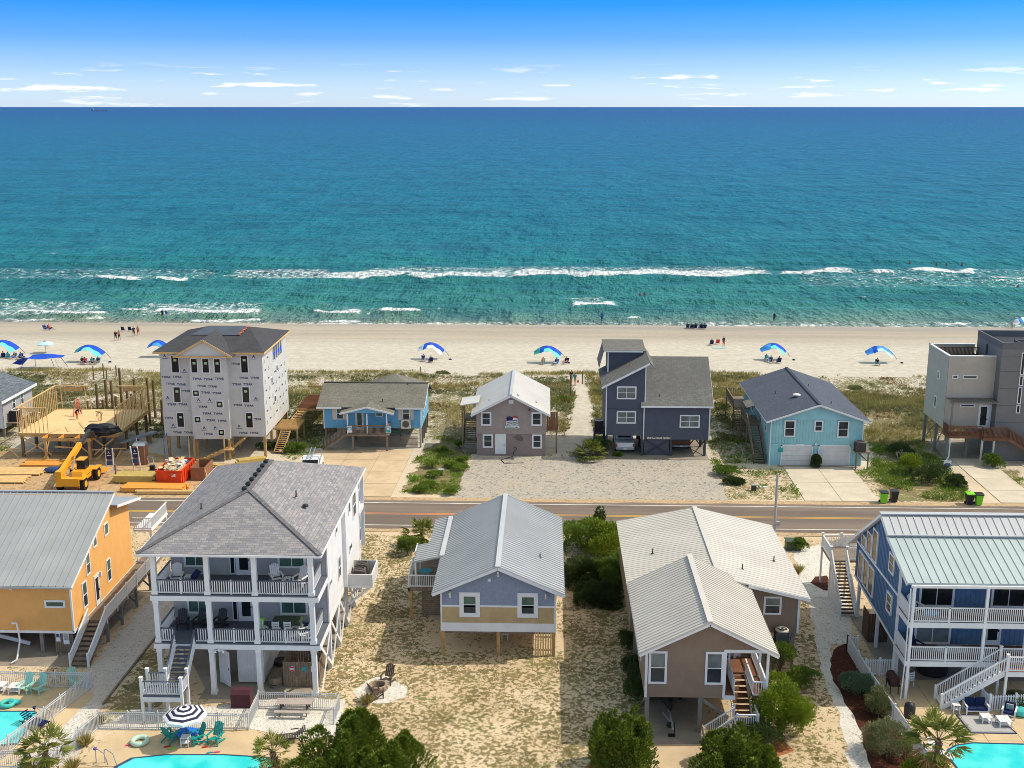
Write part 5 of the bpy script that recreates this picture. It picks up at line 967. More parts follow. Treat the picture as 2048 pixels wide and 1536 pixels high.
def dark_house():
    t = thing('slate_house', 'tall slate-blue house with offset shed roofs and carport beneath', 'house', (11.8, 117, 0)); Y0 = 117.0; XA, XB, XC = 6.35, 10.35, 17.25
    tp = [(XA, 2.25), (XB+.05, 2.25), (XB+.05, 9.85), (XA, 7.7)]
    B().prism([(u, 124.6, z) for u, z in tp], (0, Y0+.03-124.6, 0)).build('tower_wall', M['slate'], t); lap(t, 'S', Y0, [(XA, 5.2), (XB, 5.2), (XB, 9.82), (XA, 7.72)], M['slate'], .17); fbox(B(), 'S', Y0, XA, XB-.2, 2.25, 5.15, -.02, .02).build('panel_wall', M['slate'], t)
    B().box(XB-.05, XC, Y0+.05, 123.5, 1.85, 5.5).build('wall', M['slate'], t); lap(t, 'S', Y0+.02, [(XB, 1.85), (XC, 1.85), (XC, 5.45), (XB, 5.45)], M['slate'], .17); B().prism([(XC-.1, 117.1, 5.4), (XC-.1, 122.2, 5.4), (XC-.1, 122.2, 9.2)], (XB-XC+.1, 0, 0)).build('gable_wall', M['slate'], t)
    lap(t, 'E', XC, [(Y0+.1, 1.85), (123.4, 1.85), (123.4, 5.4), (Y0+.1, 5.4)], M['slate'], .17)
    roof(t, (XB-.35, 116.5, 5.62), (XC+.3, 116.5, 5.62), (XC+.3, 122.0, 9.75), (XB-.35, 122.0, 9.75), M['shw']); beam(t, 'fascia', M['trim'], (XB-.35, 116.48, 5.52), (XC+.3, 116.48, 5.52), .05, .16); beam(t, 'rake_board', M['trim'], (XC+.3, 116.5, 5.5), (XC+.3, 122, 9.63), .05, .16)
    roof(t, (XC+.3, 124, 5.6), (XB, 124, 5.6), (XB, 122.0, 9.75), (XC+.3, 122.0, 9.75), M['shw'])
    roof(t, (XA-.5, 116.5, 7.62), (XA-.5, 124.9, 7.62), (XB+.45, 124.9, 10.25), (XB+.45, 116.5, 10.25), M['shw']); beam(t, 'rake_board', M['trim'], (XA-.5, 116.48, 7.5), (XB+.45, 116.48, 10.12), .05, .2); roof(t, (XB+1.0, 116.6, 9.6), (XB+1.0, 124.9, 9.6), (XB+.45, 124.9, 10.27), (XB+.45, 116.6, 10.27), M['shw'])
    # dormer on the back of the tall block
    B().box(XA+.35, XB+.2, 121.6, 125.4, 7.6, 10.5).build('dormer_wall', M['slate'], t); roof(t, (XA-.15, 121.2, 10.5), (XB+.4, 121.2, 10.5), (XB+.4, 126, 10.8), (XA-.15, 126, 10.8), M['shw'], name='dormer_roof'); beam(t, 'fascia', M['trim'], (XA-.1, 121.18, 10.4), (XB+.1, 121.18, 10.4), .05, .14); box(t, 'corner_board', M['trim'], XA+.3, XA+.45, 121.5, 121.6, 8.0, 10.4); roof(t, (XA-.6, 121.2, 8.6), (XA-.6, 126, 8.6), (XA-.1, 126, 10.5), (XA-.1, 121.2, 10.5), M['shw'], name='dormer_roof')
    for x, z0, z1, y in ((XA-.03, 2.25, 7.7, Y0), (XB+.02, 5.7, 9.8, Y0), (XB-.05, 1.85, 5.5, Y0), (XC-.08, 1.85, 5.5, Y0)): box(t, 'corner_board', M['trim'], x, x+.11, y-.06, y+.03, z0, z1)
    for u0, u1, z0, z1 in ((7.46,9.5,6.22,7.6), (7.49,9.52,3.58,4.94), (14.11,16.21,3.17,4.56)): window(t, 'S', Y0-.01, u0, u1, z0, z1, .13, ('blind', 'blind'), 'hung', cells=2)
    [fbox(B(), 'S', Y0-.02, u, u+w_, 1.9, 1.9+h_, 0, .02).build('cut_out_letter', M['beige'], t) for u, w_, h_ in ((10.75,.22,.24),(11.0,.2,.22),(11.3,.07,.22),(11.4,.2,.14),(11.64,.1,.22),(11.8,.16,.2),(12.0,.09,.16),(12.14,.2,.22),(12.4,.07,.26),(12.52,.18,.2),(12.76,.16,.24),(12.96,.14,.18),(13.12,.06,.24))]
    for x in (XA+.15, XB-.1, XC-.4, 13.3):
        for y in (117.15, 120.5, 123.4): post(t, x, y, 0, 2.2, .24, 'slatewood')
    fbox(B(), 'S', 117.2, XB+.1, 13.1, .0, 1.85, -.05, 0).build('screen_wall', M['slate'], t); xbrace(t, (XB+.2, 117.1), (13.1, 117.1), .2, 1.75, M['slatewood']); xbrace(t, (XC-.4, 117.3), (XC-.4, 120.4), .2, 1.7, M['slatewood']); xbrace(t, (XC-1.6, 120.6), (XC-.4, 120.6), .2, 1.7, M['slatewood'])
    vent(t, 8.9, 119.3, 9.2, .25, 'red'); vent(t, 12.0, 117.6, 6.4, .2)
    box(t, 'bin_shelf', M['slatewood'], 5.2, 6.3, 118.4, 120.4, 2.0, 2.15)
    for y in (118.5, 120.3): post(t, 5.3, y, 0, 2.0, .15, 'slatewood')
    condenser((5.75, 118.9, 2.15), 'black condenser on a shelf at the west side of the slate house', 'black', .9, 1.3)
M['slatewood'] = wood('dark_grey_timber', S(76,78,84), .2)
dark_house()
def aqua_house():
    t = thing('aqua_house', 'aqua board house with two white garage doors and blue-grey gable roof', 'house', (27.8, 114.2, 0)); X0, X1, Y0, Y1 = 23.08, 32.48, 114.2, 130.0; xr, zr = 27.8, 6.68
    gp = gablepoly(X0, X1, 0, 4.75, xr, 6.42); B().prism([(u, Y1, z) for u, z in gp], (0, Y0+.02-Y1, 0)).build('wall', M['aqua'], t); lap(t, 'S', Y0, [(X0, 4.9), (X1, 4.9), (xr, 6.42)], M['aqua'], .17)
    battens(t, 'S', Y0, [(X0,2.3),(X1,2.3),(X1,4.86),(X0,4.86)], M['aqua'], .3, .05, .03); battens(t, 'S', Y0+.01, [(X0,.02),(X1,.02),(X1,2.2),(X0,2.2)], M['aqua'], .3, .04, .02); box(t, 'waist_band', M['aqua'], X0, X1, Y0-.05, Y0, 2.22, 2.32); battens(t, 'W', X0, [(Y0,0),(Y1,0),(Y1,4.7),(Y0,4.7)], M['aqua'], .3, .05, .03)
    for x in (X0-.03, X1-.06): box(t, 'corner_board', M['trim'], x, x+.1, Y0-.06, Y0+.05, 0, 4.8)
    for s, xe in ((-1, 22.5), (1, 33.1)): ze = zr-abs(xe-xr)*.345; roof(t, (xe, 113.6, ze), (xe, 130.6, ze), (xr, 130.6, zr), (xr, 113.6, zr), M['shs']); beam(t, 'rake_board', M['trim'], (xe, 113.58, ze-.12), (xr, 113.58, zr-.12), .05, .18); beam(t, 'fascia', M['trim'], (xe, 113.6, ze-.1), (xe, 130.6, ze-.1), .05, .14)
    beam(t, 'ridge_shingles', M['shs'], (xr, 113.6, zr+.03), (xr, 130.6, zr+.03), .34, .04)
    for u0, u1, z0, z1 in ((24.44,25.58,3.08,4.86), (27.48,28.38,3.65,4.85), (29.86,31.02,3.05,4.84)): window(t, 'S', Y0-.03, u0, u1, z0, z1, .13, ('glass', 'glass'))
    for u0, u1 in ((24.36, 27.4), (28.17, 31.23)):
        g_ = B(); [fbox(g_, 'S', Y0-.01, *a, 0, .06) for a in ((u0-.12, u0, 0, 2.22), (u1, u1+.12, 0, 2.22), (u0-.12, u1+.12, 2.1, 2.22))]; gd = g_.build('garage_door', M['trim'], t)
        for i in range(4): fbox(B(), 'S', Y0-.01, u0, u1, .03+.52*i, .53+.52*i, 0, .02).build('door_panel', M['palesiding'], gd)  # panels greyer than the frame: shade of the recess put into their colour
    fbox(B(), 'S', Y0-.04, 24.0, 24.45, 1.45, 1.9, 0, .04).build('sign_board', M['signteal'], t); fbox(B(), 'S', Y0-.05, 25.8, 26.5, 2.2, 2.32, 0, .04).build('number_board', M['trim'], t); B().lathe((27.75, 114.05, 2.25), [(.1,0),(.1,.2),(.02,.28)], 8).build('lamp', M['trim'], t)
    B().lathe((26.5, 118.6, 6.35), [(.42,0),(.4,.12),(.2,.2)], 12).build('roof_vent', M['palesiding'], t); vent(t, 29.6, 116.3, 6.1, .25); vent(t, 25.0, 122, 5.8, .2); vent(t, 28.6, 122.5, 6.45, .25)
    for y in (116, 119, 124): window(t, 'W', X0, y, y+.9, 3.0, 4.4, .1)
    # west side stairs and landing roof
    stairs(t, (22.2, 119.4, 3.0), (22.2, 114.7, .1), 1.15, M['oldwood'], M['darkwood']); box(t, 'stair_deck', M['oldwood'], 21.6, X0, 119.4, 123, 2.85, 3.0); stairs(t, (21.7, 126.2, 3.0), (21.7, 123, 1.2), 1.1, M['oldwood'], M['darkwood']); box(t, 'stair_deck', M['oldwood'], 21.2, X0, 126.2, 131.5, 2.85, 3.0)
    for x in (21.6, 22.8): railing(t, (x, 119.4, 3.0), (x, 114.7, .1), .95, 'oldwood', .35, .05)
    railing(t, (21.6, 119.4, 3.0), (21.6, 123, 3.0), 1.0, 'oldwood', .25, .05); railing(t, (21.2, 126.2, 3.0), (21.2, 131.5, 3.0), 1.0, 'oldwood', .25, .05); railing(t, (21.2, 131.5, 3.0), (X0, 131.5, 3.0), 1.0, 'oldwood', .25, .05)
    for x, y in ((21.6, 119.4), (21.6, 123), (21.2, 126.2), (21.2, 131.4)): post(t, x, y, 0, 4.0, .14, 'oldwood')
    roof(t, (21.6, 120.2, 4.55), (21.6, 123, 4.55), (22.8, 123, 4.9), (22.8, 120.2, 4.9), M['shw'], name='stair_canopy')
    box(t, 'condenser_shelf', M['oldwood'], 31.5, 33.0, 112.9, 114.0, 1.75, 1.88)
    for x in (31.65, 32.85): post(t, x, 113.0, 0, 1.75, .13, 'oldwood')
    beam(t, 'brace', M['oldwood'], (32.8, 113.1, .9), (31.8, 113.9, 1.7), .08, .1)
    condenser((32.1, 113.5, 1.88), 'round brown condenser on a timber shelf at the corner of the aqua house', 'condenser', .95, .95)
aqua_house()
def modern_house():
    t = thing('modern_house', 'flat-roofed grey modern house with tower, slit windows and brown entry deck', 'house', (47, 117.5, 0)); X0, XT, Y0, Y1 = 41.7, 46.55, 117.5, 123.9
    b = B().box(X0, XT, Y0+.04, Y1, 3.2, 9.9); b.build('wall', M['modernl'], t); lap(t, 'S', Y0, [(X0, 6.55), (XT, 6.55), (XT, 10.85), (X0, 10.85)], M['modernl'], .17)
    box(t, 'recess_wall', M['modernl'], X0+.02, XT, Y0+.0, Y0+.03, 3.3, 6.4)
    for a in ((X0, XT, Y0+.03, Y0+.2), (X0, X0+.17, Y0+.2, Y1), (X0, XT, Y1-.17, Y1)): box(t, 'parapet', M['modernl'], *a, 9.9, 10.9)
    for a in ((X0-.05, XT, Y0-.03, Y0+.25), (X0-.05, X0+.22, Y0+.25, Y1), (X0-.05, XT, Y1-.2, Y1+.03)): box(t, 'coping', M['trim'], *a, 10.9, 10.98)
    lap(t, 'W', X0, [(Y0, 3.2), (Y1, 3.2), (Y1, 10.85), (Y0, 10.85)], M['modernl'], .17); box(t, 'roof_deck', M['membrane'], X0+.18, XT, Y0+.2, Y1-.17, 9.9, 9.95); railing(t, (X0+.4, 122.4, 9.95), (XT, 122.4, 9.95), .95, 'darkwood', .14, .05)
    for u0, u1, z0, z1 in ((42.15,42.78,8.55,8.93), (43.22,44.74,8.55,8.93), (43.25,44.76,5.5,5.86)): window(t, 'S', Y0-.03 if z0 > 6 else Y0, u0, u1, z0, z1, .1, ('glassd',), 'fixed')
    for y, z0, z1 in ((119.6, 7.9, 8.8), (119.9, 4.7, 6.0)): window(t, 'W', X0-.03, y, y+.8, z0, z1, .1, ('blind',), 'fixed')
    door(t, 'S', Y0, 45.2, 46.3, 3.2, 5.8, 'trim', 'glassd'); box(t, 'wall', M['trim'], 46.3, 46.54, Y0-.02, Y0+.01, 3.3, 5.8)
    b = B()
    for i in range(26): x = X0+.1+.19*i; b.box(x, x+.06, 115.9, Y0-.02, 6.4, 6.5)
    b.box(X0-.05, XT+.1, 116.0, 116.1, 6.28, 6.4); b.build('pergola', M['greyprime'], t); post(t, 42.0, 116.1, 2.9, 6.28, .17, 'greyprime')
    box(t, 'entry_deck', M['redwood'], X0, 47.6, 115.7, Y0, 2.6, 2.85); railing(t, (X0, 115.75, 2.85), (45.0, 115.75, 2.85), 1.1, 'redwood', .12, .05); railing(t, (X0, 115.75, 2.85), (X0, Y0, 2.85), 1.1, 'redwood', .12, .05); railing(t, (45.0, 115.75, 2.85), (45.0, 115.2, 2.85), 1.1, 'redwood', .12, .05); box(t, 'entry_deck', M['redwood'], 45.0, 47.6, 115.1, 115.7, 2.55, 2.83); railing(t, (45.0, 115.15, 2.85), (47.5, 115.15, 2.85), 1.1, 'redwood', .12, .05)
    stairs(t, (47.6, 115.5, 2.85), (51.8, 115.5, .1), .9, M['redwood'], M['redwood']); railing(t, (47.6, 115.05, 2.85), (51.8, 115.05, .1), 1.0, 'redwood', .14, .05); railing(t, (47.6, 115.95, 2.85), (51.8, 115.95, .1), 1.0, 'redwood', .14, .05)
    for x in (45.05, 46.25): post(t, x, 115.3, 0, 2.6, .17, 'beige')
    for x, y in ((41.85, 116.4), (44.3, 117.6), (41.85, 123.6), (44.3, 123.6), (41.85, 120)): post(t, x, y, 0, 3.2, .26, 'greyprime')
    xbrace(t, (X0+.1, 117.6), (X0+.1, 120), .3, 3.1, M['greyprime']); xbrace(t, (X0+.1, 120.1), (X0+.1, 123.5), .3, 3.1, M['greyprime'])
    B().path([(X0+.2,115.9,2.5),(X0+.25,115.8,2.4),(X0+.25,115.8,.6),(X0,115.7,.2),(X0-1.2,115.9,.1)], .07).build('downpipe', M['trim'], t)
    # tower
    T0, T1, YA, YB = XT, 58.0, 116.3, 123.2; b = B().box(T0, T1, YA, YB, 0, 11.9).build('tower_wall', M['tower'], t)
    for z in (2.4, 4.2, 6.0, 7.8, 9.6, 11.2): box(t, 'panel_joint', M['membrane'], T0+.02, T1, YA-.006, YA, z, z+.025)
    for a in ((T0, T1, YA, YA+.15), (T0, T0+.15, YA+.15, YB), (T0, T1, YB-.15, YB)): box(t, 'parapet', M['modernd'], *a, 11.9, 12.6)
    box(t, 'roof', M['membrane'], T0+.15, T1, YA+.15, YB-.15, 11.9, 11.95); b = B()
    for a in ((49, 51, 118.3, 118.4), (49, 49.1, 118.4, 119.6), (50.9, 51, 118.4, 119.6), (49, 51, 119.5, 119.6)): b.box(*a, 11.95, 12.3)
    b.build('skylight_kerb', M['modernd'], t)
    for z0, z1 in ((9.3, 11.6), (8.1, 9.2), (6.2, 8.0), (5.2, 6.1)): window(t, 'S', YA, 48.55, 48.95, z0, z1, .08, ('glassd',), 'fixed')
    B().tube((46.5, 120.2, 10.6), (46.5, 120.2, 11.7), .12).build('flue', M['darkmetal'], t)
modern_house()
def corner_house():
    t = thing('grey_house', 'low grey house with mottled shingle roof cut by the left edge behind the framed deck', 'house', (-66, 126, 0)); X1 = -60.4
    B().box(-80, X1-.03, 122, 129.5, 1.0, 4.3).build('wall', M['palesiding'], t); lap(t, 'E', X1, [(122, 1), (129.5, 1), (129.5, 4.25), (122, 4.25)], M['greysiding'], .18)
    roof(t, (X1+.45, 121, 4.35), (X1+.45, 130, 4.35), (-67, 130, 6.6), (-67, 121, 6.6), M['shl']); beam(t, 'fascia', M['trim'], (X1+.47, 121, 4.2), (X1+.47, 130, 4.2), .05, .3); roof(t, (-80, 130, 3.5), (-80, 121, 3.5), (-67, 121, 6.6), (-67, 130, 6.6), M['shl'])
    for y in (124.3, 126.4): window(t, 'E', X1, y, y+.8, 2.6, 4.0, .1)
    for y in (122.3, 126, 129.2): post(t, X1-.2, y, 0, 1.0, .25, 'oldwood')
    box(t, 'condenser_shelf', M['oldwood'], X1+.05, X1+1.5, 122.5, 124.2, 1.4, 1.55); post(t, X1+1.35, 122.7, 0, 1.4, .14, 'oldwood'); post(t, X1+1.35, 124.0, 0, 1.4, .14, 'oldwood')
    condenser((X1+.75, 123.4, 1.55), 'black condenser on a shelf beside the mottled-roof house at the left edge', 'black', .95, 1.3)
corner_house()
# ================================================================== building site
def wrapped_house():
    t = thing('unfinished_house', 'three-storey house under construction clad in printed pale house wrap, dark hip roof', 'house', (-34.6, 115.3, 0)); k = 1.0249
    cx = lambda x: x*k
    cz = lambda z: 36-(36-z)*k
    X0, X1, Y0, YB, Y1 = -40.0, -29.3, 115.3, 114.55, 126.3; zb, ze = 2.35, 11.35; b0, b1 = -36.75, -32.85
    M['wrap'] = paint('house_wrap', S(204,202,194), .55, .3, .08, .9)
    B().box(X0, X1, Y0, Y1, zb, ze).build('wall', M['wrap'], t); B().box(b0, b1, YB, Y0-.003, zb-.15, ze-.1).build('bay_wall', M['wrap'], t); box(t, 'wrap_lap', M['wrap'], X0-.03, X1+.03, Y0-.03, Y0+.01, zb-.05, 5.05)
    x0, x1, y0, y1, r0, r1 = X0-.5, X1+.35, 114.8, 126.9, (-36.5, 120.8, 13.0), (-31.9, 120.8, 13.0); z = 11.42
    roof(t, (x0,y0,z), (x1,y0,z), r1, r0, M['shd']); roof(t, (x1,y0,z), (x1,y1,z), r1, r1, M['shd']); roof(t, (x0,y1,z), (x0,y0,z), r0, r0, M['shd']); roof(t, (x1,y1,z), (x0,y1,z), r0, r1, M['shd'])
    for a, c in (((x0,y0), (x1,y0)), ((x1,y0), (x1,y1)), ((x0,y0), (x0,y1))): beam(t, 'fascia', M['fresh'], (*a, z-.12), (*c, z-.12), .06, .2)
    f = lambda x, s: (x, 115+5.8*s, 11.50+1.56*s)
    B().prism([f(-37.6,.62), f(-32.6,.62), f(-31.95,.99), f(-36.3,.99)], (0,0,.03)).build('roofing_underlay', M['felt'], t)
    for i in range(6): s = .64+.06*i; p = f(-32.5+.55*(s-.62)/.37, s); B().box(p[0]-.12, p[0]+.12, p[1]-.17, p[1]+.17, p[2]+.02, p[2]+.09).build('shingle_bundle', M['dumpster_p'], t)
    # front gable
    ga, gb, gm, gy = -38.0, -32.1, -35.0, 114.0; B().prism([(ga,gy,11.2), (gb,gy,11.2), (gm,gy,12.85)], (0, .15, 0)).build('gable_wall', M['wrap'], t)
    roof(t, (ga-.1,gy-.15,11.15), (ga-.1,115.2,11.15), (gm,119.6,12.95), (gm,gy-.15,12.95), M['shd'], name='gable_roof'); roof(t, (gb+.1,115.2,11.15), (gb+.1,gy-.15,11.15), (gm,gy-.15,12.95), (gm,119.6,12.95), M['shd'], name='gable_roof')
    for e in (ga-.1, gb+.1): beam(t, 'rake_board', M['fresh'], (e, gy-.17, 11.05), (gm, gy-.17, 12.83), .06, .2)
    beam(t, 'fascia', M['fresh'], (ga, gy-.1, 11.1), (gb, gy-.1, 11.1), .1, .16)
    W_ = [(-37.82,-37.07,9.8,11.57,0),(-30.75,-30.05,9.84,11.62,0),(-37.81,-37.12,6.69,8.32,0),(-30.77,-30.06,6.71,8.38,0),(-37.65,-36.94,4.08,5.61,0),(-30.56,-29.85,4.07,5.67,0),(-35.61,-34.98,9.97,11.43,1),(-34.46,-33.8,9.97,11.43,1),(-33.27,-32.65,9.97,11.43,1),(-35.61,-34.98,7.53,8.18,1),(-33.29,-32.64,6.36,7.05,1),(-35.63,-34.99,4.76,5.41,1),(-33.26,-32.66,3.41,4.07,1)]
    for a, c, d, e, bay in W_:
        pl = YB if bay else Y0-.03; w_ = window(t, 'S', pl, cx(a)-.08, cx(c)+.08, cz(d)-.08, cz(e)+.05, .1, ('glassd', 'glassd'), 'fixed'); u = (cx(a)+cx(c))/2; zz = cz(e)-.5 if e-d > 1 else (cz(d)+cz(e))/2
        fbox(B(), 'S', pl, u-.15, u+.15, zz-.12, zz+.12, .046, .055).build('sticker', M['sticker'], w_)
    for i in range(4): window(t, 'E', X1, 119.8+1.05*i, 120.75+1.05*i, 9.4, 11.1, .06, ('glass', 'glass'), 'fixed')
    B().prism([(X1+.05, 119.9, 9.9), (X1+.05, 123.8, 9.9), (X1+.05, 123.8, 10.35), (X1+.05, 119.9, 10.2)], (.02, 0, 0)).build('tarp', M['royal'], t)
    for y, z_ in ((118.5, 7.2), (121, 8.0), (119.6, 4.9)): window(t, 'E', X1, y, y+.6, z_, z_+.7, .05, ('glassd',), 'fixed')
    # printed wrap: maker's name and arrow marks in rows
    first = {}
    def mark(kind, u, zz, face='S', pl=None):
        pl = pl if pl is not None else Y0-.03; key = (kind, face)
        if key not in first:
            if kind == 'name':
                o = text(t, 'TYPAR', face, 0, 0, 0, .31 if face == 'S' else .24, 'print', out=0.0, bold=.012)
            else:
                b = B(); b.prism([FP(face, 0, -.17, -.12, .0), FP(face, 0, 0, .2, .0), FP(face, 0, .17, -.12, .0), FP(face, 0, .07, -.12, .0), FP(face, 0, 0, .03, .0), FP(face, 0, -.07, -.12, .0)], Vector(FP(face, 0, 0, 0, .004))); b.f = b.f[:]; fbox(b, face, 0, -.3, .3, -.27, -.22, 0, .003); o = b.build('wrap_print', M['printb'], None); o.data.transform(Matrix.Translation(-t.location)); o.parent = t
            first[key] = o
        else: o = first[key].copy(); sc.collection.objects.link(o)
        o.location = FP(face, pl, u, zz, .004); o.name = 'wrap_print'
    occ = [(cx(a)-.42, cx(c)+.42, cz(d)-.2, cz(e)+.15) for a, c, d, e, _ in W_]
    def free(u, z): return not any(a < u < c and d < z < e for a, c, d, e in occ)
    for r in range(12):
        zz = 10.85-r*.74; kind = 'name' if r % 2 == 1 or r in (4, 8) else 'arrow'
        u = X0+.55+(.4*((r*7) % 3))
        while u < X1-.5:
            inb = b0+.3 < u < b1-.3; edge = abs(u-b0) < .45 or abs(u-b1) < .45
            if free(u, zz) and not edge and (zz > 2.7): mark(kind, u, zz+R.uniform(-.05,.05), 'S', YB if inb else Y0-.03 if zz < 5.05 else Y0)
            u += 1.16
    for r in range(7):
        for c_ in range(7): mark('name' if (r+c_) % 2 else 'arrow', 116.1+1.5*c_+.3*(r % 2), 10.3-r*1.1-.2*c_*.0, 'E', X1) if not (r < 2 and c_ > 1) else None
    # piles, entry stair, east steps
    for y in (115.5, 118.5, 122, 125.8):
        for x in (X0+.3, b0+.1, b1-.1, X1-.2): post(t, x, y, -.1, zb, .26, 'wood')
    for x in (b0+.1, b1-.1): post(t, x, 114.3, -.1, zb-.1, .2, 'wood'); post(t, x-.5, 114.1, 0, 2.6, .1, 'fresh')
    stairs(t, (-33.3, 114.2, 1.3), (-35.6, 114.2, .2), 1.0, M['wood'], M['wood']); box(t, 'stair_landing', M['wood'], -36.4, -35.6, 113.7, 114.7, .1, .2); stairs(t, (-31.4, 115.0, 2.4), (-32.6, 115.0, 1.3), .9, M['wood'], M['wood']); box(t, 'stair_landing', M['wood'], -33.4, -32.5, 113.7, 115.2, 1.18, 1.3)
    box(t, 'side_deck', M['wood'], X1+.1, X1+2.6, 118.8, 122.5, 2.0, 2.2); box(t, 'side_deck', M['wood'], X1+1.3, X1+4.4, 124.5, 131, 2.7, 2.9)
    for i in range(9): box(t, 'joist', M['wood'], X1+.1, X1+2.6, 118.9+.4*i, 118.98+.4*i, 2.2, 2.28)
    for i in range(16): box(t, 'joist', M['redwood'], X1+1.3, X1+4.4, 124.6+.4*i, 124.68+.4*i, 2.9, 2.98)
    for i in range(6): post(t, X1+4.3, 124.6+1.25*i, 0, 4.0, .18, 'redwood')
    beam(t, 'deck_rail', M['wood'], (X1+4.3, 124.5, 3.9), (X1+4.3, 131, 3.9), .12, .2); box(t, 'deck_rail', M['wood'], X1+1.3, X1+4.3, 130.9, 131, 3.8, 4.0)
    for x, y in ((X1+.3, 118.9), (X1+2.5, 118.9), (X1+2.5, 122.3), (X1+1.4, 126), (X1+1.4, 130)): post(t, x, y, 0, 2.0, .16, 'wood')
    stairs(t, (X1+1.3, 118.8, 2.1), (X1+.9, 116.6, .1), 1.0, M['wood'], M['wood']); stairs(t, (X1+2, 124.5, 2.8), (X1+1.5, 122.5, 2.1), 1.0, M['wood'], M['wood'])
M['dumpster_p'] = paint('terracotta_bundle', S(214,130,96), .8, .1, .15); M['sticker'] = paint('pale_green_sticker', S(176,206,160), .6, .2, .05); M['print'] = paint('wrap_print_dark', S(72,80,104), .6, .2, .05); M['printb'] = paint('wrap_print_blue', S(52,84,118), .6, .2, .05)
wrapped_house()
def framed_house():
    t = thing('framed_house', 'timber-framed first floor deck on piles with open stud walls and bare plywood', 'house', (-50, 119.5, 0)); X0, X1, Y0, Y1, z, zt = -55.35, -44.85, 114.5, 124.5, 2.65, 5.4
    for i in range(5):
        for j in range(8): box(t, 'plywood_sheet', M['osb'], X0+2.1*i+.01, X0+2.1*i+2.09, Y0+1.25*j+.01, Y0+1.25*j+1.24, z-.03, z+R.uniform(-.004,.004))
    for a in ((X0, X1, Y0, Y0+.08), (X0, X1, Y1-.08, Y1), (X0, X0+.08, Y0+.08, Y1-.08), (X1-.08, X1, Y0+.08, Y1-.08)): box(t, 'rim_joist', M['wood'], *a, z-.35, z-.04)
    for i in range(25): y = Y0+.4*i+.2; box(t, 'joist', M['wood'], X0+.1, X1-.1, y, y+.05, z-.32, z-.04)
    def studs(p, q, sp=.41, ht=zt, skip=None):
        p = Vector((*p, z)); q = Vector((*q, z)); n = max(1, int((q-p).length/sp)); 
        B().beam(p+Vector((0,0,.02)), q+Vector((0,0,.02)), .12, .045).build('sole_plate', M['fresh'], t); B().beam(p+Vector((0,0,ht-z)), q+Vector((0,0,ht-z)), .12, .09).build('top_plate', M['fresh'], t)
        for i in range(n+1):
            if skip and skip(i/n): continue
            c = p.lerp(q, i/n); B().box(c.x-.03, c.x+.03, c.y-.03, c.y+.03, z+.04, ht-.04).build('stud', M['fresh'], t)
    studs((X0+.08, Y0+.06), (-52.1, Y0+.06)); studs((X0+.06, Y0+.1), (X0+.06, Y1-.1)); studs((X1-.06, Y0+.1), (X1-.06, Y1-.1)); studs((X0+.1, Y1-.06), (-51.4, Y1-.06), .5, skip=lambda f: .25 < f < .75); studs((-48.1, Y1-.06), (X1-.1, Y1-.06), .5, skip=lambda f: .25 < f < .8)
    box(t, 'header', M['wood'], -54.6, -52.2, Y1-.12, Y1-.02, 4.85, 5.25); box(t, 'header', M['wood'], -47.6, -45.4, Y1-.12, Y1-.02, 4.85, 5.25); box(t, 'header', M['osb'], -54.2, -53.0, Y0+.02, Y0+.1, 5.0, 5.3)
    for p, q in (((X1-.1, 116.0, 3.2), (X1-.1, 118.0, 5.2)), ((X0+.1, 116, 5.2), (X0+.1, 120, 3.4)), ((X1-.1, 119, 4.2), (X1-.1, 124.2, 4.2)), ((-51.9, 114.6, z+.1), (-51.5, 116.2, z+.05))): beam(t, 'brace', M['fresh'], p, q, .04, .1)
    # porch box in front
    for a in ((-52.2, -47.0, 113.0, 113.08), (-52.2, -52.12, 113.08, Y0-.02), (-47.08, -47.0, 113.08, Y0-.02), (-50.5, -50.42, 113.08, Y0-.02), (-48.8, -48.72, 113.08, Y0-.02)): box(t, 'porch_joist', M['orangewood'] if a[1]-a[0] < 1 else M['wood'], *a, z-.38, z-.05)
    for x in (-51.9, -47.3): post(t, x, 113.2, -.1, z-.38, .24, 'wood')
    for x in np.linspace(X0+.3, X1-.3, 5):
        for y in (114.8, 118, 121.2, 124.2): post(t, float(x), y, -.1, z-.35, .26, 'pile', 'piling')
    for a, c in (((-55, 114.7), (-52, 114.7)), ((-50, 114.7), (-47.8, 114.7)), ((-47.5, 114.7), (-45.2, 114.7))): xbrace(t, a, c, .3, 2.2, M['fresh'], .14)
    for p, q in (((-52.5, 114.0, .1), (-51.9, 114.4, 2.3)), ((-46.9, 113.6, .1), (-45.9, 113.9, 1.1)), ((-44.9, 113.8, .1), (-44.3, 114.3, 1.2)), ((-45.4, 114.0, 1.2), (-43.9, 114.2, 1.2)), ((-47.6, 113.9, 1.1), (-46.2, 114.0, 1.1)), ((-51.4, 114.2, 1.3), (-49, 114.2, 1.2)), ((-56.6, 114.2, 1.0), (-55.2, 114.2, 1.1)), ((-56.2, 114.2, 1.0), (-55.4, 114.3, .1))): beam(t, 'brace', M['fresh'], p, q, .05, .12)
    # piles still to be cut for the seaward half
    R.seed(3)
    for r_, y in enumerate((126.4, 129.0, 131.6)):
        for i in range(9):
            x = -52.5+1.72*i+R.uniform(-.2,.2); h = (3.0, 4.1, 5.0)[r_]+R.uniform(-.9,1.0); B().tube((x, y, -.1), (x+R.uniform(-.06,.06), y, h), .16, .15, 10).build('piling', M['pile'], t)
    for a in ((-50.6, 119, -49.0, 116.4), (-51.2, 117, -50.2, 115.2), (-48.5, 119.5, -49.6, 122)): beam(t, 'loose_board', M['fresh'], (a[0], a[1], z+.03), (a[2], a[3], z+.03), .2, .05)
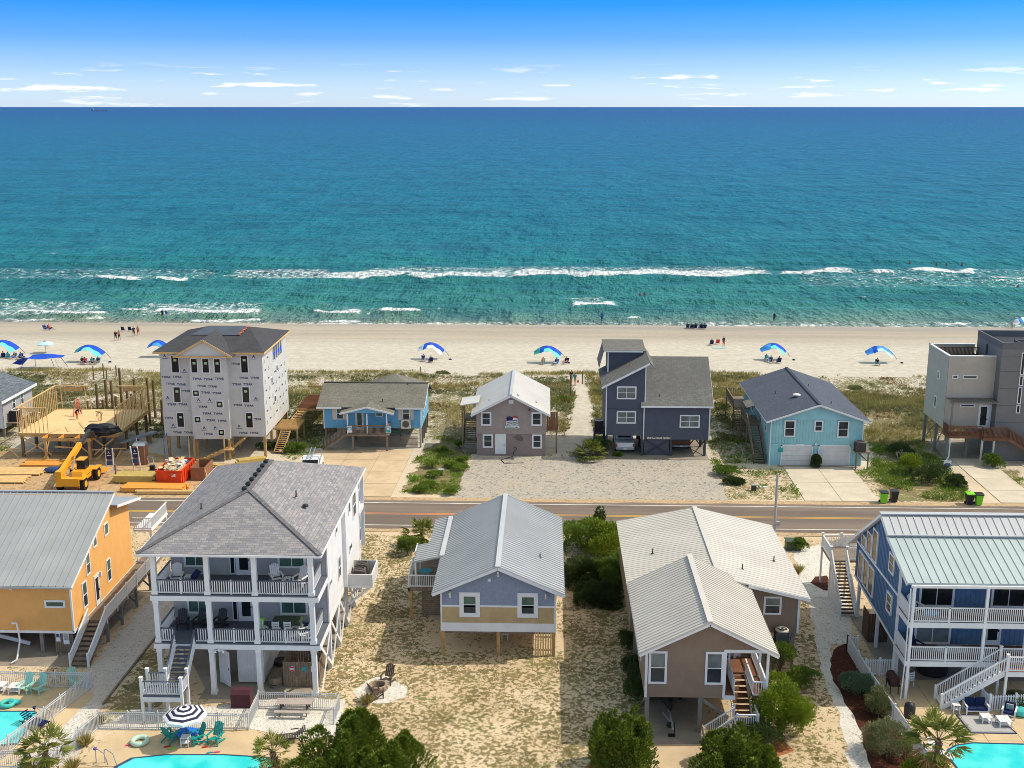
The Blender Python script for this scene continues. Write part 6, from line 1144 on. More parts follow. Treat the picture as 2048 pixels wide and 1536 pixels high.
    for i in range(4): box(t, 'block', M['orangewood'], -48.6+.45*i, -48.3+.45*i, 115.6, 115.8, z, z+.15)
framed_house()
def worker_ladder(name, label, p, q, wd, mat, n=9):
    t = thing(name, label, 'ladder', (p[0], p[1], p[2])); p = Vector(p); q = Vector(q); s = Vector((wd/2, 0, 0))
    for k in (-1, 1): B().beam(p+s*k, q+s*k*.8, .05, .08).build('rail', M[mat], t)
    for i in range(1, n): c = p.lerp(q, i/n); B().beam(c-s, c+s, .06, .03).build('rung', M['galv'], t)
    return t
worker_ladder('extension_ladder', 'blue ladder leaning against the house-wrapped building', (-39.6, 114.3, 0), (-40.0, 115.2, 2.6), .45, 'signblue')
l_ = worker_ladder('step_ladder', 'orange step ladder standing on the plywood deck', (-51.9, 121.2, 2.65), (-51.9, 121.9, 4.5), .5, 'dumpster', 6); B().beam((-52.1, 122.5, 2.65), (-51.98, 121.95, 4.5), .05, .05).beam((-51.7, 122.5, 2.65), (-51.82, 121.95, 4.5), .05, .05).build('rail', M['dumpster'], l_)
def telehandler():
    t = thing('telehandler', 'yellow telehandler with raised boom carrying a dark load to the framed deck', 'telehandler', (-45.6, 105.6, 0))
    B().box(-46.5, -44.7, 104.0, 108.4, .65, 1.15).box(-46.9, -46.3, 103.6, 104.6, .5, 2.0).box(-46.3, -44.6, 103.5, 104.1, .6, 1.35).build('chassis', M['yellow'], t); B().prism([(-45.6,104.3,1.15), (-45.6,106.9,1.15), (-45.6,106.6,1.75), (-45.6,104.6,1.75)], (1.0,0,0)).build('engine_cover', M['yellow'], t)
    B().box(-45.5, -44.7, 105.2, 106.4, 1.75, 1.8).box(-45.5,-44.7,105.2,106.4,2.65,2.72).build('cab', M['yellow'], t); B().box(-45.42, -44.62, 105.28, 106.32, 1.1, 2.65).build('cab_glass', M['glassd'], t)
    for x in (-46.75, -44.45):
        for y in (104.3, 107.6):
            w_ = B().tube((x-.2, y, .62), (x+.2, y, .62), .62, .62, 18).build('wheel', M['rubber'], t, smooth=False); B().tube((x-.23, y, .62), (x+.23, y, .62), .32, .32, 14).build('rim', M['yellow'], w_)
            B().box(x-.25, x+.25, y-.72, y+.72, 1.22, 1.3).build('mudguard', M['yellow'], t)
    B().beam((-46.5, 103.9, 1.75), (-46.6, 109.2, 3.1), .42, .5).build('boom', M['yellow'], t); B().beam((-46.6, 109.0, 3.06), (-46.65, 112.0, 3.75), .3, .36).build('boom_extension', M['darkmetal'], t); text(t, 'CAT', 'E', -46.32, 106.6, 2.45, .4, 'black')
    B().beam((-46.65, 111.9, 3.7), (-46.65, 112.4, 2.9), .9, .12).box(-47.2,-47.05,112.4,113.6,2.8,2.9).box(-46.2,-46.05,112.4,113.6,2.8,2.9).build('fork_carriage', M['darkmetal'], t)
    beam(t, 'lift_cylinder', M['galv'], (-46.4, 106.5, 1.3), (-46.55, 107.8, 2.6), .14, .14); B().prism([(-45.9,108.4,.4), (-44.4,108.4,.4), (-44.1,109.6,.25), (-45.9,109.4,.25)], (0,0,.35)).build('counterweight', M['yellow'], t)
telehandler()
def lump(name, mat, c, r, seed, sub=2, label=None, cat=None, jag=.35, parent=None):
    import bmesh
    bm = bmesh.new(); bmesh.ops.create_icosphere(bm, subdivisions=sub, radius=1)
    for v in bm.verts:
        k = 1+jag*(mnoise.noise(v.co*1.9+Vector((seed*3.1, 0, 0))))+jag*.5*mnoise.noise(v.co*5+Vector((0, seed, 0))); v.co = Vector((v.co.x*r[0]*k, v.co.y*r[1]*k, v.co.z*r[2]*k))+Vector(c)
    b = B(); b.v = [tuple(v.co) for v in bm.verts]; b.f = [[v.index for v in f.verts] for f in bm.faces]; b.m = [0]*len(b.f); bm.free()
    o = b.build(name, mat, parent)
    if label: tag(o, label, cat)
    return o
lump('tarp_bundle', M['tarp'], (-45.9, 113.2, 3.5), (1.9, .7, .62), 4, 3, 'dark tarp-wrapped bundle held up on the telehandler forks', 'bundle')
def lumber(label, x0, y0, x1, n, m, w_, h, z0, mat, rz=0.0, gap=.02, cat='lumber'):
    """stack of boards; every board a piece"""
    L_ = x1-x0; t = thing('lumber_stack', label, cat, (x0, y0, 0), rz); Mx = WM[t.name]; bd = []
    for k in range(m):
        for i in range(n):
            j = R.uniform(-.18, .18); b = B(); a, c = Mx @ Vector((j, i*(w_+gap)+w_/2, z0+k*(h+.004)+h/2)), Mx @ Vector((L_+j, i*(w_+gap)+w_/2, z0+k*(h+.004)+h/2)); b.beam(a, c, w_, h); b.build('board', M[mat], t)
    for f in (.15, .85): a, c = Mx @ Vector((L_*f, -.05, z0/2)), Mx @ Vector((L_*f, n*(w_+gap)+.05, z0/2)); B().beam(a, c, .1, max(z0, .05)).build('bearer', M['wood'], t)
    return t
M['treat'] = wood('green_treated_pine', S(200,176,104), .18)
lumber('yellow treated lumber stack beside the red dumpster', -42.3, 106.2, -38.3, 6, 4, .28, .16, .15, 'treat')
lumber('orange I-joists stacked at the road edge in front of the dumpster', -40.6, 103.6, -34.6, 7, 2, .22, .2, .1, 'orangewood', -.02); lumber('pale pine trusses laid flat beside the road', -38.9, 102.9, -31.5, 3, 3, .16, .1, .08, 'fresh', .03)
lumber('nearest stack of pale pine boards at the left edge', -56.5, 105.6, -51.2, 8, 2, .24, .07, .08, 'fresh', .06); lumber('farther stack of pale pine boards at the left edge', -57.5, 108.2, -50.6, 9, 2, .24, .07, .08, 'fresh', .03); lumber('reddish plywood strips stacked behind the telehandler', -53.8, 111.2, -48.3, 6, 3, .3, .06, .08, 'orangewood', -.02)
lumber('treated beams lying in front of the wrapped house', -31.6, 112.2, -28.8, 3, 3, .3, .16, .08, 'treat', .45); lumber('short treated offcuts beside the wrapped house', -34.0, 111.6, -32.2, 2, 2, .25, .15, .05, 'treat', -.5)
lumber('long grey steel beams leaning between the two building sites', -45.4, 116.6, -40.4, 3, 1, .22, .2, .9, 'galv', 1.05)
lump('tarp_bundle', M['royal_d'] if 'royal_d' in M else M['signblue'], (-49.6, 109.6, .3), (1.0, .4, .35), 9, 2, 'dark blue tarp bundle lying behind the pine boards', 'bundle', .2)
def dumpster():
    t = thing('dumpster', 'orange-red roll-off dumpster heaped with building waste', 'dumpster', (-36.6, 107.7, 0)); x0, x1, y0, y1, h = -37.85, -35.4, 105.7, 110.0, 1.55
    for a in ((x0, x1, y0, y0+.08), (x0, x1, y1-.08, y1), (x0, x0+.08, y0+.08, y1-.08), (x1-.08, x1, y0+.08, y1-.08)): box(t, 'side', M['dumpster'], *a, .15, h)
    box(t, 'floor', M['dumpster'], x0+.08, x1-.08, y0+.08, y1-.08, .12, .25)
    for i in range(6): y = y0+.2+.78*i; box(t, 'rib', M['dumpster'], x1+.003, x1+.09, y, y+.1, .15, h-.1)
    for y in (y0-.05,): box(t, 'top_rail', M['dumpster'], x0-.05, x1+.05, y, y+.045, h-.12, h+.02); box(t, 'top_rail', M['dumpster'], x1+.0, x1+.1, y0, y1, h-.1, h+.02)
    fbox(B(), 'S', y0, -36.35, -35.95, .95, 1.25, 0, .02).build('label_plate', M['trim'], t); beam(t, 'rib', M['dumpster'], (x0+.5, y0-.04, .2), (x1-.6, y0-.04, 1.4), .06, .1)
    R.seed(5); d = thing('waste_heap', 'heap of cardboard, wood and wrap offcuts piled in the orange dumpster', 'waste', (-36.6, 107.7, 1.2))
    lump('heap', M['paper'], (-36.62, 107.85, 1.25), (1.1, 1.95, .6), 2, 3, parent=d, jag=.25)
    for i in range(46):
        a = (R.uniform(x0+.25, x1-.25), R.uniform(y0+.3, y1-.3)); zz = 1.4+.45*(1-abs(a[1]-107.8)/2.2)+R.uniform(-.1,.15); an = R.uniform(0, 3.1); l = R.uniform(.2, .7)
        B().beam((a[0]-math.cos(an)*l/2, a[1]-math.sin(an)*l/2, zz), (a[0]+math.cos(an)*l/2, a[1]+math.sin(an)*l/2, zz+R.uniform(-.2,.3)), R.uniform(.06,.4), .03).build('scrap', M[R.choice(['fresh','wrapw','paper','osb','beige','signblue' if i % 9 == 0 else 'trim'])], d)
M['wrapw'] = paint('torn_wrap', S(206,206,202), .7, .2, .15)
dumpster()
c_ = thing('plywood_crate', 'open brown plywood crate standing beside the dumpster', 'crate', (-34.3, 108.9, 0))
for a in ((-35.0,-33.6,107.4,107.46), (-35.0,-34.94,107.46,110.2), (-33.66,-33.6,107.46,110.2), (-35.0,-33.6,110.2,110.26)): box(c_, 'panel', M['corten'], *a, .02, 1.35)
box(c_, 'floor', M['corten'], -34.93, -33.67, 107.47, 110.19, .02, .08); beam(c_, 'prop', M['fresh'], (-33.3, 107.3, .05), (-33.7, 107.9, 1.2), .06, .08)
p_ = thing('portable_toilet', 'tan portable toilet with white roof behind the site signs', 'toilet', (-41.8, 112.7, 0)); box(p_, 'cabin', M['corten'], -42.35, -41.25, 112.2, 113.3, .08, 2.05); B().box(-42.42, -41.18, 112.12, 113.38, 2.05, 2.12).prism([(-42.4,112.2,2.12),(-42.4,113.3,2.12),(-42.4,113.1,2.3),(-42.4,112.4,2.3)], (1.2,0,0)).build('roof', M['galv'], p_); fbox(B(), 'S', 112.2, -42.2, -41.4, .15, 1.95, 0, .03).build('door', M['corten'], p_); B().tube((-42.3,113.2,2.1), (-42.3,113.2,2.6), .05).build('vent_pipe', M['trim'], p_)
def site_sign(x, y, label, lean):
    t = thing('site_sign', label, 'sign', (x, y, 0))
    for s in (-.35, .35): beam(t, 'leg', M['trim'], (x+s+lean, y, 0), (x+s-lean, y+.1, 2.5), .09, .09)
    fbox(B(), 'S', y-.02, x-.28, x+.28, 1.35, 2.35, -.02, .03).build('sign_panel', M['signnavy'], t); k = t.children[0] if t.children else None
    B().prism([(x-.12, y-.055, 1.95), (x, y-.055, 2.2), (x+.12, y-.055, 1.95), (x, y-.055, 2.02)], (0, -.01, 0)).build('emblem', M['trim'], t); fbox(B(), 'S', y-.05, x-.2, x+.2, 1.72, 1.8, 0, .01).build('print_line', M['trim'], t); fbox(B(), 'S', y-.02, x-.28, x+.28, .75, 1.2, -.02, .03).build('sign_panel', M['signblue'], t)
site_sign(-44.0, 109.9, 'navy site sign on white legs nearest the telehandler', 0); site_sign(-41.6, 110.6, 'leaning navy site sign on white legs beside the portable toilet', .14)
m_ = thing('plate_compactor', 'dark plate compactor standing between the signs and dumpster', 'machine', (-39.6, 109.8, 0)); B().box(-40.0,-39.2,109.4,110.1,.05,.3).box(-39.85,-39.4,109.55,110.0,.3,.8).build('engine', M['black'], m_); B().path([(-39.9,109.9,.6),(-40.3,110.3,1.5),(-39.7,110.3,1.5),(-39.5,109.9,.6)], .03).build('handle', M['galv'], m_)
w_ = tag(B().box(-42.95,-42.8,108.3,108.45,0,1.25).box(-42.98,-42.77,108.27,108.48,1.25,1.3).build('marker_post', M['oldwood']), 'short grey timber post standing by the treated lumber', 'post')
# small beach-access posts on the dune
def dunepost(px, py, h, label):
    p = T(px, py); tag(B().tube((p[0], p[1], p[2]-.2), (p[0], p[1], p[2]+h), .09, .08, 8).lathe((p[0], p[1], p[2]+h), [(.085,0),(.06,.04)], 8).build('dune_post', M['pile']), label, 'post', 'posts on the dune')
for px, py, h, l in ((1142,772,1.5,'left post of the pair at the top of the sand path'), (1165,768,1.6,'right post of the pair at the top of the sand path'), (1141,795,1.3,'single post halfway along the sand path'), (188,760,1.9,'tallest dune post behind the pilings'), (208,757,2.0,'slim dune post right of the tallest behind the pilings'), (214,760,1.6,'shortest dune post behind the pilings'), (233,752,1.4,'dune post nearest the wrapped house'), (841,748,1.0,'dune post with red top right of the cottage roof')): dunepost(px, py, h, l)
# ================================================================== vehicles
def pickup(name, label, loc, mat, rz=0.0):
    t = thing(name, label, 'truck', loc, rz); Mx = WM[t.name]; V = lambda *a: Mx @ Vector(a)
    def bx(nm, m, x0, x1, y0, y1, z0, z1, par=t): b = B().box(x0,x1,y0,y1,z0,z1); b.v = [tuple(Mx @ Vector(v)) for v in b.v]; return b.build(nm, M[m], par)
    def pr(nm, m, pts, vec, par=t): b = B().prism(pts, vec); b.v = [tuple(Mx @ Vector(v)) for v in b.v]; return b.build(nm, M[m], par)
    # nose towards +y, tail towards -y
    pr('body', mat, [(-.98,-2.7,.5),(-.98,2.6,.5),(-.98,2.75,.8),(-.98,2.6,1.1),(-.98,1.1,1.2),(-.98,-2.7,1.2)], (1.96,0,0)); pr('cab', mat, [(-.86,1.2,1.2),(-.86,.55,1.8),(-.86,-.9,1.85),(-.86,-1.1,1.2)], (1.72,0,0))
    bx('tailgate', mat, -.85, .85, -2.74, -2.70, .7, 1.18); bx('bumper', 'galv', -.95, .95, -2.9, -2.72, .48, .66); bx('rear_window', 'glassd', -.7, .7, -1.12, -.98, 1.3, 1.7); bx('side_window', 'glassd', .8, .88, -.8, .6, 1.3, 1.72); bx('side_window', 'glassd', -.88, -.8, -.8, .6, 1.3, 1.72); pr('windscreen', 'glassd', [(-.76,1.16,1.26),(-.76,.6,1.76),(-.76,.62,1.78),(-.76,1.2,1.28)], (1.52,0,0))
    bx('number_plate', 'trim', -.18, .18, -2.92, -2.9, .52, .64)
    for s in (-1, 1):
        bx('tail_light', 'red', s*.88-.07, s*.88+.07, -2.76, -2.7, .75, 1.1); bx('headlight', 'trim', s*.75-.18, s*.75+.18, 2.62, 2.76, .8, .95)
        for y in (-1.75, 1.7):
            b = B().tube((s*.9-.13, y, .4), (s*.9+.13, y, .4), .4, .4, 16); b.v = [tuple(Mx @ Vector(v)) for v in b.v]; w_ = b.build('wheel', M['rubber'], t); b = B().tube((s*.9-.15, y, .4), (s*.9+.15, y, .4), .24, .24, 12); b.v = [tuple(Mx @ Vector(v)) for v in b.v]; b.build('rim', M['galv'], w_)
    return t
pickup('pickup_truck', 'white pickup truck parked under the slate house', (8.5, 120.4, 0.05), 'carwhite'); pickup('pickup_truck', 'dark maroon pickup truck in the right bay under the slate house', (14.6, 121.6, 0.05), 'carmaroon')
vt = pickup('work_van', 'white work truck with roof ladder parked on the cottage driveway', (-23.4, 109.4, 0.05), 'carwhite', math.pi+.1)
b = B()
for s in (-.2, .2): b.beam((s, -2.6, 2.1), (s, 1.2, 2.1), .05, .07)
for i in range(10): b.beam((-.2, -2.4+.38*i, 2.1), (.2, -2.4+.38*i, 2.1), .04, .03)
for y in (-2.3, .4): b.beam((-.8, y, 2.02), (.8, y, 2.02), .05, .05).beam((-.8, y, 1.15), (-.8, y, 2.02), .05, .05).beam((.8, y, 1.15), (.8, y, 2.02), .05, .05)
b.v = [tuple(WM[vt.name] @ Vector(v)) for v in b.v]; b.build('ladder_rack', M['galv'], vt)
pickup('parked_car', 'dark car cut by the right edge beside the modern house', (52.4, 112.6, .05), 'cardark', .2)
# boat on its trailer under the brown house
bt = thing('covered_boat', 'boat under a black cover on a trailer beneath the brown house', 'boat', (7.6, 63.5, .05))
b = B(); prof = [(0,0.02),(1.2,.5),(2.6,.85),(5.5,.9)]; ring = []
for y, w_ in prof:
    for a in range(9): th = math.pi*(a/8); ring.append((7.6-math.cos(th)*w_, 62.2+y, 1.25+math.sin(th)*.55*(.4+w_*.6)-(0)))
for y, w_ in prof:
    for a in range(9): th = math.pi*(a/8); ring.append((7.6+math.cos(th)*w_, 62.2+y, 1.25-math.sin(th)*.7*(.4+w_*.6)))
fs = []
for o_ in (0, 36):
    for j in range(3):
        for i in range(8): fs.append((o_+j*9+i, o_+j*9+i+1, o_+(j+1)*9+i+1, o_+(j+1)*9+i))
b.add(ring, fs); b.build('hull_cover', M['tarp'], bt)
B().beam((7.6, 61.0, .55), (7.6, 67, .55), .1, .12).beam((6.7, 65.6, .5), (8.5, 65.6, .5), .1, .1).beam((7.2, 63, .5), (7.6, 61.6, .5), .08, .08).build('trailer_frame', M['galv'], bt)
for x in (6.65, 8.55): B().tube((x-.1, 65.6, .35), (x+.1, 65.6, .35), .33, .33, 14).build('trailer_wheel', M['rubber'], bt)
B().tube((7.45, 61.5, .5), (7.45, 61.6, .5), .18, .18, 12).beam((7.7, 61.1, .06), (7.7, 61.1, .9), .07, .07).box(7.35, 7.75, 60.95, 61.25, .05, .12).build('jockey_wheel', M['black'], bt)
# wheelie bins
def bin_(px, py, body, lid, label):
    p = G(px, py); x, y = p[0], p[1]; t = thing('wheelie_bin', label, 'bin', (x, y, 0), 0, 'wheelie bins along the road'); z0 = .1
    B().add([(x-.24,y-.28,z0),(x+.24,y-.28,z0),(x+.24,y+.22,z0),(x-.24,y+.22,z0),(x-.33,y-.36,1.05),(x+.33,y-.36,1.05),(x+.33,y+.36,1.05),(x-.33,y+.36,1.05)], [(0,3,2,1),(0,1,5,4),(1,2,6,5),(2,3,7,6),(3,0,4,7),(4,5,6,7)]).build('body', M[body], t)
    B().prism([(x-.36,y-.4,1.05),(x-.36,y+.38,1.05),(x-.36,y+.34,1.16),(x-.36,y-.2,1.18),(x-.36,y-.4,1.12)], (.72,0,0)).build('lid', M[lid], t); B().tube((x-.3,y+.42,1.04), (x+.3,y+.42,1.04), .03).build('handle', M['black'], t)
    for s in (-1, 1): B().tube((x+s*.3-.04,y+.22,.13), (x+s*.3+.04,y+.22,.13), .13, .13, 12).build('wheel', M['rubber'], t)
bin_(1766, 1006, 'lime', 'black', 'lime wheelie bin with black lid left of its dark twin'); bin_(1787, 1004, 'black', 'black', 'all-black wheelie bin beside the aqua house driveway'); bin_(1938, 1009, 'black', 'lime', 'black wheelie bin with lime lid'); bin_(1956, 1010, 'lime', 'black', 'lime wheelie bin with black lid at the modern house driveway')
# street pole, roadside boxes, signs
p0 = AY(1549, 1056, 93.2); p1 = AY(1551, 948, 93.2); tag(B().tube((p0[0], 93.2, 0), (p0[0], 93.2, p1[2]), .12, .09, 10).lathe((p0[0], 93.2, 0), [(.22,0),(.2,.12),(.13,.15)], 10).box(p0[0]+.08, p0[0]+.4, 93.1, 93.3, 1.2, 1.6).build('street_pole', M['galv']), 'galvanised pole beside the road behind the brown house', 'pole')
for px, py, l in ((1507, 981, 'dark utility box on the grass by the gravel lot'), (882, 950, 'grey utility box in the weeds beside the cottage driveway')):
    p = G(px, py); t_ = thing('utility_box', l, 'box', p); B().box(p[0]-.22,p[0]+.22,p[1]-.2,p[1]+.2,0,.55).build('cabinet', M['darkmetal'], t_); B().box(p[0]-.26,p[0]+.26,p[1]-.24,p[1]+.24,.55,.62).build('lid', M['galv'], t_)
p = G(1526, 974); tag(B().box(p[0]-.4,p[0]+.4,p[1]-.2,p[1]+.2,0.0,.05).box(p[0]-.34,p[0]+.34,p[1]-.14,p[1]+.14,.05,.07).build('meter_cover', M['trim']), 'white meter cover lying in the grass', 'cover')
t_ = thing('yard_sign', 'small blue and white sign with a dark wave beside the modern driveway', 'sign', G(1893, 945)); p = G(1893, 945); fbox(B(), 'S', p[1], p[0]-.38, p[0]+.38, .6, 1.25, 0, .05).build('sign_board', M['trim'], t_); fbox(B(), 'S', p[1]-.052, p[0]-.33, p[0]+.33, .63, .9, 0, .01).build('sea_band', M['signblue'], t_); B().prism([(p[0]-.25,p[1]-.055,.95),(p[0]-.1,p[1]-.055,1.05),(p[0]+.1,p[1]-.055,.98),(p[0]+.25,p[1]-.055,1.02),(p[0]+.25,p[1]-.055,.94)], (0,-.01,0)).build('emblem', M['signnavy'], t_)
for s in (-.3,-.1,.1,.3): post(t_, p[0]+s, p[1]+.02, 0, .6, .05, 'trim', 'leg')
t_ = thing('transformer_box', 'dark green transformer box by the white shell walk', 'box', G(1588, 1098)); p = G(1588, 1098); B().box(p[0]-.7,p[0]+.5,p[1]-.4,p[1]+.5,0,.75).build('cabinet', M['dkgreen'], t_); B().box(p[0]-.75,p[0]+.55,p[1]-.45,p[1]+.55,.75,.82).build('lid', M['dkgreen'], t_)
# ================================================================== people
import bmesh
SKIN = paint('skin', S(196,146,116), .6, .25, .06, 5, False); SKIN2 = paint('tanned_skin', S(150,104,78), .6, .25, .06, 5, False); HAIR = [paint('dark_hair', S(52,40,34), .7, .2, .1), paint('fair_hair', S(156,122,78), .7, .2, .1)]
CLO = {k: paint('cloth_'+k, S(*v), .85, .1, .08, 4, False) for k, v in dict(black=(40,40,46), red=(190,44,44), blue=(44,84,160), teal=(60,150,150), white=(220,218,212), navy=(40,48,80), pink=(206,96,120), khaki=(170,150,112), orange=(226,96,40), lime=(170,210,60), grey=(120,120,124)).items()}
POSE = {  # joint: (x, y, z, radius); figure faces -y
 'stand': dict(pel=(0,0,.93,.13), sp=(0,.01,1.15,.125), ch=(0,0,1.36,.145), nk=(0,0,1.48,.055), hd=(0,-.01,1.60,.095), ht=(0,0,1.70,.085), sl=(-.18,0,1.40,.06), el=(-.23,.03,1.13,.045), hl=(-.24,-.04,.88,.035), fl=(-.24,-.06,.80,.028), sr=(.18,0,1.40,.06), er=(.23,.03,1.13,.045), hr=(.24,-.04,.88,.035), fr=(.24,-.06,.80,.028), tl=(-.10,0,.88,.095), kl=(-.11,-.02,.49,.062), al=(-.11,.02,.08,.042), ol=(-.11,-.12,.03,.035), tr=(.10,0,.88,.095), kr=(.11,-.02,.49,.062), ar=(.11,.02,.08,.042), orr=(.11,-.12,.03,.035)),
}
def pose(base, **kw): d = dict(POSE[base]); d.update(kw); return d
POSE['walk'] = pose('stand', kl=(-.1,-.16,.50,.062), al=(-.1,-.16,.09,.042), ol=(-.1,-.30,.05,.035), kr=(.1,.06,.50,.062), ar=(.1,.30,.14,.042), orr=(.1,.20,.03,.035), el=(-.25,.10,1.15,.045), hl=(-.25,.16,.92,.035), fl=(-.25,.14,.84,.028), er=(.25,-.08,1.15,.045), hr=(.25,-.22,.96,.035), fr=(.25,-.27,.9,.028))
POSE['bend'] = pose('stand', pel=(0,.1,.90,.13), sp=(0,-.06,1.02,.125), ch=(0,-.24,1.08,.145), nk=(0,-.36,1.08,.055), hd=(0,-.47,1.06,.095), ht=(0,-.56,1.03,.085), sl=(-.18,-.28,1.08,.06), el=(-.22,-.34,.82,.045), hl=(-.18,-.42,.6,.035), fl=(-.17,-.45,.52,.028), sr=(.18,-.28,1.08,.06), er=(.22,-.34,.82,.045), hr=(.18,-.42,.6,.035), fr=(.17,-.45,.52,.028), tl=(-.1,.1,.86,.095), tr=(.1,.1,.86,.095), kl=(-.12,-.02,.48,.062), kr=(.12,.04,.48,.062))
POSE['sit'] = pose('stand', pel=(0,.05,.36,.14), sp=(0,.14,.56,.13), ch=(0,.2,.76,.145), nk=(0,.22,.88,.055), hd=(0,.2,1.0,.095), ht=(0,.2,1.1,.085), sl=(-.18,.2,.80,.06), el=(-.26,.12,.56,.045), hl=(-.24,-.1,.52,.035), fl=(-.22,-.18,.5,.028), sr=(.18,.2,.80,.06), er=(.26,.12,.56,.045), hr=(.24,-.1,.52,.035), fr=(.22,-.18,.5,.028), tl=(-.1,0,.34,.095), kl=(-.12,-.40,.46,.062), al=(-.12,-.62,.12,.042), ol=(-.12,-.76,.06,.035), tr=(.1,0,.34,.095), kr=(.12,-.38,.48,.062), ar=(.12,-.58,.12,.042), orr=(.12,-.72,.06,.035))
BONES = [('pel','sp','s'),('sp','ch','s'),('ch','nk','k'),('nk','hd','k'),('hd','ht','h'),('ch','sl','s'),('sl','el','s'),('el','hl','k'),('hl','fl','k'),('ch','sr','s'),('sr','er','s'),('er','hr','k'),('hr','fr','k'),('pel','tl','p'),('tl','kl','p'),('kl','al','k'),('al','ol','k'),('pel','tr','p'),('tr','kr','p'),('kr','ar','k'),('ar','orr','k')]
PM = {}
def body_mesh(ps, bare):
    key = (ps, bare)
    if key in PM: return PM[key]
    J = POSE[ps]; names = list(J); me = bpy.data.meshes.new('body'); me.from_pydata([J[n][:3] for n in names], [(names.index(a), names.index(b)) for a, b, _ in BONES], [])
    o = bpy.data.objects.new('tmp', me); sc.collection.objects.link(o); m = o.modifiers.new('s', 'SKIN'); sv = me.skin_vertices[0].data
    for i, n in enumerate(names): sv[i].radius = (J[n][3],)*2; sv[i].use_root = (n == 'pel')
    u = o.modifiers.new('d', 'SUBSURF'); u.levels = 1; u.render_levels = 1
    dg = bpy.context.evaluated_depsgraph_get(); out = bpy.data.meshes.new_from_object(o.evaluated_get(dg)); bpy.data.objects.remove(o); out.name = 'body'; out.materials.clear(); [out.materials.append(SKIN) for _ in range(4)]
    segs = [(Vector(J[a][:3]), Vector(J[b][:3]), k) for a, b, k in BONES]; idx = {'k': 0, 's': 1, 'p': 2, 'h': 3}
    for p in out.polygons:
        best = None
        for a, b, k in segs:
            d = b-a; t = max(0, min(1, (p.center-a).dot(d)/d.dot(d))); q = (p.center-(a+d*t)).length
            if best is None or q < best[0]: best = (q, k)
        k = best[1]; p.material_index = 0 if (bare and k == 's') else idx[k]; p.use_smooth = True
        if k == 'k' and ps != 'bend' and (p.center.z > J['hd'][2]+.03 or (p.center.z > J['hd'][2]-.05 and p.center.y > J['hd'][1]+.03)): p.material_index = 3
    PM[key] = out; return out
def person(loc, ps, shirt, short, label, rz=0.0, bare=False, hair=0, sk=0, s=1.0, group=None):
    me = body_mesh(ps, bare).copy()
    for i, m in enumerate(((SKIN, SKIN2)[sk], CLO[shirt], CLO[short], HAIR[hair])): me.materials[i] = m
    o = bpy.data.objects.new('person', me); sc.collection.objects.link(o); o.location = loc; o.rotation_euler = (0,0,rz); o.scale = (s,)*3; WM[o.name] = Matrix.Translation(loc)
    return tag(o, label, 'person', group)
def at(px, py, dz=0): p = T(px, py); return (p[0], p[1], p[2]+dz)
def chairproto(mat, label):
    t = thing('beach_chair', label, 'chair'); m = M[mat]
    B().add([(-.27,-.22,.26),(.27,-.22,.26),(.27,.24,.2),(-.27,.24,.2),(-.27,-.22,.235),(.27,-.22,.235),(.27,.24,.175),(-.27,.24,.175)], [(0,1,2,3),(7,6,5,4),(0,4,5,1),(1,5,6,2),(2,6,7,3),(3,7,4,0)]).build('seat', m, t)
    B().add([(-.27,.24,.2),(.27,.24,.2),(.27,.5,.85),(-.27,.5,.85),(-.27,.27,.19),(.27,.27,.19),(.27,.53,.84),(-.27,.53,.84)], [(0,1,2,3),(7,6,5,4),(0,4,5,1),(1,5,6,2),(2,6,7,3),(3,7,4,0)]).build('backrest', m, t)
    for s in (-.29, .29): B().path([(s,-.25,0),(s,.3,.45),(s,-.3,.45)], .018).path([(s,-.25,.25),(s,.4,0)], .018).build('frame', M['galv'], t)
    return t
CP = {}
def chair(loc, rz, mat, label):
    if mat not in CP: CP[mat] = chairproto(mat, label); CP[mat].location = loc; CP[mat].rotation_euler = (0,0,rz); CP[mat]['group'] = 'beach chairs'; return CP[mat]
    return dup(CP[mat], loc, rz, label)
def seated(px, py, shirt, short, who, rz=0.0, mat='navy', **kw):
    l = at(px, py); chair(l, rz, mat, 'folding beach chair under '+who); return person(l, 'sit', shirt, short, who, rz, **kw)
PI = math.pi
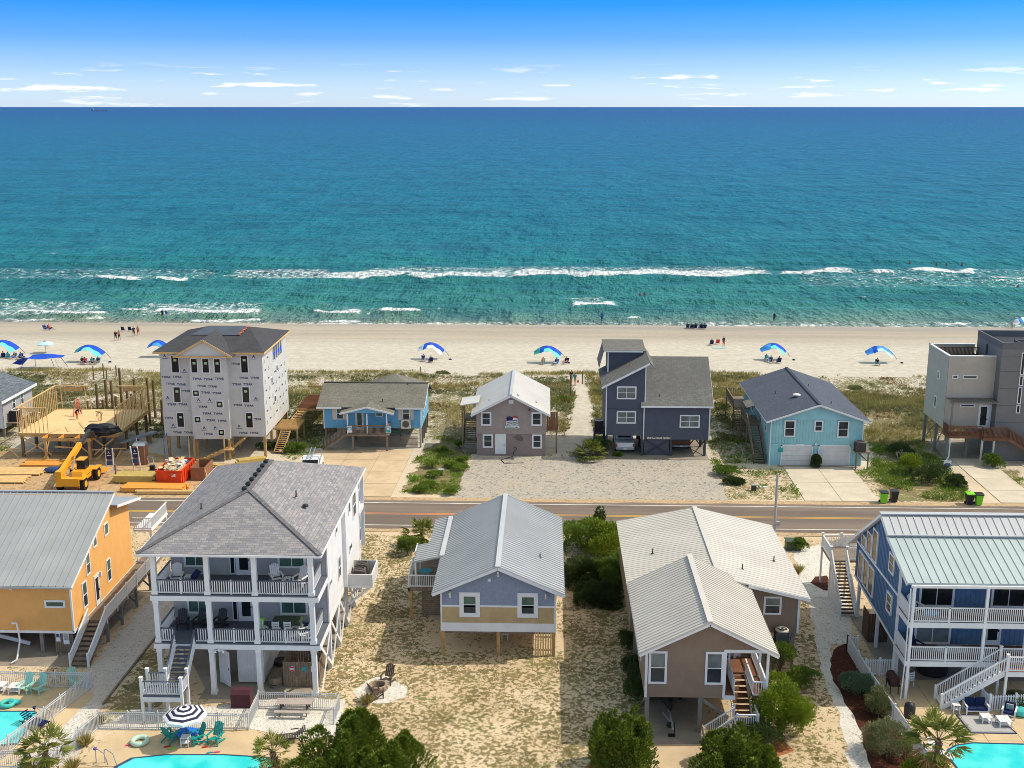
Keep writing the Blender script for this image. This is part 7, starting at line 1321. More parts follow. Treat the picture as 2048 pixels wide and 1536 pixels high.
def canopy(px, py, label, cols, wd=4.3, rz=0.0, h=2.35):
    """arched pole along the shore with a cloth sagging from it towards the dune; cols: far stripe, near stripe, inner band, tail"""
    x, y, z = at(px, py); t = thing('beach_canopy', label, 'beach canopy', (x, y, z), rz, 'arched wind canopies on the beach'); Mx = WM[t.name]; k = wd/4.4
    def A(s): return Vector((k*(2.3-4.3*s), .5-.25*s, h*max(0.0, math.sin(PI*(.02+.80*s)))**.75))
    def P(s, u): a = A(s); f = math.sin(PI*min(1, s+.15))**.5; sw = .5+.5*math.sin(s*5+1); return Mx @ Vector((a.x-.55*u*k*(1-s), a.y-1.75*u, max(.55, a.z*(1-.10*u)-.22*u+.10*u*math.sin(s*11+u*3)+.05*math.sin(s*23+u*5))))
    B().path([Mx @ A(i/18) for i in range(19)], .03, 6).build('arch_pole', M['darkmetal'], t)
    def cloth(c, s0, s1, u0, u1, n=14, m_=6):
        vs = [P(s0+(s1-s0)*i/n, u0+(u1-u0)*j/m_) for j in range(m_+1) for i in range(n+1)]; b = B(); b.add(vs, [(j*(n+1)+i, j*(n+1)+i+1, (j+1)*(n+1)+i+1, (j+1)*(n+1)+i) for j in range(m_) for i in range(n)]); nv = len(b.v); b.v += [(v[0], v[1], v[2]-.02) for v in b.v[:nv]]; b.f += [[i+nv for i in f[::-1]] for f in b.f]; b.m = [0]*len(b.f); b.build('canopy_stripe', M[c], t, smooth=True)
    a, b_, c, d = cols; cloth(a, .14, .66, 0, .5); cloth(b_, .14, .66, .5, 1.0); cloth(c, .66, .80, .0, 1.0); cloth(d, .80, 1.0, 0, .9)
    p = Mx @ Vector((k*2.6, -.9, .1)); q = Mx @ A(.14); B().tube(q, p, .012, .012, 4).build('guy_line', M['whitef'], t); B().lathe((p.x, p.y, p.z-.12), [(.08,0),(.24,.05),(.22,.18),(.05,.26)], 8).build('sand_bag', M['navy'], t)
    return t
R1 = ['royal', 'aquaf', 'royal', 'greenf']
canopy(12, 712, 'leftmost royal and aqua arched canopy at the picture edge', R1, 5.2); canopy(183, 722, 'royal, aqua and green arched canopy left of the wrapped house', R1, 5.2); canopy(865, 717, 'royal and white arched canopy behind the cottage', ['royal', 'whitef', 'royal', 'aquap'], 4.6); canopy(1098, 724, 'royal, aqua and green canopy behind the taupe house roof', R1, 4.8); canopy(1548, 718, 'blue and pale aqua canopy behind the slate house roof', ['royal', 'aquaf', 'skyf', 'skyf'], 4.6); canopy(1760, 724, 'sky-blue and white canopy nearest the modern house', ['skyf', 'aquap', 'royal', 'skyf'], 4.9); canopy(320, 712, 'royal blue canopy mostly hidden by the wrapped house', ['royal', 'skyf', 'royal', 'skyf'], 4.0); canopy(2046, 662, 'white canopy at the right edge above the modern roof', ['whitef', 'aquap', 'skyf', 'whitef'], 4.0)
# flat royal tarp shade
x, y, z = at(78, 738); t_ = thing('shade_tarp', 'flat royal blue shade tarp on poles beside the dune', 'beach shade', (x, y, z)); vs = []; n = 8
for j in range(n+1):
    for i in range(n+1): u, v = i/n, j/n; vs.append((x-3.0+6.2*u, y-1.6+3.2*v, z+1.75+.1*math.sin(u*8+v*3)-(1.5*max(0, .22-u)/.22*(.5+.5*v))+.1*math.cos(v*5)))
fs = [(j*(n+1)+i, j*(n+1)+i+1, (j+1)*(n+1)+i+1, (j+1)*(n+1)+i) for j in range(n) for i in range(n)]; b = B().add(vs, fs); nv = len(b.v); b.v += [(v[0], v[1], v[2]-.02) for v in b.v]; b.f += [[i+nv for i in f[::-1]] for f in list(b.f)]; b.m = [0]*len(b.f); b.build('cloth', M['royal'], t_, smooth=True)
for dx, dy in ((-1.6,-1.5), (2.9,-1.5), (-1.2,1.5), (2.9,1.5)): B().tube((x+dx*.85, y+dy*.9, z+1.75), (x+dx*1.15, y+dy*1.3, z-.1), .04, .04, 6).build('pole', M['darkmetal'], t_)
B().tube((x+3, y-1.4, z+1.7), (x+4.3, y-2.4, z), .02, .02, 4).lathe((x+4.3, y-2.4, z), [(.1,0),(.2,.05),(.05,.2)], 8).build('guy_line', M['darkmetal'], t_)
def parasol(loc, label, r, h, cols, tilt=0.0, n=8, rings=4, pole='darkmetal', valance=.12, drop=.45):
    x, y, z = loc; t = thing('parasol', label, 'umbrella', loc); B().tube((x,y,z), (x,y,z+h), .03, .025, 8).build('pole', M[pole], t); b0 = []
    for k in range(rings):
        b = B(); r0, r1 = r*k/rings, r*(k+1)/rings; zf = lambda q: z+h-drop*(q/r)**1.4
        vs = []
        for q in (r0, r1):
            for i in range(n): a = 2*PI*i/n+tilt; vs.append((x+math.cos(a)*q, y+math.sin(a)*q, zf(q)))
        b.add(vs, [(i, (i+1) % n, n+(i+1) % n, n+i) for i in range(n)])
        if k == rings-1: vs2 = vs[n:]; b.add(vs2+[(v[0], v[1], v[2]-valance) for v in vs2], [(i, (i+1) % n, n+(i+1) % n, n+i) for i in range(n)])
        b.build('canopy_band', M[cols[k % len(cols)]], t)
    for i in range(n): a = 2*PI*i/n+tilt; B().tube((x,y,z+h-.55), (x+math.cos(a)*r*.6, y+math.sin(a)*r*.6, z+h-drop*.45), .012, .012, 4).build('rib', M[pole], t)
    B().lathe((x,y,z+h-.02), [(.05,0),(.04,.06),(.01,.12)], 8).build('finial', M[pole], t); return t
parasol(at(92, 706), 'small pale blue beach umbrella with navy top beyond the flat tarp', 1.25, 1.9, ['navy', 'aquap', 'aquap', 'aquap'])
# seated groups under the canopies
R.seed(11)
for i, (px, py, sh, so_, who) in enumerate([(6,716,'grey','navy','seated person in grey furthest left under the leftmost canopy'), (17,717,'teal','black','seated person in teal second from the left edge'), (27,718,'grey','blue','seated person in grey third from the left edge'), (40,719,'blue','navy','seated person in blue fourth from the left edge'), (164,728,'black','grey','leftmost sitter under the green-tailed canopy'), (170,729,'red','black','sitter in red under the green-tailed canopy'), (183,729,'teal','navy','sitter in teal under the green-tailed canopy'), (195,728,'navy','grey','rightmost sitter under the green-tailed canopy'),
  (847,723,'navy','grey','left sitter under the white-striped canopy'), (861,725,'grey','black','right sitter under the white-striped canopy'), (1086,729,'red','teal','bare-shouldered sitter on teal chair behind the taupe house'), (1111,730,'blue','white','middle sitter in blue behind the taupe house'), (1131,728,'black','pink','right sitter with raised arm on sky-blue chair'), (1533,723,'teal','white','left sitter under the pale aqua canopy'), (1543,726,'navy','black','middle sitter in navy under the pale aqua canopy'), (1557,726,'orange','black','right sitter under the pale aqua canopy'), (1755,731,'black','teal','lone sitter in black under the sky-blue canopy')]):
    seated(px, py, sh, so_, who, rz=R.choice([0.2,PI+.3,-.3])+R.uniform(-.5,.5), mat=('navy','signteal','skyf')[i % 3], sk=i % 2, bare=(i in (10,15)))
# sitters at the water's edge and the towel group
for i, (px, sh, who) in enumerate([(1375,'teal','leftmost sitter in teal at the water line'), (1383,'lime','sitter in lime at the water line'), (1390,'black','middle sitter in black at the water line'), (1401,'navy','sitter in navy at the water line'), (1408,'black','rightmost sitter in black at the water line')]): seated(px, 657+.3*i, sh, 'navy', who, rz=PI+.1*i, mat='navy', sk=i % 2)
seated(1423, 690, 'navy', 'blue', 'sitter in navy with red chair beside', PI, 'navy'); chair(at(1435, 688), PI, 'red', 'empty red beach chair between sitter and standing person'); person(at(1447, 694), 'stand', 'navy', 'red', 'standing person wrapped in a red towel', .4); tl = at(1437, 696); tag(B().prism([(tl[0]-1.0,tl[1]-.4,tl[2]+.03),(tl[0]+1.0,tl[1]-.5,tl[2]+.03),(tl[0]+1.1,tl[1]+.4,tl[2]+.03),(tl[0]-.9,tl[1]+.45,tl[2]+.03)], (0,0,.03)).build('beach_towel', M['mint']), 'pale green towel on the sand in front of the red chair', 'towel')
for px, sh, who in ((92,'black','left sunbather in black on the empty sand'), (101,'orange','right sunbather in orange on the empty sand')): seated(px, 660, sh, 'black', who, PI/2, 'royal')
chair(at(247, 662), PI, 'navyc', 'left of two empty navy chairs near the water'); chair(at(261, 662), PI, 'navyc', 'right of two empty navy chairs near the water')
person(at(232, 682), 'walk', 'black', 'black', 'left walker in black at the head of the group', .1); person(at(239, 681), 'walk', 'red', 'black', 'taller bare-chested walker in black shorts', .1, True, sk=0); person(at(268, 673), 'walk', 'black', 'black', 'walker in black behind the pair', .2); person(at(277, 671), 'walk', 'red', 'red', 'walker in red furthest right of the group', .2, True)
# in the water
for px, py, sh, so_, who, dz in [(325,634,'black','black','left bather in dark swimwear in the shallows',-.35), (333,635,'blue','white','right bather in blue in the shallows',-.3), (1204,642,'blue','blue','wader in blue on the wet sand left of centre',-.15), (1548,642,'navy','navy','wader in dark clothes in the shallows right of centre',-.2)]:
    p = G(px, py, SEA); person((p[0], p[1], SEA+dz), 'stand', sh, so_, who, PI, sk=1)
for px, py, who in [(1280,591,'left of two swimmers beyond the small breaker'), (1289,590,'right of two swimmers beyond the small breaker'), (1819,527,'leftmost swimmer in the far line of four'), (1873,530,'second swimmer in the far line of four'), (1893,530,'third swimmer in the far line of four'), (1924,529,'rightmost swimmer in the far line of four'), (2036,575,'swimmer in the foam at the right edge')]:
    p = G(px, py, SEA); person((p[0], p[1], SEA-1.05), 'stand', 'navy', 'navy', who, PI, True, sk=1)
person(at(2024, 657), 'bend', 'khaki', 'khaki', 'bending person handling the white canopy at the right edge', PI/2, True)
# dune path walkers and the building crew
p = at(1150, 771); person(p, 'walk', 'teal', 'khaki', 'walker in teal shirt with red pail on the sand path', PI); t_ = thing('pail', 'red pail carried by the walker in teal', 'pail', (p[0]+.38, p[1], p[2]+.45)); B().lathe((p[0]+.38,p[1],p[2]+.4), [(.1,0),(.14,.26),(.13,.26),(.09,.02)], 12).build('bucket', M['red'], t_); B().path([(p[0]+.26,p[1],p[2]+.64),(p[0]+.38,p[1],p[2]+.82),(p[0]+.5,p[1],p[2]+.64)], .012, 5).build('handle', M['galv'], t_)
p = at(1145, 769); person((p[0]-.15, p[1]+.8, p[2]), 'walk', 'black', 'navy', 'walker in dark clothes just ahead on the sand path', PI)
person((-51.3, 120.2, 2.66), 'bend', 'navy', 'red', 'builder in navy bending over the plywood', PI/2); person((-48.4, 119.6, 2.66), 'bend', 'khaki', 'khaki', 'builder in khaki bending over the plywood', -PI/2); person((-45.5, 116.2, 2.66), 'stand', 'orange', 'navy', 'builder in orange vest standing beside the stud wall', PI/2)
# ================================================================== garden furniture
def put(proto, loc, rz, label): return dup(proto, loc, rz, label)
def ada(mat, group, items):
    pr = None
    for (x, y, z, rz, l) in items:
        if pr is None: pr = adirondack(mat, l); pr.location = (x, y, z); pr.rotation_euler = (0,0,rz); pr['group'] = group
        else: dup(pr, (x, y, z), rz, l)
Z1, Z2 = 3.54, 6.76
ada('white', 'white porch chairs', [(-23.2, 67.1, Z2, .2, 'white adirondack chair at the left end of the upper porch'), (-16.9, 67.2, Z2, .5, 'white adirondack chair near the upper porch door'), (-15.3, 66.9, Z2, -.4, 'white adirondack chair at the right end of the upper porch'), (-14.95, 65.95, Z1, -1.0, 'white rocking chair behind the lower porch right railing')])
ada('black', 'dark porch chairs', [(-23.1, 67.3, Z1, .2, 'dark adirondack chair at the left end of the lower porch'), (-22.0, 67.4, Z1, -.2, 'second dark adirondack chair on the lower porch'), (-20.7, 67.4, Z1, -.2, 'third dark adirondack chair beside the lower porch door')])
g = [G(342,1482), G(395,1486), G(432,1486)]; ada('teal', 'teal poolside chairs', [(g[0][0], g[0][1], .03, 2.7, 'leftmost teal adirondack chair under the striped parasol'), (g[1][0], g[1][1], .03, -.9, 'middle teal adirondack chair turned to the side'), (g[2][0], g[2][1], .03, -.3, 'rightmost teal adirondack chair by the pool')])
g = [G(53,1384), G(79,1385)]; ada('mint', 'mint poolside chairs', [(g[0][0], g[0][1], .03, -.3, 'left mint adirondack chair against the white pool fence'), (g[1][0], g[1][1], .03, -.4, 'right mint adirondack chair against the white pool fence'), (G(152,1372)[0], G(152,1372)[1], .03, .9, 'mint chair in the shaded fence corner')])
g = [G(752,1396), G(776,1366)]; ada('oldwood_d', 'fire pit chairs', [(g[0][0], g[0][1], .02, 2.2, 'brown adirondack chair in front of the fire pit'), (g[1][0], g[1][1], .02, -.3, 'brown adirondack chair behind the fire pit')])
def sidetable(x, y, z, label, s=.45, h=.45, mat='white', nm='side_table', cat='table'):
    t = thing(nm, label, cat, (x, y, z)); b = B()
    for i in range(4): b.box(x-s/2+i*s/4, x-s/2+(i+.9)*s/4, y-s/2, y+s/2, z+h-.03, z+h)
    b.build('top', M[mat], t); box(t, 'shelf', M[mat], x-s/2+.03, x+s/2-.03, y-s/2+.03, y+s/2-.03, z+h*.4, z+h*.4+.02)
    for i in (-1, 1):
        for j in (-1, 1): B().box(x+i*(s/2-.04)-.03, x+i*(s/2-.04)+.03, y+j*(s/2-.04)-.03, y+j*(s/2-.04)+.03, z, z+h-.03).build('leg', M[mat], t)
p = G(33, 1385); sidetable(p[0], p[1], .03, 'white slatted side table left of the mint chairs', .75, .5); p = G(2, 1383); sidetable(p[0], p[1], .03, 'white slatted table cut by the left edge', .75, .5); p = G(372, 1492); sidetable(p[0], p[1], .03, 'white side table beneath the striped parasol', .5, .6); sidetable(-16.15, 67.0, Z2, 'white side table between upper porch chairs', .4, .45); sidetable(-22.4, 67.0, Z2, 'white table by the left chair of the upper porch', .5, .5)
p = G(374, 1486); parasol((p[0], p[1], .03), 'navy and white striped parasol over the teal chairs', 1.25, 2.3, ['umbdark', 'whitef'], .2, 8, 8, valance=.14, drop=.5)
p = G(372, 1474); lump('towel_heap', M['skyf2'], (p[0]+.1, p[1], .32), (.75, .5, .22), 3, 2, 'bright blue pool float heaped between teal chairs', 'float', .2)
def ring(px, py, label, mat, r=.42, k=.14):
    p = G(px, py); t = bpy.data.meshes.new('f'); b = B(); n, m_ = 20, 8
    vs = [(p[0]+(r+k*math.cos(2*PI*j/m_))*math.cos(2*PI*i/n), p[1]+(r+k*math.cos(2*PI*j/m_))*math.sin(2*PI*i/n), .05+k+k*math.sin(2*PI*j/m_)) for i in range(n) for j in range(m_)]
    b.add(vs, [(i*m_+j, ((i+1) % n)*m_+j, ((i+1) % n)*m_+(j+1) % m_, i*m_+(j+1) % m_) for i in range(n) for j in range(m_)]); tag(b.build('swim_ring', M[mat], None, smooth=True), label, 'swim ring')
ring(280, 1487, 'pale green swim ring on the patio by the striped parasol', 'mintp'); ring(16, 1412, 'turquoise swim ring beside the left pool', 'seagreen', .38, .13)
lump('pool_float', M['seagreen'], (*G(30,1408)[:2], .15), (.4, .25, .13), 6, 2, 'turquoise pool float crumpled beside the left pool', 'float', .5); lump('pool_float', M['seagreen'], (*G(2040,1432)[:2], .3), (.55, .4, .3), 8, 2, 'turquoise float under the shrub beside the white low fence', 'float', .25)
t_ = thing('pool_noodle', 'green pool noodle lying behind the teal chairs', 'noodle', G(385,1462)); p, q = G(360,1458,.1), G(405,1462,.1); B().tube(p, q, .06, .06, 10).build('foam_tube', M['lime'], t_)
for i, (px, py, c) in enumerate(((255,1493,'pink'), (333,1496,'red'), (342,1500,'lime'), (408,1497,'red'), (418,1508,'signteal'), (432,1507,'pink'))):
    p = G(px, py); tag(B().beam((p[0]-.12, p[1], .07), (p[0]+.12, p[1]+.08, .07), .09, .06).tube((p[0]+.1,p[1]+.07,.07), (p[0]+.22,p[1]+.1,.07), .03).build('pool_toy', M[c]), ['pink water toy left of the swim ring','red toy in the parasol shade','lime toy in the parasol shade','red toy in front of the middle teal chair','teal toy at the pool rim','pink toy at the pool rim'][i], 'toy')
def picnic():
    p = G(590, 1425); x, y = p[0], p[1]; t = thing('picnic_table', 'grey picnic table on white gravel behind the pool fence', 'table', (x, y, 0))
    for i in range(3): box(t, 'top_board', M['picnic'], x-1.1, x+1.1, y-.36+.25*i, y-.13+.25*i, .74, .78)
    for s in (-.72, .72): box(t, 'bench', M['picnic'], x-1.1, x+1.1, y+s-.14, y+s+.14, .43, .47)
    for s in (-.8, .8): B().beam((x+s, y-.75, .4), (x+s, y+.75, .4), .05, .1).beam((x+s, y-.55, 0), (x+s, y-.2, .74), .05, .09).beam((x+s, y+.55, 0), (x+s, y+.2, .74), .05, .09).build('leg_frame', M['darkwood'], t)
M['picnic'] = paint('picnic_grey', S(178,164,156), .6, .2, .08); picnic()
def lounger(px, py, rz, mat, label, fr='darkmetal'):
    p = G(px, py); t = thing('sun_lounger', label, 'lounger', (p[0], p[1], .04), rz); Mx = WM[t.name]
    def bb(nm, m, *a): b = B().box(*a); b.v = [tuple(Mx @ Vector(v)) for v in b.v]; return b.build(nm, M[m], t)
    for i in range(8): bb('slat', mat, -.3, .3, -.9+.15*i, -.78+.15*i, .30, .33)
    b = B()
    for i in range(5): b.beam((-.3, .35+.11*i, .36+.09*i), (.3, .35+.11*i, .36+.09*i), .1, .03)
    b.v = [tuple(Mx @ Vector(v)) for v in b.v]; b.build('backrest', M[mat], t)
    for s in (-.32, .32): bb('frame', fr, s-.025, s+.025, -.92, .9, .25, .30); [bb('leg', fr, s-.025, s+.025, y, y+.05, 0, .25) for y in (-.8, .6)]; bb('armrest', fr, s-.03, s+.03, .0, .45, .52, .56)
lounger(583, 1482, -1.3, 'condenser', 'dark slatted lounger beside the small palm'); lounger(1878, 1512, .5, 'whitef', 'white sling lounger behind the palm by the right pool', 'trim'); lounger(70, 1452, 1.2, 'navy', 'navy lounger in the shade beside the left pool')
# covered grill, storage, fire pit
p = G(484, 1412); t_ = thing('covered_grill', 'grill under a maroon cover outside the porch house', 'grill', (p[0], p[1], 0)); B().prism([(p[0]-.6,p[1]-.3,.05),(p[0]-.6,p[1]+.4,.05),(p[0]-.6,p[1]+.4,.95),(p[0]-.6,p[1]+.2,1.2),(p[0]-.6,p[1]-.1,1.15),(p[0]-.6,p[1]-.3,.9)], (1.2,0,0)).build('cover', M['maroon'], t_); B().box(p[0]-.5,p[0]+.5,p[1]-.25,p[1]+.3,0,.05).build('base', M['black'], t_)
def brickring(px, py, label, r, mat):
    p = G(px, py); t = thing('fire_pit', label, 'fire pit', (p[0], p[1], 0))
    for k in range(2):
        for i in range(14): a = 2*PI*(i+.5*k)/14; c = (p[0]+math.cos(a)*r, p[1]+math.sin(a)*r); B().beam((c[0]-math.sin(a)*r*.2, c[1]+math.cos(a)*r*.2, .12+.16*k), (c[0]+math.sin(a)*r*.2, c[1]-math.cos(a)*r*.2, .12+.16*k), .17, .15).build('stone', M[mat], t)
    B().lathe((p[0], p[1], .02), [(r-.1,0),(r-.1,.05),(.05,.09)], 14).build('ash', M['black'], t)
brickring(757, 1378, 'round stone fire pit on white gravel', .52, 'stone'); M['stone'] = M['stone']
p = G(552, 1372); t_ = thing('cable_spool', 'wooden barrel planter behind the pool fence', 'planter', (p[0], p[1], 0)); B().lathe((p[0], p[1], 0), [(.4,0),(.46,.35),(.42,.7),(.36,.7),(.36,.6)], 16).build('barrel', M['oldwood'], t_); B().lathe((p[0], p[1], .25), [(.455,0),(.455,.05)], 16).build('hoop', M['darkmetal'], t_)
t_ = thing('shower_enclosure', 'weathered board shower enclosure with round red sign under the porch house', 'enclosure', (-15.4, 67.3, 0))
for i in range(14): x = -16.55+.165*i; box(t_, 'board', M['oldwood'], x, x+.15, 66.3, 66.34, .05, 1.75+R.uniform(-.03,.03))
for x_ in (-16.55, -14.3):
    for i in range(12): y = 66.36+.165*i; box(t_, 'board', M['oldwood'], x_, x_+.04, y, y+.15, .05, 1.75+R.uniform(-.03,.03))
for i in range(13): x = -16.5+.165*i; box(t_, 'board', M['oldwood'], x, x+.15, 68.35, 68.39, .05, 1.75)
B().tube((-15.95, 66.29, 1.3), (-15.95, 66.26, 1.3), .18, .18, 18).build('round_sign', M['trim'], t_); B().tube((-15.95, 66.259, 1.3), (-15.95, 66.25, 1.3), .165, .165, 18).build('round_sign_face', M['red'], t_); fbox(B(), 'S', 66.245, -16.07, -15.83, 1.25, 1.35, 0, .01).build('sign_bar', M['trim'], t_); fbox(B(), 'S', 66.3, -15.3, -15.05, 1.15, 1.45, 0, .03).build('sign_board', M['signteal'], t_); fbox(B(), 'S', 66.3, -14.75, -14.45, 1.1, 1.5, 0, .03).build('sign_board', M['trim'], t_)
tag(B().lathe((-17.4, 69.4, .12), [(.5,0),(.55,.1),(.45,.2),(.1,.16)], 14).build('folded_float', M['black']), 'black inflatable ring lying beside the storeroom', 'float')
# lower porch dining set and upper details
t_ = thing('dining_table', 'dark green covered dining table on the lower porch', 'table', (-16.4, 67.1, Z1)); box(t_, 'table_top', M['dkgreen'], -17.2, -15.4, 66.7, 67.6, Z1+.72, Z1+.78); box(t_, 'cloth_skirt', M['dkgreen'], -17.18, -15.42, 66.72, 67.58, Z1+.5, Z1+.72)
for x in (-17.1, -15.5):
    for y in (66.8, 67.5): post(t_, x, y, Z1, Z1+.5, .07, 'white', 'leg')
def dchair(x, y, z, label, mat='white', rz=0.0):
    t = thing('dining_chair', label, 'chair', (x, y, z), rz, 'porch dining chairs'); Mx = WM[t.name]
    def bb(nm, *a): b = B().box(*a); b.v = [tuple(Mx @ Vector(v)) for v in b.v]; b.build(nm, M[mat], t)
    bb('seat', -.22, .22, -.2, .22, .43, .47); [bb('backrest', -.22, .22, -.22, -.19, .6+.16*i, .70+.16*i) for i in range(3)]
    for i in (-.2, .2):
        for j in (-.2, .2): bb('leg', i-.025, i+.025, j-.025, j+.025, 0, .43 if j > 0 else 1.05)
dchair(-16.85, 66.35, Z1, 'left white dining chair facing the green table'); dchair(-16.1, 66.35, Z1, 'right white dining chair facing the green table'); dchair(-15.0, 67.1, Z1, 'dark dining chair at the right end of the green table', 'navy', 1.5); dchair(-17.75, 66.6, Z1, 'white chair with a bright green towel by the green table', rz=-.6)
tag(B().beam((-17.8, 66.45, Z1+.75), (-17.75, 66.5, Z1+1.1), .3, .1).beam((-17.8, 66.4, Z1+.5), (-17.8, 66.44, Z1+.75), .28, .04).build('towel', M['lime']), 'bright green towel hung over a porch chair', 'towel'); tag(B().beam((-22.0, 66.6, Z2+.55), (-21.7, 66.9, Z2+.9), .5, .1).beam((-22.0, 66.55, Z2+.2), (-21.95, 66.65, Z2+.55), .5, .05).build('towel', M['navy']), 'dark blue towel on the upper porch', 'towel')
dchair(-2.7, 73.5, 0, 'white chair under the blue-grey stilt house beside the centre pile')
t_ = thing('patio_set', 'teal folding table on the side porch of the blue-grey house', 'table', (-8.6, 77.8, 2.55)); B().lathe((-8.6, 77.8, 3.2), [(.5,0),(.5,.04)], 16).build('top', M['signteal'], t_); B().beam((-8.9,77.8,2.55), (-8.3,77.8,3.2), .04, .04).beam((-8.3,77.8,2.55), (-8.9,77.8,3.2), .04, .04).build('leg', M['oldwood'], t_)
# right-hand pool terrace
def rug():
    c = [(25.05,64.05), (27.55,64.05), (27.95,61.9), (25.2,61.9)]; t = thing('outdoor_rug', 'grey outdoor rug with dark border on the right pool terrace', 'rug', (26.4, 63, .06)); B().prism([(x,y,.058) for x,y in c], (0,0,.012)).build('border', M['navy'], t)
    k = [(26.43+(x-26.43)*.93, 62.98+(y-62.98)*.92) for x, y in c]; B().prism([(x,y,.071) for x,y in k], (0,0,.006)).build('field', M['ruggrey'], t); k2 = [(26.43+(x-26.43)*.84, 62.98+(y-62.98)*.8) for x, y in c]; B().prism([(x,y,.078) for x,y in k2], (0,0,.004)).build('centre', M['ruglight'], t)
M['ruggrey'] = paint('rug_grey', S(150,150,152), .9, .1, .06); M['ruglight'] = paint('rug_pale', S(176,174,170), .9, .1, .06); rug()
def settee(x, y, wd, label, nm, seats, rz=0.0, stripe=False):
    t = thing(nm, label, 'sofa' if seats > 1 else 'chair', (x, y, .06), rz); Mx = WM[t.name]
    def bb(n_, m, *a): b = B().box(*a); b.v = [tuple(Mx @ Vector(v)) for v in b.v]; return b.build(n_, M[m], t)
    bb('frame', 'trim', -wd/2, wd/2, -.35, .35, .22, .30); bb('back_frame', 'trim', -wd/2, wd/2, .32, .38, .3, .82)
    for s in (-1, 1):
        bb('armrest', 'trim', s*(wd/2+.04)-.05, s*(wd/2+.04)+.05, -.42, .38, .55, .6)
        for yy in (-.36, .3): bb('leg', 'trim', s*(wd/2+.02)-.04, s*(wd/2+.02)+.04, yy, yy+.07, 0, .55)
    cw = wd/seats
    for i in range(seats): bb('seat_cushion', 'navy', -wd/2+cw*i+.02, -wd/2+cw*(i+1)-.02, -.36, .26, .30, .42); bb('back_cushion', 'navy', -wd/2+cw*i+.03, -wd/2+cw*(i+1)-.03, .18, .32, .42, .85)
    if stripe:
        p_ = bb('throw_pillow', 'ruglight', -.2, .2, .05, .17, .45, .78)
        for i in range(3): b = B().box(-.16+.12*i, -.11+.12*i, .043, .049, .46, .77); b.v = [tuple(Mx @ Vector(v)) for v in b.v]; b.build('stripe', M['signteal'], p_)
settee(26.35, 64.35, 1.25, 'white-framed navy settee at the foot of the white stairs', 'outdoor_settee', 2); settee(28.2, 63.9, .65, 'white armchair with striped pillow on the pool terrace', 'outdoor_armchair', 1, -.5, True)
def bench(x, y, s, label, rz=0.0): sidetable(x, y, .07, label, s, .42, 'trim', 'coffee_table')
bench(26.55, 63.25, .6, 'small white coffee table in front of the navy settee'); bench(27.5, 62.9, .75, 'white footstool table in front of the striped armchair'); sidetable(25.15, 64.35, .06, 'white stool table left of the navy settee', .45, .55, 'trim')
t_ = thing('smoker_grill', 'black drum smoker on legs beside the white fence', 'grill', (21.95, 63.1, .05)); x, y = 21.95, 63.1; B().lathe((x,y,.3), [(.12,0),(.3,.08),(.33,.3),(.33,.75),(.28,.95),(.1,1.05),(.03,1.08)], 16).build('drum', M['black'], t_, smooth=True)
for i in range(3): a = 2.1*i; B().tube((x+math.cos(a)*.2, y+math.sin(a)*.2, .35), (x+math.cos(a)*.3, y+math.sin(a)*.3, .05), .025).build('leg', M['black'], t_)
B().tube((x-.05,y,1.37), (x+.05,y,1.37), .03).build('lid_handle', M['galv'], t_)
t_ = thing('offset_grill', 'dark barrel grill on a cart against the white gate', 'grill', (22.15, 67.2, .05)); x, y = 22.05, 66.9; B().tube((x,y-.5,.95), (x,y+.5,.95), .3, .3, 14).build('barrel', M['corten_d'], t_); B().box(x-.3,x+.35,y-.5,y+.5,.6,.68).box(x-.4,x-.1,y-.6,y-.35,.7,.74).build('shelf', M['black'], t_)
for i in (-.25,.25):
    for j in (-.45,.45): post(t_, x+i, y+j, .05, .6, .05, 'black', 'leg')
dchair(23.3, 67.6, .05, 'white chair with navy seat under the blue house porch', 'trim', .4)
for x, l in ((23.2, 'white rocking chair at the left end of the upper blue porch'), (23.4, 'dark rocking chair on the lower blue porch')): ada('trim' if x < 23.3 else 'navy', 'blue house porch chairs', [(x, 67.3, 5.2 if x < 23.3 else 2.6, .5, l)])
lump('cushion_pile', M['ruggrey'], (25.6, 67.2, 2.85), (1.1, .45, .28), 5, 2, 'grey cushions piled on the lower blue porch', 'cushions', .15); lump('cushion_pile', M['royal_l'], (24.1, 67.0, 5.35), (.55, .3, .2), 7, 2, 'pale blue cushions on the upper blue porch', 'cushions', .15)
t_ = thing('hot_tub', 'round dark hot tub in the shade under the blue house', 'hot tub', (25.2, 68.9, .05)); B().lathe((25.4, 69.6, .05), [(.95,0),(1.0,.1),(1.0,.8),(.9,.88),(.85,.8)], 20).build('shell', M['black'], t_); B().lathe((25.4, 69.6, .8), [(.86,0),(.86,.04)], 20).build('cover', M['tarp'], t_)
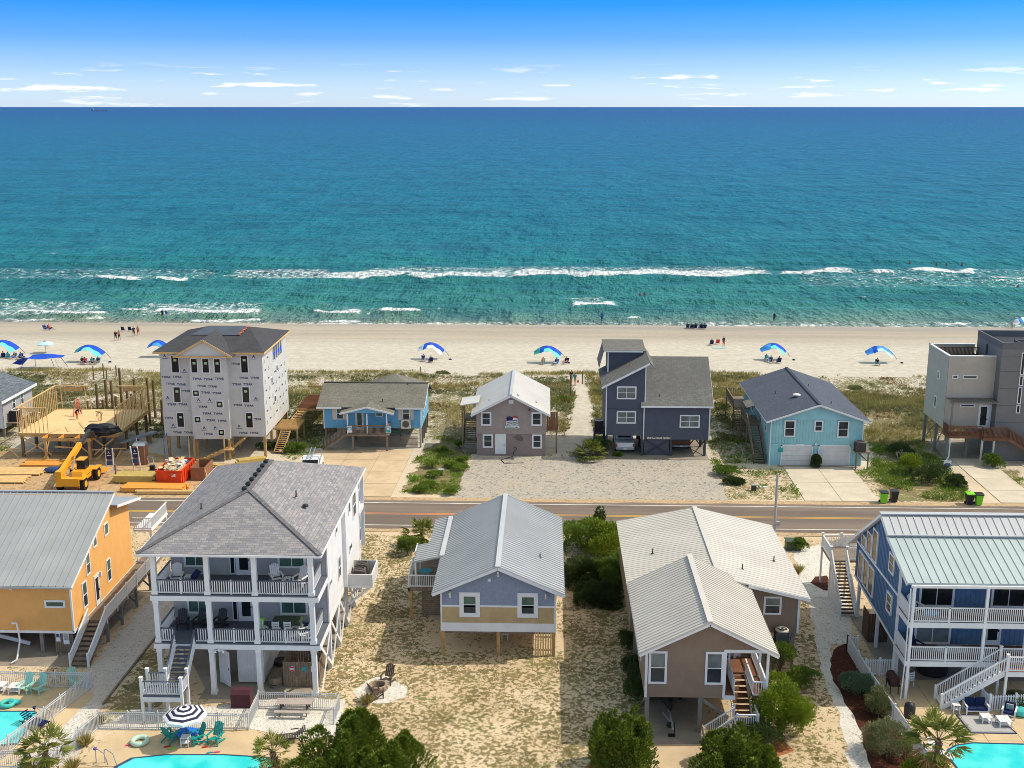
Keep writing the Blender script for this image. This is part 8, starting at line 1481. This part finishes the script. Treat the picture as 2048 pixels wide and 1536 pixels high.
# ================================================================== fences
def fence(label, pts, h=1.15, mat='alu', sp=.12, pw=.03, ps=1.85, base=.0, px=True, rails=(.12, .95, 1.08), postw=.07, gate=None, nm='pool_fence'):
    q = [Vector(G(*p)) if px else Vector((*p, 0)) for p in pts]; t = thing(nm, label, 'fence', q[0])
    for a, c in zip(q, q[1:]):
        L_ = (c-a).length; n = max(1, int(round(L_/ps)))
        for i in range(n):
            u, v = a.lerp(c, i/n), a.lerp(c, (i+1)/n); b = B(); m_ = int((v-u).length/sp)
            for r in rails: b.beam(u+Vector((0,0,base+r)), v+Vector((0,0,base+r)), .035, .04)
            for k in range(1, m_): w_ = u.lerp(v, k/m_); b.box(w_.x-pw/2, w_.x+pw/2, w_.y-pw/2, w_.y+pw/2, base+.06, base+h-.05)
            b.build('fence_panel', M[mat], t); B().box(u.x-postw/2, u.x+postw/2, u.y-postw/2, u.y+postw/2, 0, h+.06).lathe((u.x,u.y,h+.06), [(postw*.7,0),(.01,.05)], 4).build('fence_post', M[mat], t)
    u = q[-1]; B().box(u.x-postw/2, u.x+postw/2, u.y-postw/2, u.y+postw/2, 0, h+.06).build('fence_post', M[mat], t); return t
fence('white aluminium fence behind the mint chairs turning along the gravel path', [(-60,1373),(113,1376),(184,1376),(90,1450),(-20,1538)]); fence('white aluminium fence along the shell path, stair landing and picnic gravel', [(75,1565),(198,1457),(497,1461),(518,1416),(679,1420),(668,1450)]); fence('low white fence cut by the lower left corner', [(-20,1536),(62,1538)], 1.2)
fence('white vinyl picket fence running down beside the mulch bed', [(1694,1302),(1736,1372),(1845,1528),(1870,1570)], 1.2, 'vinyl', .13, .06, 2.4, rails=(.12, 1.05), postw=.12, nm='picket_fence'); fence('white vinyl gate panel joining picket fence and blue house', [(1730,1352),(1786,1350)], 1.2, 'vinyl', .14, .07, .9, rails=(.15, 1.05), postw=.12, nm='picket_gate'); fence('low white picket fence behind the navy settee', [(1962,1410),(1978,1424),(2080,1420)], 1.15, 'vinyl', .16, .07, 2.0, rails=(.15, 1.0), postw=.13, nm='picket_fence')
fence('short white picket return at the top of the mulch bed', [(1694,1302),(1714,1304)], 1.15, 'vinyl', .14, .06, 1.0, rails=(.12, 1.05), postw=.12, nm='picket_fence')
# wheel hub caps of life: pool ladders, ship on the horizon
def poolrail(px, py, label, cover=None):
    p = G(px, py); t = thing('pool_rail', label, 'handrail', p)
    for s in (0, .5): B().path([(p[0]+s, p[1], .03), (p[0]+s, p[1], .8), (p[0]+s+.15, p[1]-.1, .95), (p[0]+s+.6, p[1]-.3, .8), (p[0]+s+.8, p[1]-.35, .1)], .03).build('rail', M['galv'], t)
    if cover: lump('grip_cover', M[cover], (p[0], p[1], .9), (.14,.14,.12), 3, 1, parent=t)
poolrail(72, 1442, 'steel handrail at the corner of the left pool', 'signnavy'); poolrail(193, 1526, 'steel handrail with purple grip at the middle pool', 'purple')
def ship():
    p = G(197, 214.6, SEA); D = 9500.0; r = ray(197, 210); k = D/r[1]; x = r[0]*k; y = D; s = 1.0; t = thing('cargo_ship', 'tiny grey cargo ship on the horizon at left', 'ship', (x, y, SEA)); L_ = 66.0
    B().prism([(x-L_,y,SEA-1), (x+L_*.95,y,SEA-1), (x+L_*1.05,y,SEA+7), (x+L_*.7,y,SEA+6), (x-L_,y,SEA+6)], (0,18,0)).build('hull', M['shipgrey'], t); B().box(x-L_*.95, x-L_*.72, y+2, y+16, SEA+6, SEA+20).box(x-L_*.9, x-L_*.82, y+4, y+12, SEA+20, SEA+26).build('superstructure', M['shipgrey'], t)
    for i in range(4): B().box(x-L_*.4+i*26, x-L_*.4+i*26+16, y+3, y+15, SEA+6, SEA+11).build('hatch', M['shipgrey'], t)
M['shipgrey'] = paint('ship_grey', S(120,140,168), .8, .1, .03); ship()
# ================================================================== planting
def leaves(name, cen, ups, size, mat, parent=None, asp=2.2, curl=.35, rnd=None):
    """leaf quads (two folded triangles) at centres with directions"""
    n = len(cen); d = ups/np.linalg.norm(ups, axis=1, keepdims=True); t = rng.normal(size=(n, 3)); s = np.cross(d, t); s /= np.linalg.norm(s, axis=1, keepdims=True)+1e-9
    sz = (np.asarray(size)*np.ones(n))[:, None]; nr = np.cross(s, d)
    a = cen; b = cen+d*sz*.5+s*sz/asp*.5+nr*sz*.12*curl; c = cen+d*sz; e = cen+d*sz*.5-s*sz/asp*.5+nr*sz*.12*curl
    co = np.stack([a, b, c, e], 1).reshape(-1, 3); i = np.arange(n)*4; q = np.stack([i, i+1, i+2, i+3], -1)
    r = rng.random(n) if rnd is None else rnd
    return npmesh(name, co, q, mat, {'rnd': np.repeat(r, 4)}, False, parent)
def crownpts(c, r, n, lump_=.28, seed=1, lo=.55, flat=0.0):
    """points near the surface of a lumpy ellipsoid, with outward directions"""
    v = rng.normal(size=(n, 3)); v /= np.linalg.norm(v, axis=1, keepdims=True); v[:, 2] = np.where(v[:, 2] < -.35, -v[:, 2], v[:, 2])
    a = np.arctan2(v[:, 1], v[:, 0]); k = 1+lump_*2*(vnoise(a*2.2+seed*7, v[:, 2]*2.6+seed, seed, 3)-.5)
    rr = (lo+(1-lo)*rng.random(n)**.5)*k
    p = v*rr[:, None]*np.array(r)+np.array(c)
    return p, v, rr
def shrub(name, label, cat, base, r, n, mat, leaf=.16, lobes=6, seed=1, trunk=.25, group=None, asp=2.2, up=.35, spread=.62, part='crown'):
    """base: ground point; r: crown radii; crown built of uneven lobes with gaps"""
    R.seed(seed*13); t = thing(name, label, cat, base, 0, group); x, y, z = base; C = []; D = []; Q = []; inv = np.array(base)
    lob = [((0,0,r[2]*1.0), .72)]+[((math.cos(a)*r[0]*spread*R.uniform(.7,1.1), math.sin(a)*r[1]*spread*R.uniform(.7,1.1), r[2]*R.uniform(.45,1.25)), R.uniform(.38,.58)) for a in [2*math.pi*i/lobes+R.uniform(-.4,.4) for i in range(lobes)]]
    tot = sum(k*k for _, k in lob)
    for j, (o_, k) in enumerate(lob):
        m = int(n*k*k/tot); p, v, rr = crownpts((o_[0], o_[1], o_[2]+trunk), (r[0]*k, r[1]*k, r[2]*k), m, .32, seed+j*3); C.append(p); D.append(v+np.array([0,0,up])+rng.normal(size=v.shape)*.45); Q.append(np.clip(.15+.5*rng.random(m)+.35*(vnoise(p[:,0]*1.3+seed, p[:,1]*1.3+p[:,2], seed, 2)-.3)+(j % 3)*.07, 0, 1))
    C = np.concatenate(C); D = np.concatenate(D); Q = np.concatenate(Q); C[:, 2] = np.maximum(C[:, 2], .03)
    leaves(part, C, D, leaf*(.6+.8*rng.random(len(C))), mat, t, asp, rnd=Q); 
    b = B(); h = trunk+r[2]*.8; b.tube((x,y,z), (x,y,z+h*.6), .05*r[2]+.03, .035*r[2]+.02, 7)
    for o_, k in lob: b.tube((x,y,z+h*.25), (x+o_[0]*.85, y+o_[1]*.85, z+o_[2]*.9+trunk), .03*r[2]+.015, .012, 5)
    b.build('trunk', L['bark'], t); return t
def cone_cedar(name, label, base, r, h, n, mat, seed):
    """ragged juniper: upswept sprays on several leaders"""
    R.seed(seed); t = thing(name, label, 'tree', base); x, y, z = base; C = []; D = []; b = B()
    for i in range(30):
        a = R.uniform(0, 6.28); d = r*math.sqrt(R.random())*.92; hh = h*(1-.38*(d/r)**2)*R.uniform(.68,1.05); lx, ly = math.cos(a)*d, math.sin(a)*d; rad = r*R.uniform(.2,.36); m = n//30
        u = rng.random(m)**.7; an = rng.random(m)*6.283; rr = rad*(1-u**3)*(.45+.55*rng.random(m)**.5)*(1+.5*(vnoise(an*2+i, u*6, seed+i, 2)-.5)); p = np.stack([lx+rr*np.cos(an)+.12*np.sin(u*7), ly+rr*np.sin(an), .1+hh*u], -1); C.append(p); D.append(np.stack([np.cos(an)*.75, np.sin(an)*.75, np.full(m, .85)], -1)+rng.normal(size=(m,3))*.3); b.tube((x+lx*.15,y+ly*.15,z), (x+lx,y+ly,z+hh*.75), .06, .015, 5)
    C = np.concatenate(C); D = np.concatenate(D); leaves('crown', C, D, .2*(.6+.9*rng.random(len(C))), mat, t, 2.6, rnd=np.clip(.1+.55*rng.random(len(C))+.5*(vnoise(C[:,0]*1.4, C[:,1]*1.4+C[:,2]*.8, seed, 2)-.25), 0, 1)); b.build('trunk', L['bark'], t); return t
def palm(label, base, h, fr, n, mat='palm', lean=(0,0), dead=6, seed=1, nm='palm_tree'):
    R.seed(seed); t = thing(nm, label, 'palm', base); x, y, z = base; b = B(); N = max(3, int(h/.16)); pts = [(x+lean[0]*(i/N)**2, y+lean[1]*(i/N)**2, z+h*i/N) for i in range(N+1)]
    for i in range(N): b.tube(pts[i], pts[i+1], .17-.03*(i % 2)+.02*(i/N), .13+.02*(i/N), 9, False)
    for i in range(N*5): k = R.randrange(N); a = R.uniform(0, 6.28); p = Vector(pts[k]); b.beam(p+Vector((math.cos(a)*.13, math.sin(a)*.13, 0)), p+Vector((math.cos(a)*.25, math.sin(a)*.25, .2)), .05, .02)
    b.build('trunk', L['bark'], t); top = Vector(pts[-1]); C = []; D = []; S_ = []; Q = []; C2 = []; D2 = []; S2 = []; st = B()
    for i in range(n+dead):
        dd = i >= n; a = R.uniform(0, 6.28); e = R.uniform(-.15, 1.3) if not dd else R.uniform(-1.2, -.55); l = fr*R.uniform(.5,.65); d = Vector((math.cos(a)*math.cos(e), math.sin(a)*math.cos(e), math.sin(e))); hub = top+d*l-Vector((0,0,.12*l)); st.tube(top, hub, .015, .012, 4); s = d.cross(Vector((0,0,1))).normalized(); u = s.cross(d)
        for k in range(18):
            th = -1.35+2.7*k/17; v = (d*math.cos(th)+s*math.sin(th)+Vector((0,0,-.25-.1*abs(th)))*.6); (C2 if dd else C).append(hub-Vector((x,y,z))); (D2 if dd else D).append(v); (S2 if dd else S_).append(fr*R.uniform(.42,.58)*(1-.18*abs(th)))
        Q += [R.random()]*18 if not dd else []
    leaves('fronds', np.array(C), np.array(D), np.array(S_), L[mat], t, 9, .8, np.array(Q)); st.build('stalks', L['bark'], t)
    if C2: leaves('dead_fronds', np.array(C2), np.array(D2), np.array(S2), L['dead'], t, 9, .8)
    return t
E2 = lambda px, py: G(px, py)
# near yards
p = G(712, 1572); cone_cedar('cedar_tree', 'large dark green cedar at the bottom edge left of centre', p, 3.6, 3.7, 36000, L['cedar'], 3)
p = G(1242, 1545); cone_cedar('cedar_tree', 'ragged cedar at the front left corner of the brown house', p, 1.75, 3.9, 15000, L['cedar'], 8)
p = G(1470, 1560); cone_cedar('cedar_tree', 'low spreading cedar in front of the brown house stairs', p, 2.3, 2.9, 18000, L['cedar'], 5)
p = G(1562, 1470); shrub('wax_myrtle', 'bright green tall shrub beside the brown house porch', 'shrub', p, (1.7, 1.6, 1.9), 24000, L['wax'], .14, 11, 4, .05, spread=.75)
p = G(1520, 1500); shrub('wax_myrtle', 'dark undergrowth shrub between cedar and tall shrub', 'shrub', p, (1.2, 1.0, .9), 6000, L['dkshrub'], .12, 6, 9, .1)
p = G(1600, 1375); shrub('wax_myrtle', 'dark shrub against the white shell walk beside the brown house', 'shrub', p, (1.1, .9, .75), 5000, L['shrub'], .12, 6, 12, .1); p = G(1560, 1345); shrub('wax_myrtle', 'mid green shrub below the brown house condenser', 'shrub', p, (.9, .9, 1.1), 5000, L['shrub'], .12, 5, 15, .2)
for px_, py_, l_ in ((1258,1300,'low dark shrub at the back of the brown house west wall'), (1264,1350,'middle dark shrub along the brown house west wall')): shrub('wax_myrtle', l_, 'shrub', G(px_, py_), (.7, 1.3, .75), 4000, L['dkshrub'], .12, 5, px_, -.1)
p = G(1275, 1400); shrub('wax_myrtle', 'dark shrub along the west wall of the brown house', 'shrub', p, (.9, 2.2, 1.0), 7000, L['dkshrub'], .12, 6, 17, .1)
for i, (px, py, r, m, l) in enumerate([(1180,1100,(2.1,2.2,1.7),'shrub','back left mound of the thicket between stilt and brown house'), (1215,1110,(1.9,2.4,1.9),'wax','back right mound of the thicket between the two houses'), (1172,1165,(1.6,1.9,1.4),'dkshrub','shaded left mound of the thicket between the two houses'), (1222,1170,(1.5,1.9,1.5),'shrub','right mound of the thicket against the brown house'), (1195,1205,(1.5,1.3,1.2),'dkshrub','front mound of the thicket between the two houses')]): shrub('thicket_shrub', l, 'shrub', G(px, py), r, 17000, L[m], .17, 11, 20+i, -.45, 'thicket between the houses', spread=.75)
p = G(1197, 1078); cone_cedar('yucca_cedar', 'small dark conifer poking up behind the thicket', p, .6, 2.9, 2600, L['dkshrub'], 6)
palm('fan palm clump beside the side porch of the blue-grey house', G(842, 1090), .9, 1.7, 34, 'palm', (0,0), 4, 2); shrub('garden_shrub', 'round dark shrub under the fan palm', 'shrub', G(815, 1108), (1.0, .9, .8), 4500, L['shrub'], .13, 5, 30, .1); shrub('garden_shrub', 'bright small shrub right of the fan palm trunk', 'shrub', G(838, 1098), (.6, .5, .6), 2500, L['wax'], .12, 4, 31, .1)
palm('palm with brown fronds in the lower left corner', G(92, 1560), 1.7, 1.7, 30, 'palm', (.1,.1), 10, 4); palm('small tattered palm at the end of the middle pool', G(551, 1556), 1.5, 1.25, 26, 'palm', (-.1,.1), 12, 6); palm('palm tree beside the right-hand pool', G(1868, 1566), 2.5, 1.9, 36, 'palm', (.1,.2), 6, 8)
for i, (px, py, r, l) in enumerate([(1712,1385,(1.1,1.0,.85),'rounded grey-green shrub in the upper mulch bed'), (1757,1428,(.85,.9,1.0),'olive shrub leaning over the picket fence'), (1772,1510,(1.35,1.6,1.35),'large olive shrub low in the mulch bed'), (1850,1560,(1.2,.9,.9),'yellow-green shrub at the bottom of the picket fence'), (2035,1415,(.8,.6,.7),'yellow-flowered shrub beside the striped armchair')]): shrub('bed_shrub', l, 'shrub', G(px, py), r, 7500, L[('grey','olive','olive','wax','olive')[i]], .13, 8, 40+i, -.2, 'shrubs in the mulch bed', 3.0, .7)
for i, (px, py, l) in enumerate([(170,1492,'tan grass tuft left of the shell path fence'), (196,1450,'tan grass tuft in the fence corner'), (145,1540,'tan grass tuft at the bottom edge by the fence'), (1596,1146,'bare twiggy grass tuft by the shell walk'), (735,1408,'dry grass tuft in front of the fire pit')]):
    t_ = thing('grass_tuft', l, 'grass tuft', G(px, py), 0, 'ornamental grass tufts'); n = 260; a = rng.random(n)*6.283; d = np.stack([np.cos(a)*.6, np.sin(a)*.6, .5+rng.random(n)], -1); leaves('blades', np.stack([np.cos(a)*.12*rng.random(n), np.sin(a)*.12*rng.random(n), np.zeros(n)], -1), d, .5+.45*rng.random(n), L['grass'], t_, 22)
shrub('garden_shrub', 'small green shrub behind the transformer box', 'shrub', G(1598, 1100), (.7, .6, .55), 2500, L['shrub'], .12, 4, 50, .05)
# ocean row
t_ = shrub('clipped_shrub', 'clipped dark block shrub between the two garage doors', 'shrub', (27.75, 113.4, .05), (.66, .5, .95), 11000, L['dkshrub'], .1, 6, 60, -.25, spread=.35)
palm('sprawling fan palm between taupe and slate houses', G(1180, 918), .5, 1.9, 46, 'palm', (0,0), 5, 12, 'fan_palm'); shrub('dune_shrub', 'dark shrub beneath the fan palm by the slate house', 'shrub', G(1195, 912), (1.4, 1.2, 1.0), 5000, L['dkshrub'], .14, 6, 61, .1)
for i, (px, py, r, m, l) in enumerate([(1822,948,(1.3,1.2,1.3),'wax','bright green shrub in front of the dead bush'), (1858,965,(1.7,1.3,1.2),'dkshrub','dark spreading shrub beside the yard sign'), (1912,975,(1.0,.8,.8),'dkshrub','dark shrub at the edge of the modern driveway'), (1800,912,(1.5,1.5,.9),'dkshrub','low dark shrub in the shade of the modern house'), (1985,935,(1.0,.7,.9),'shrub','shrub under the modern house entry deck'), (2010,905,(1.1,.8,1.0),'dkshrub','dark shrub beside the modern tower'), (1450,950,(1.3,1.2,.6),'shrub','low weedy shrub at the corner of the gravel lot'), (1470,968,(1.0,.8,.45),'dkshrub','low dark shrub beside the utility box'), (885,760,(1.0,1.0,.8),'olive','rounded dune shrub behind the cottage'), (1125,815,(1.4,1.3,.9),'shrub','rounded green shrub left of the sand path'), (590,905,(1.2,.9,.7),'shrub','weedy shrub left of the cottage stair'), (1200,800,(1.0,1.6,.8),'olive','olive shrub right of the sand path'), (1440,830,(1.2,1.8,.9),'dkshrub','dark shrub in the gap by the aqua house stair'), (1710,790,(1.2,1.0,.8),'olive','olive dune shrub right of the aqua roof'), (540,898,(1.6,.7,.5),'dkshrub','low green shrub behind the porch house ridge'), (1235,912,(.5,.4,.3),'shrub','tiny weed clump beside the slate house')]): shrub('dune_shrub', l, 'shrub', G(px, py), r, 4200, L[m], .15, 7, 70+i, -.15, 'shrubs in the ocean row yards')
t_ = thing('dead_bush', 'bare grey branching bush left of the modern house', 'bush', G(1800, 925)); b = B(); R.seed(9); o_ = Vector(G(1800, 925))
def twig(p, d, l, r, k):
    q = p+d*l; b.tube(p, q, r, r*.7, 5, False)
    if k > 0:
        for _ in range(3): twig(q, (d+Vector((R.uniform(-.7,.7), R.uniform(-.7,.7), R.uniform(-.25,.4)))).normalized(), l*R.uniform(.6,.8), r*.6, k-1)
for _ in range(7): twig(o_, Vector((R.uniform(-.9,.9), R.uniform(-.6,.6), R.uniform(.5,.9))).normalized(), .55, .035, 3)
b.build('branches', M['deadwood'], t_)
# ------------------------------------------------------------------ ground cover (nobody could count it)
def scatter(name, label_, x0, x1, y0, y1, n, dens, bl, hgt, mat, width=10, spread=.5, seed=1, tuft=.12):
    X = x0+(x1-x0)*rng.random(n); Y = y0+(y1-y0)*rng.random(n); k = dens(X, Y) > rng.random(n); X = X[k]; Y = Y[k]; Z = terr(X, Y); m = len(X)
    a = rng.random((m, bl))*6.283; h = (hgt*(.5+.8*rng.random((m, bl))))*(.6+.8*vnoise(X*.25, Y*.25, seed, 2))[:, None]
    C = np.stack([X[:, None]+np.cos(a)*tuft*rng.random((m, bl)), Y[:, None]+np.sin(a)*tuft*rng.random((m, bl)), Z[:, None]+np.zeros((m, bl))-.01], -1).reshape(-1, 3); D = np.stack([np.cos(a)*spread, np.sin(a)*spread, .55+.5*rng.random((m, bl))], -1).reshape(-1, 3)
    q = np.repeat(np.clip(vnoise(X*.5, Y*.5, seed+5, 2)*1.2-.1+.2*(rng.random(m)-.5), 0, 1), bl)
    o = leaves(name, C, D, h.ravel(), mat, None, width, rnd=q); stuff(o); o['label'] = label_; return o
HB = [(-24.3,-13.9,65.2,82), (-7,.9,71,84.4), (5.8,17,61.3,83.2), (-52,-29.9,68.4,86), (22,36,57.5,80), (-24,-13.3,119,131), (-7.3,.1,116.5,127.3), (6.3,17.3,116.5,125), (23,32.6,114,130.2), (41.6,58,115,124), (-40,-29.3,114.4,126.4), (-55.4,-44.8,113,124.6), (-80,-60.4,121,130), (-24.7,-14.1,103,118.6), (24.3,31.5,103,114.2), (42.5,46.5,103,117.5), (49,55,103,116), (-8.3,17.3,103,116.3)]
SOFT = [[G(*p)[:2] for p in q] for q in ([(180,1335),(345,1150),(352,1230),(206,1408),(140,1536),(20,1545),(112,1416)], [(1585,1100),(1640,1090),(1705,1240),(1660,1290),(1730,1480),(1850,1545),(1700,1545),(1625,1240)], [(-20,1372),(190,1380),(520,1400),(690,1398),(690,1545),(-20,1545)], [(700,1385),(775,1350),(815,1395),(715,1402)], [(1290,1395),(1400,1395),(1404,1545),(1290,1545)])]
def openland(X, Y):
    k = np.ones(X.shape, bool)
    for a, c, d, e in HB: k &= ~((X > a) & (X < c) & (Y > d) & (Y < e))
    for q in SOFT: k &= ~inpoly(X, Y, q)
    for q in PATHW: k &= ~inpoly(X, Y, q)
    k &= ~((Y > 93.8) & (Y < 103.0)); k &= ~((X > -58) & (X < -25) & (Y > 102) & (Y < 114)); return k
def patchy(X, Y, f, sd): return np.clip((vnoise(X*f, Y*f, sd, 4)-.5)*5+.35, 0, 1)
scatter('yard_weeds', 'straggly olive weeds in the sandy back yards', -40, 45, 50, 94, 110000, lambda X, Y: openland(X, Y)*np.clip(vegf(X, Y)*1.6-.2, 0, 1)*patchy(X, Y, .9, 4), 6, .12, L['lawn'], 6, 1.1, 3, .16)
scatter('verge_weeds', 'green creeping weeds between the ocean row drives', -62, 62, 103, 124, 46000, lambda X, Y: openland(X, Y)*np.clip(vegf(X, Y)*1.5-.45, 0, 1)*patchy(X, Y, .35, 14), 9, .32, L['weed'], 5, .7, 6, .2)
scatter('dune_grass', 'tan and green sea oats covering the dunes', -92, 78, 122, 152, 46000, lambda X, Y: openland(X, Y)*np.clip((vnoise(X*.16, Y*.24, 33, 4)-.40)*5, 0, 1)*np.where(Y > 147, .7, .9), 8, .55, L['grass'], 14, .45, 9, .15)
scatter('dune_scrub', 'green low scrub in the hollows of the dunes', -92, 78, 122, 148, 46000, lambda X, Y: openland(X, Y)*np.clip((vnoise(X*.13+9, Y*.2, 57, 4)-.44)*6, 0, 1), 10, .36, L['olive'], 4, .8, 12, .2)
scatter('dune_scrub', 'russet ground plants scattered over the dunes', -92, 78, 124, 148, 16000, lambda X, Y: openland(X, Y)*np.clip((vnoise(X*.2+3, Y*.3+5, 91, 4)-.52)*6, 0, 1), 9, .30, L['russet'], 4, .8, 15, .2)
# weed clumps in the strip beside the cottage drive, each a plant
R.seed(21)
CL = [(1460/9.04+780-40, 0)]
for i, (px, py, r) in enumerate([(858,975,.9),(838,985,.8),(905,935,.7),(920,942,.9),(900,990,.7),(870,955,.8),(925,925,.6),(918,895,.5),(865,935,.9),(885,905,.6)]): shrub('weed_clump', ['nearest weed clump at the road by the cottage drive','leftmost weed clump against the cottage drive','weed clump left of the bright pair beside the gravel','brightest weed clump beside the gravel lot','weed clump at the road edge nearest the gravel','weed clump left of the utility box','small bright weed clump by the taupe house corner','dark weed clump in the taupe house shadow','broad weed clump in the middle of the strip','weed clump at the top of the strip'][i], 'weeds', G(px, py), (r, r*.8, .38), 1800, L['weed'], .14, 4, 90+i, .02, 'weed clumps beside the cottage drive')
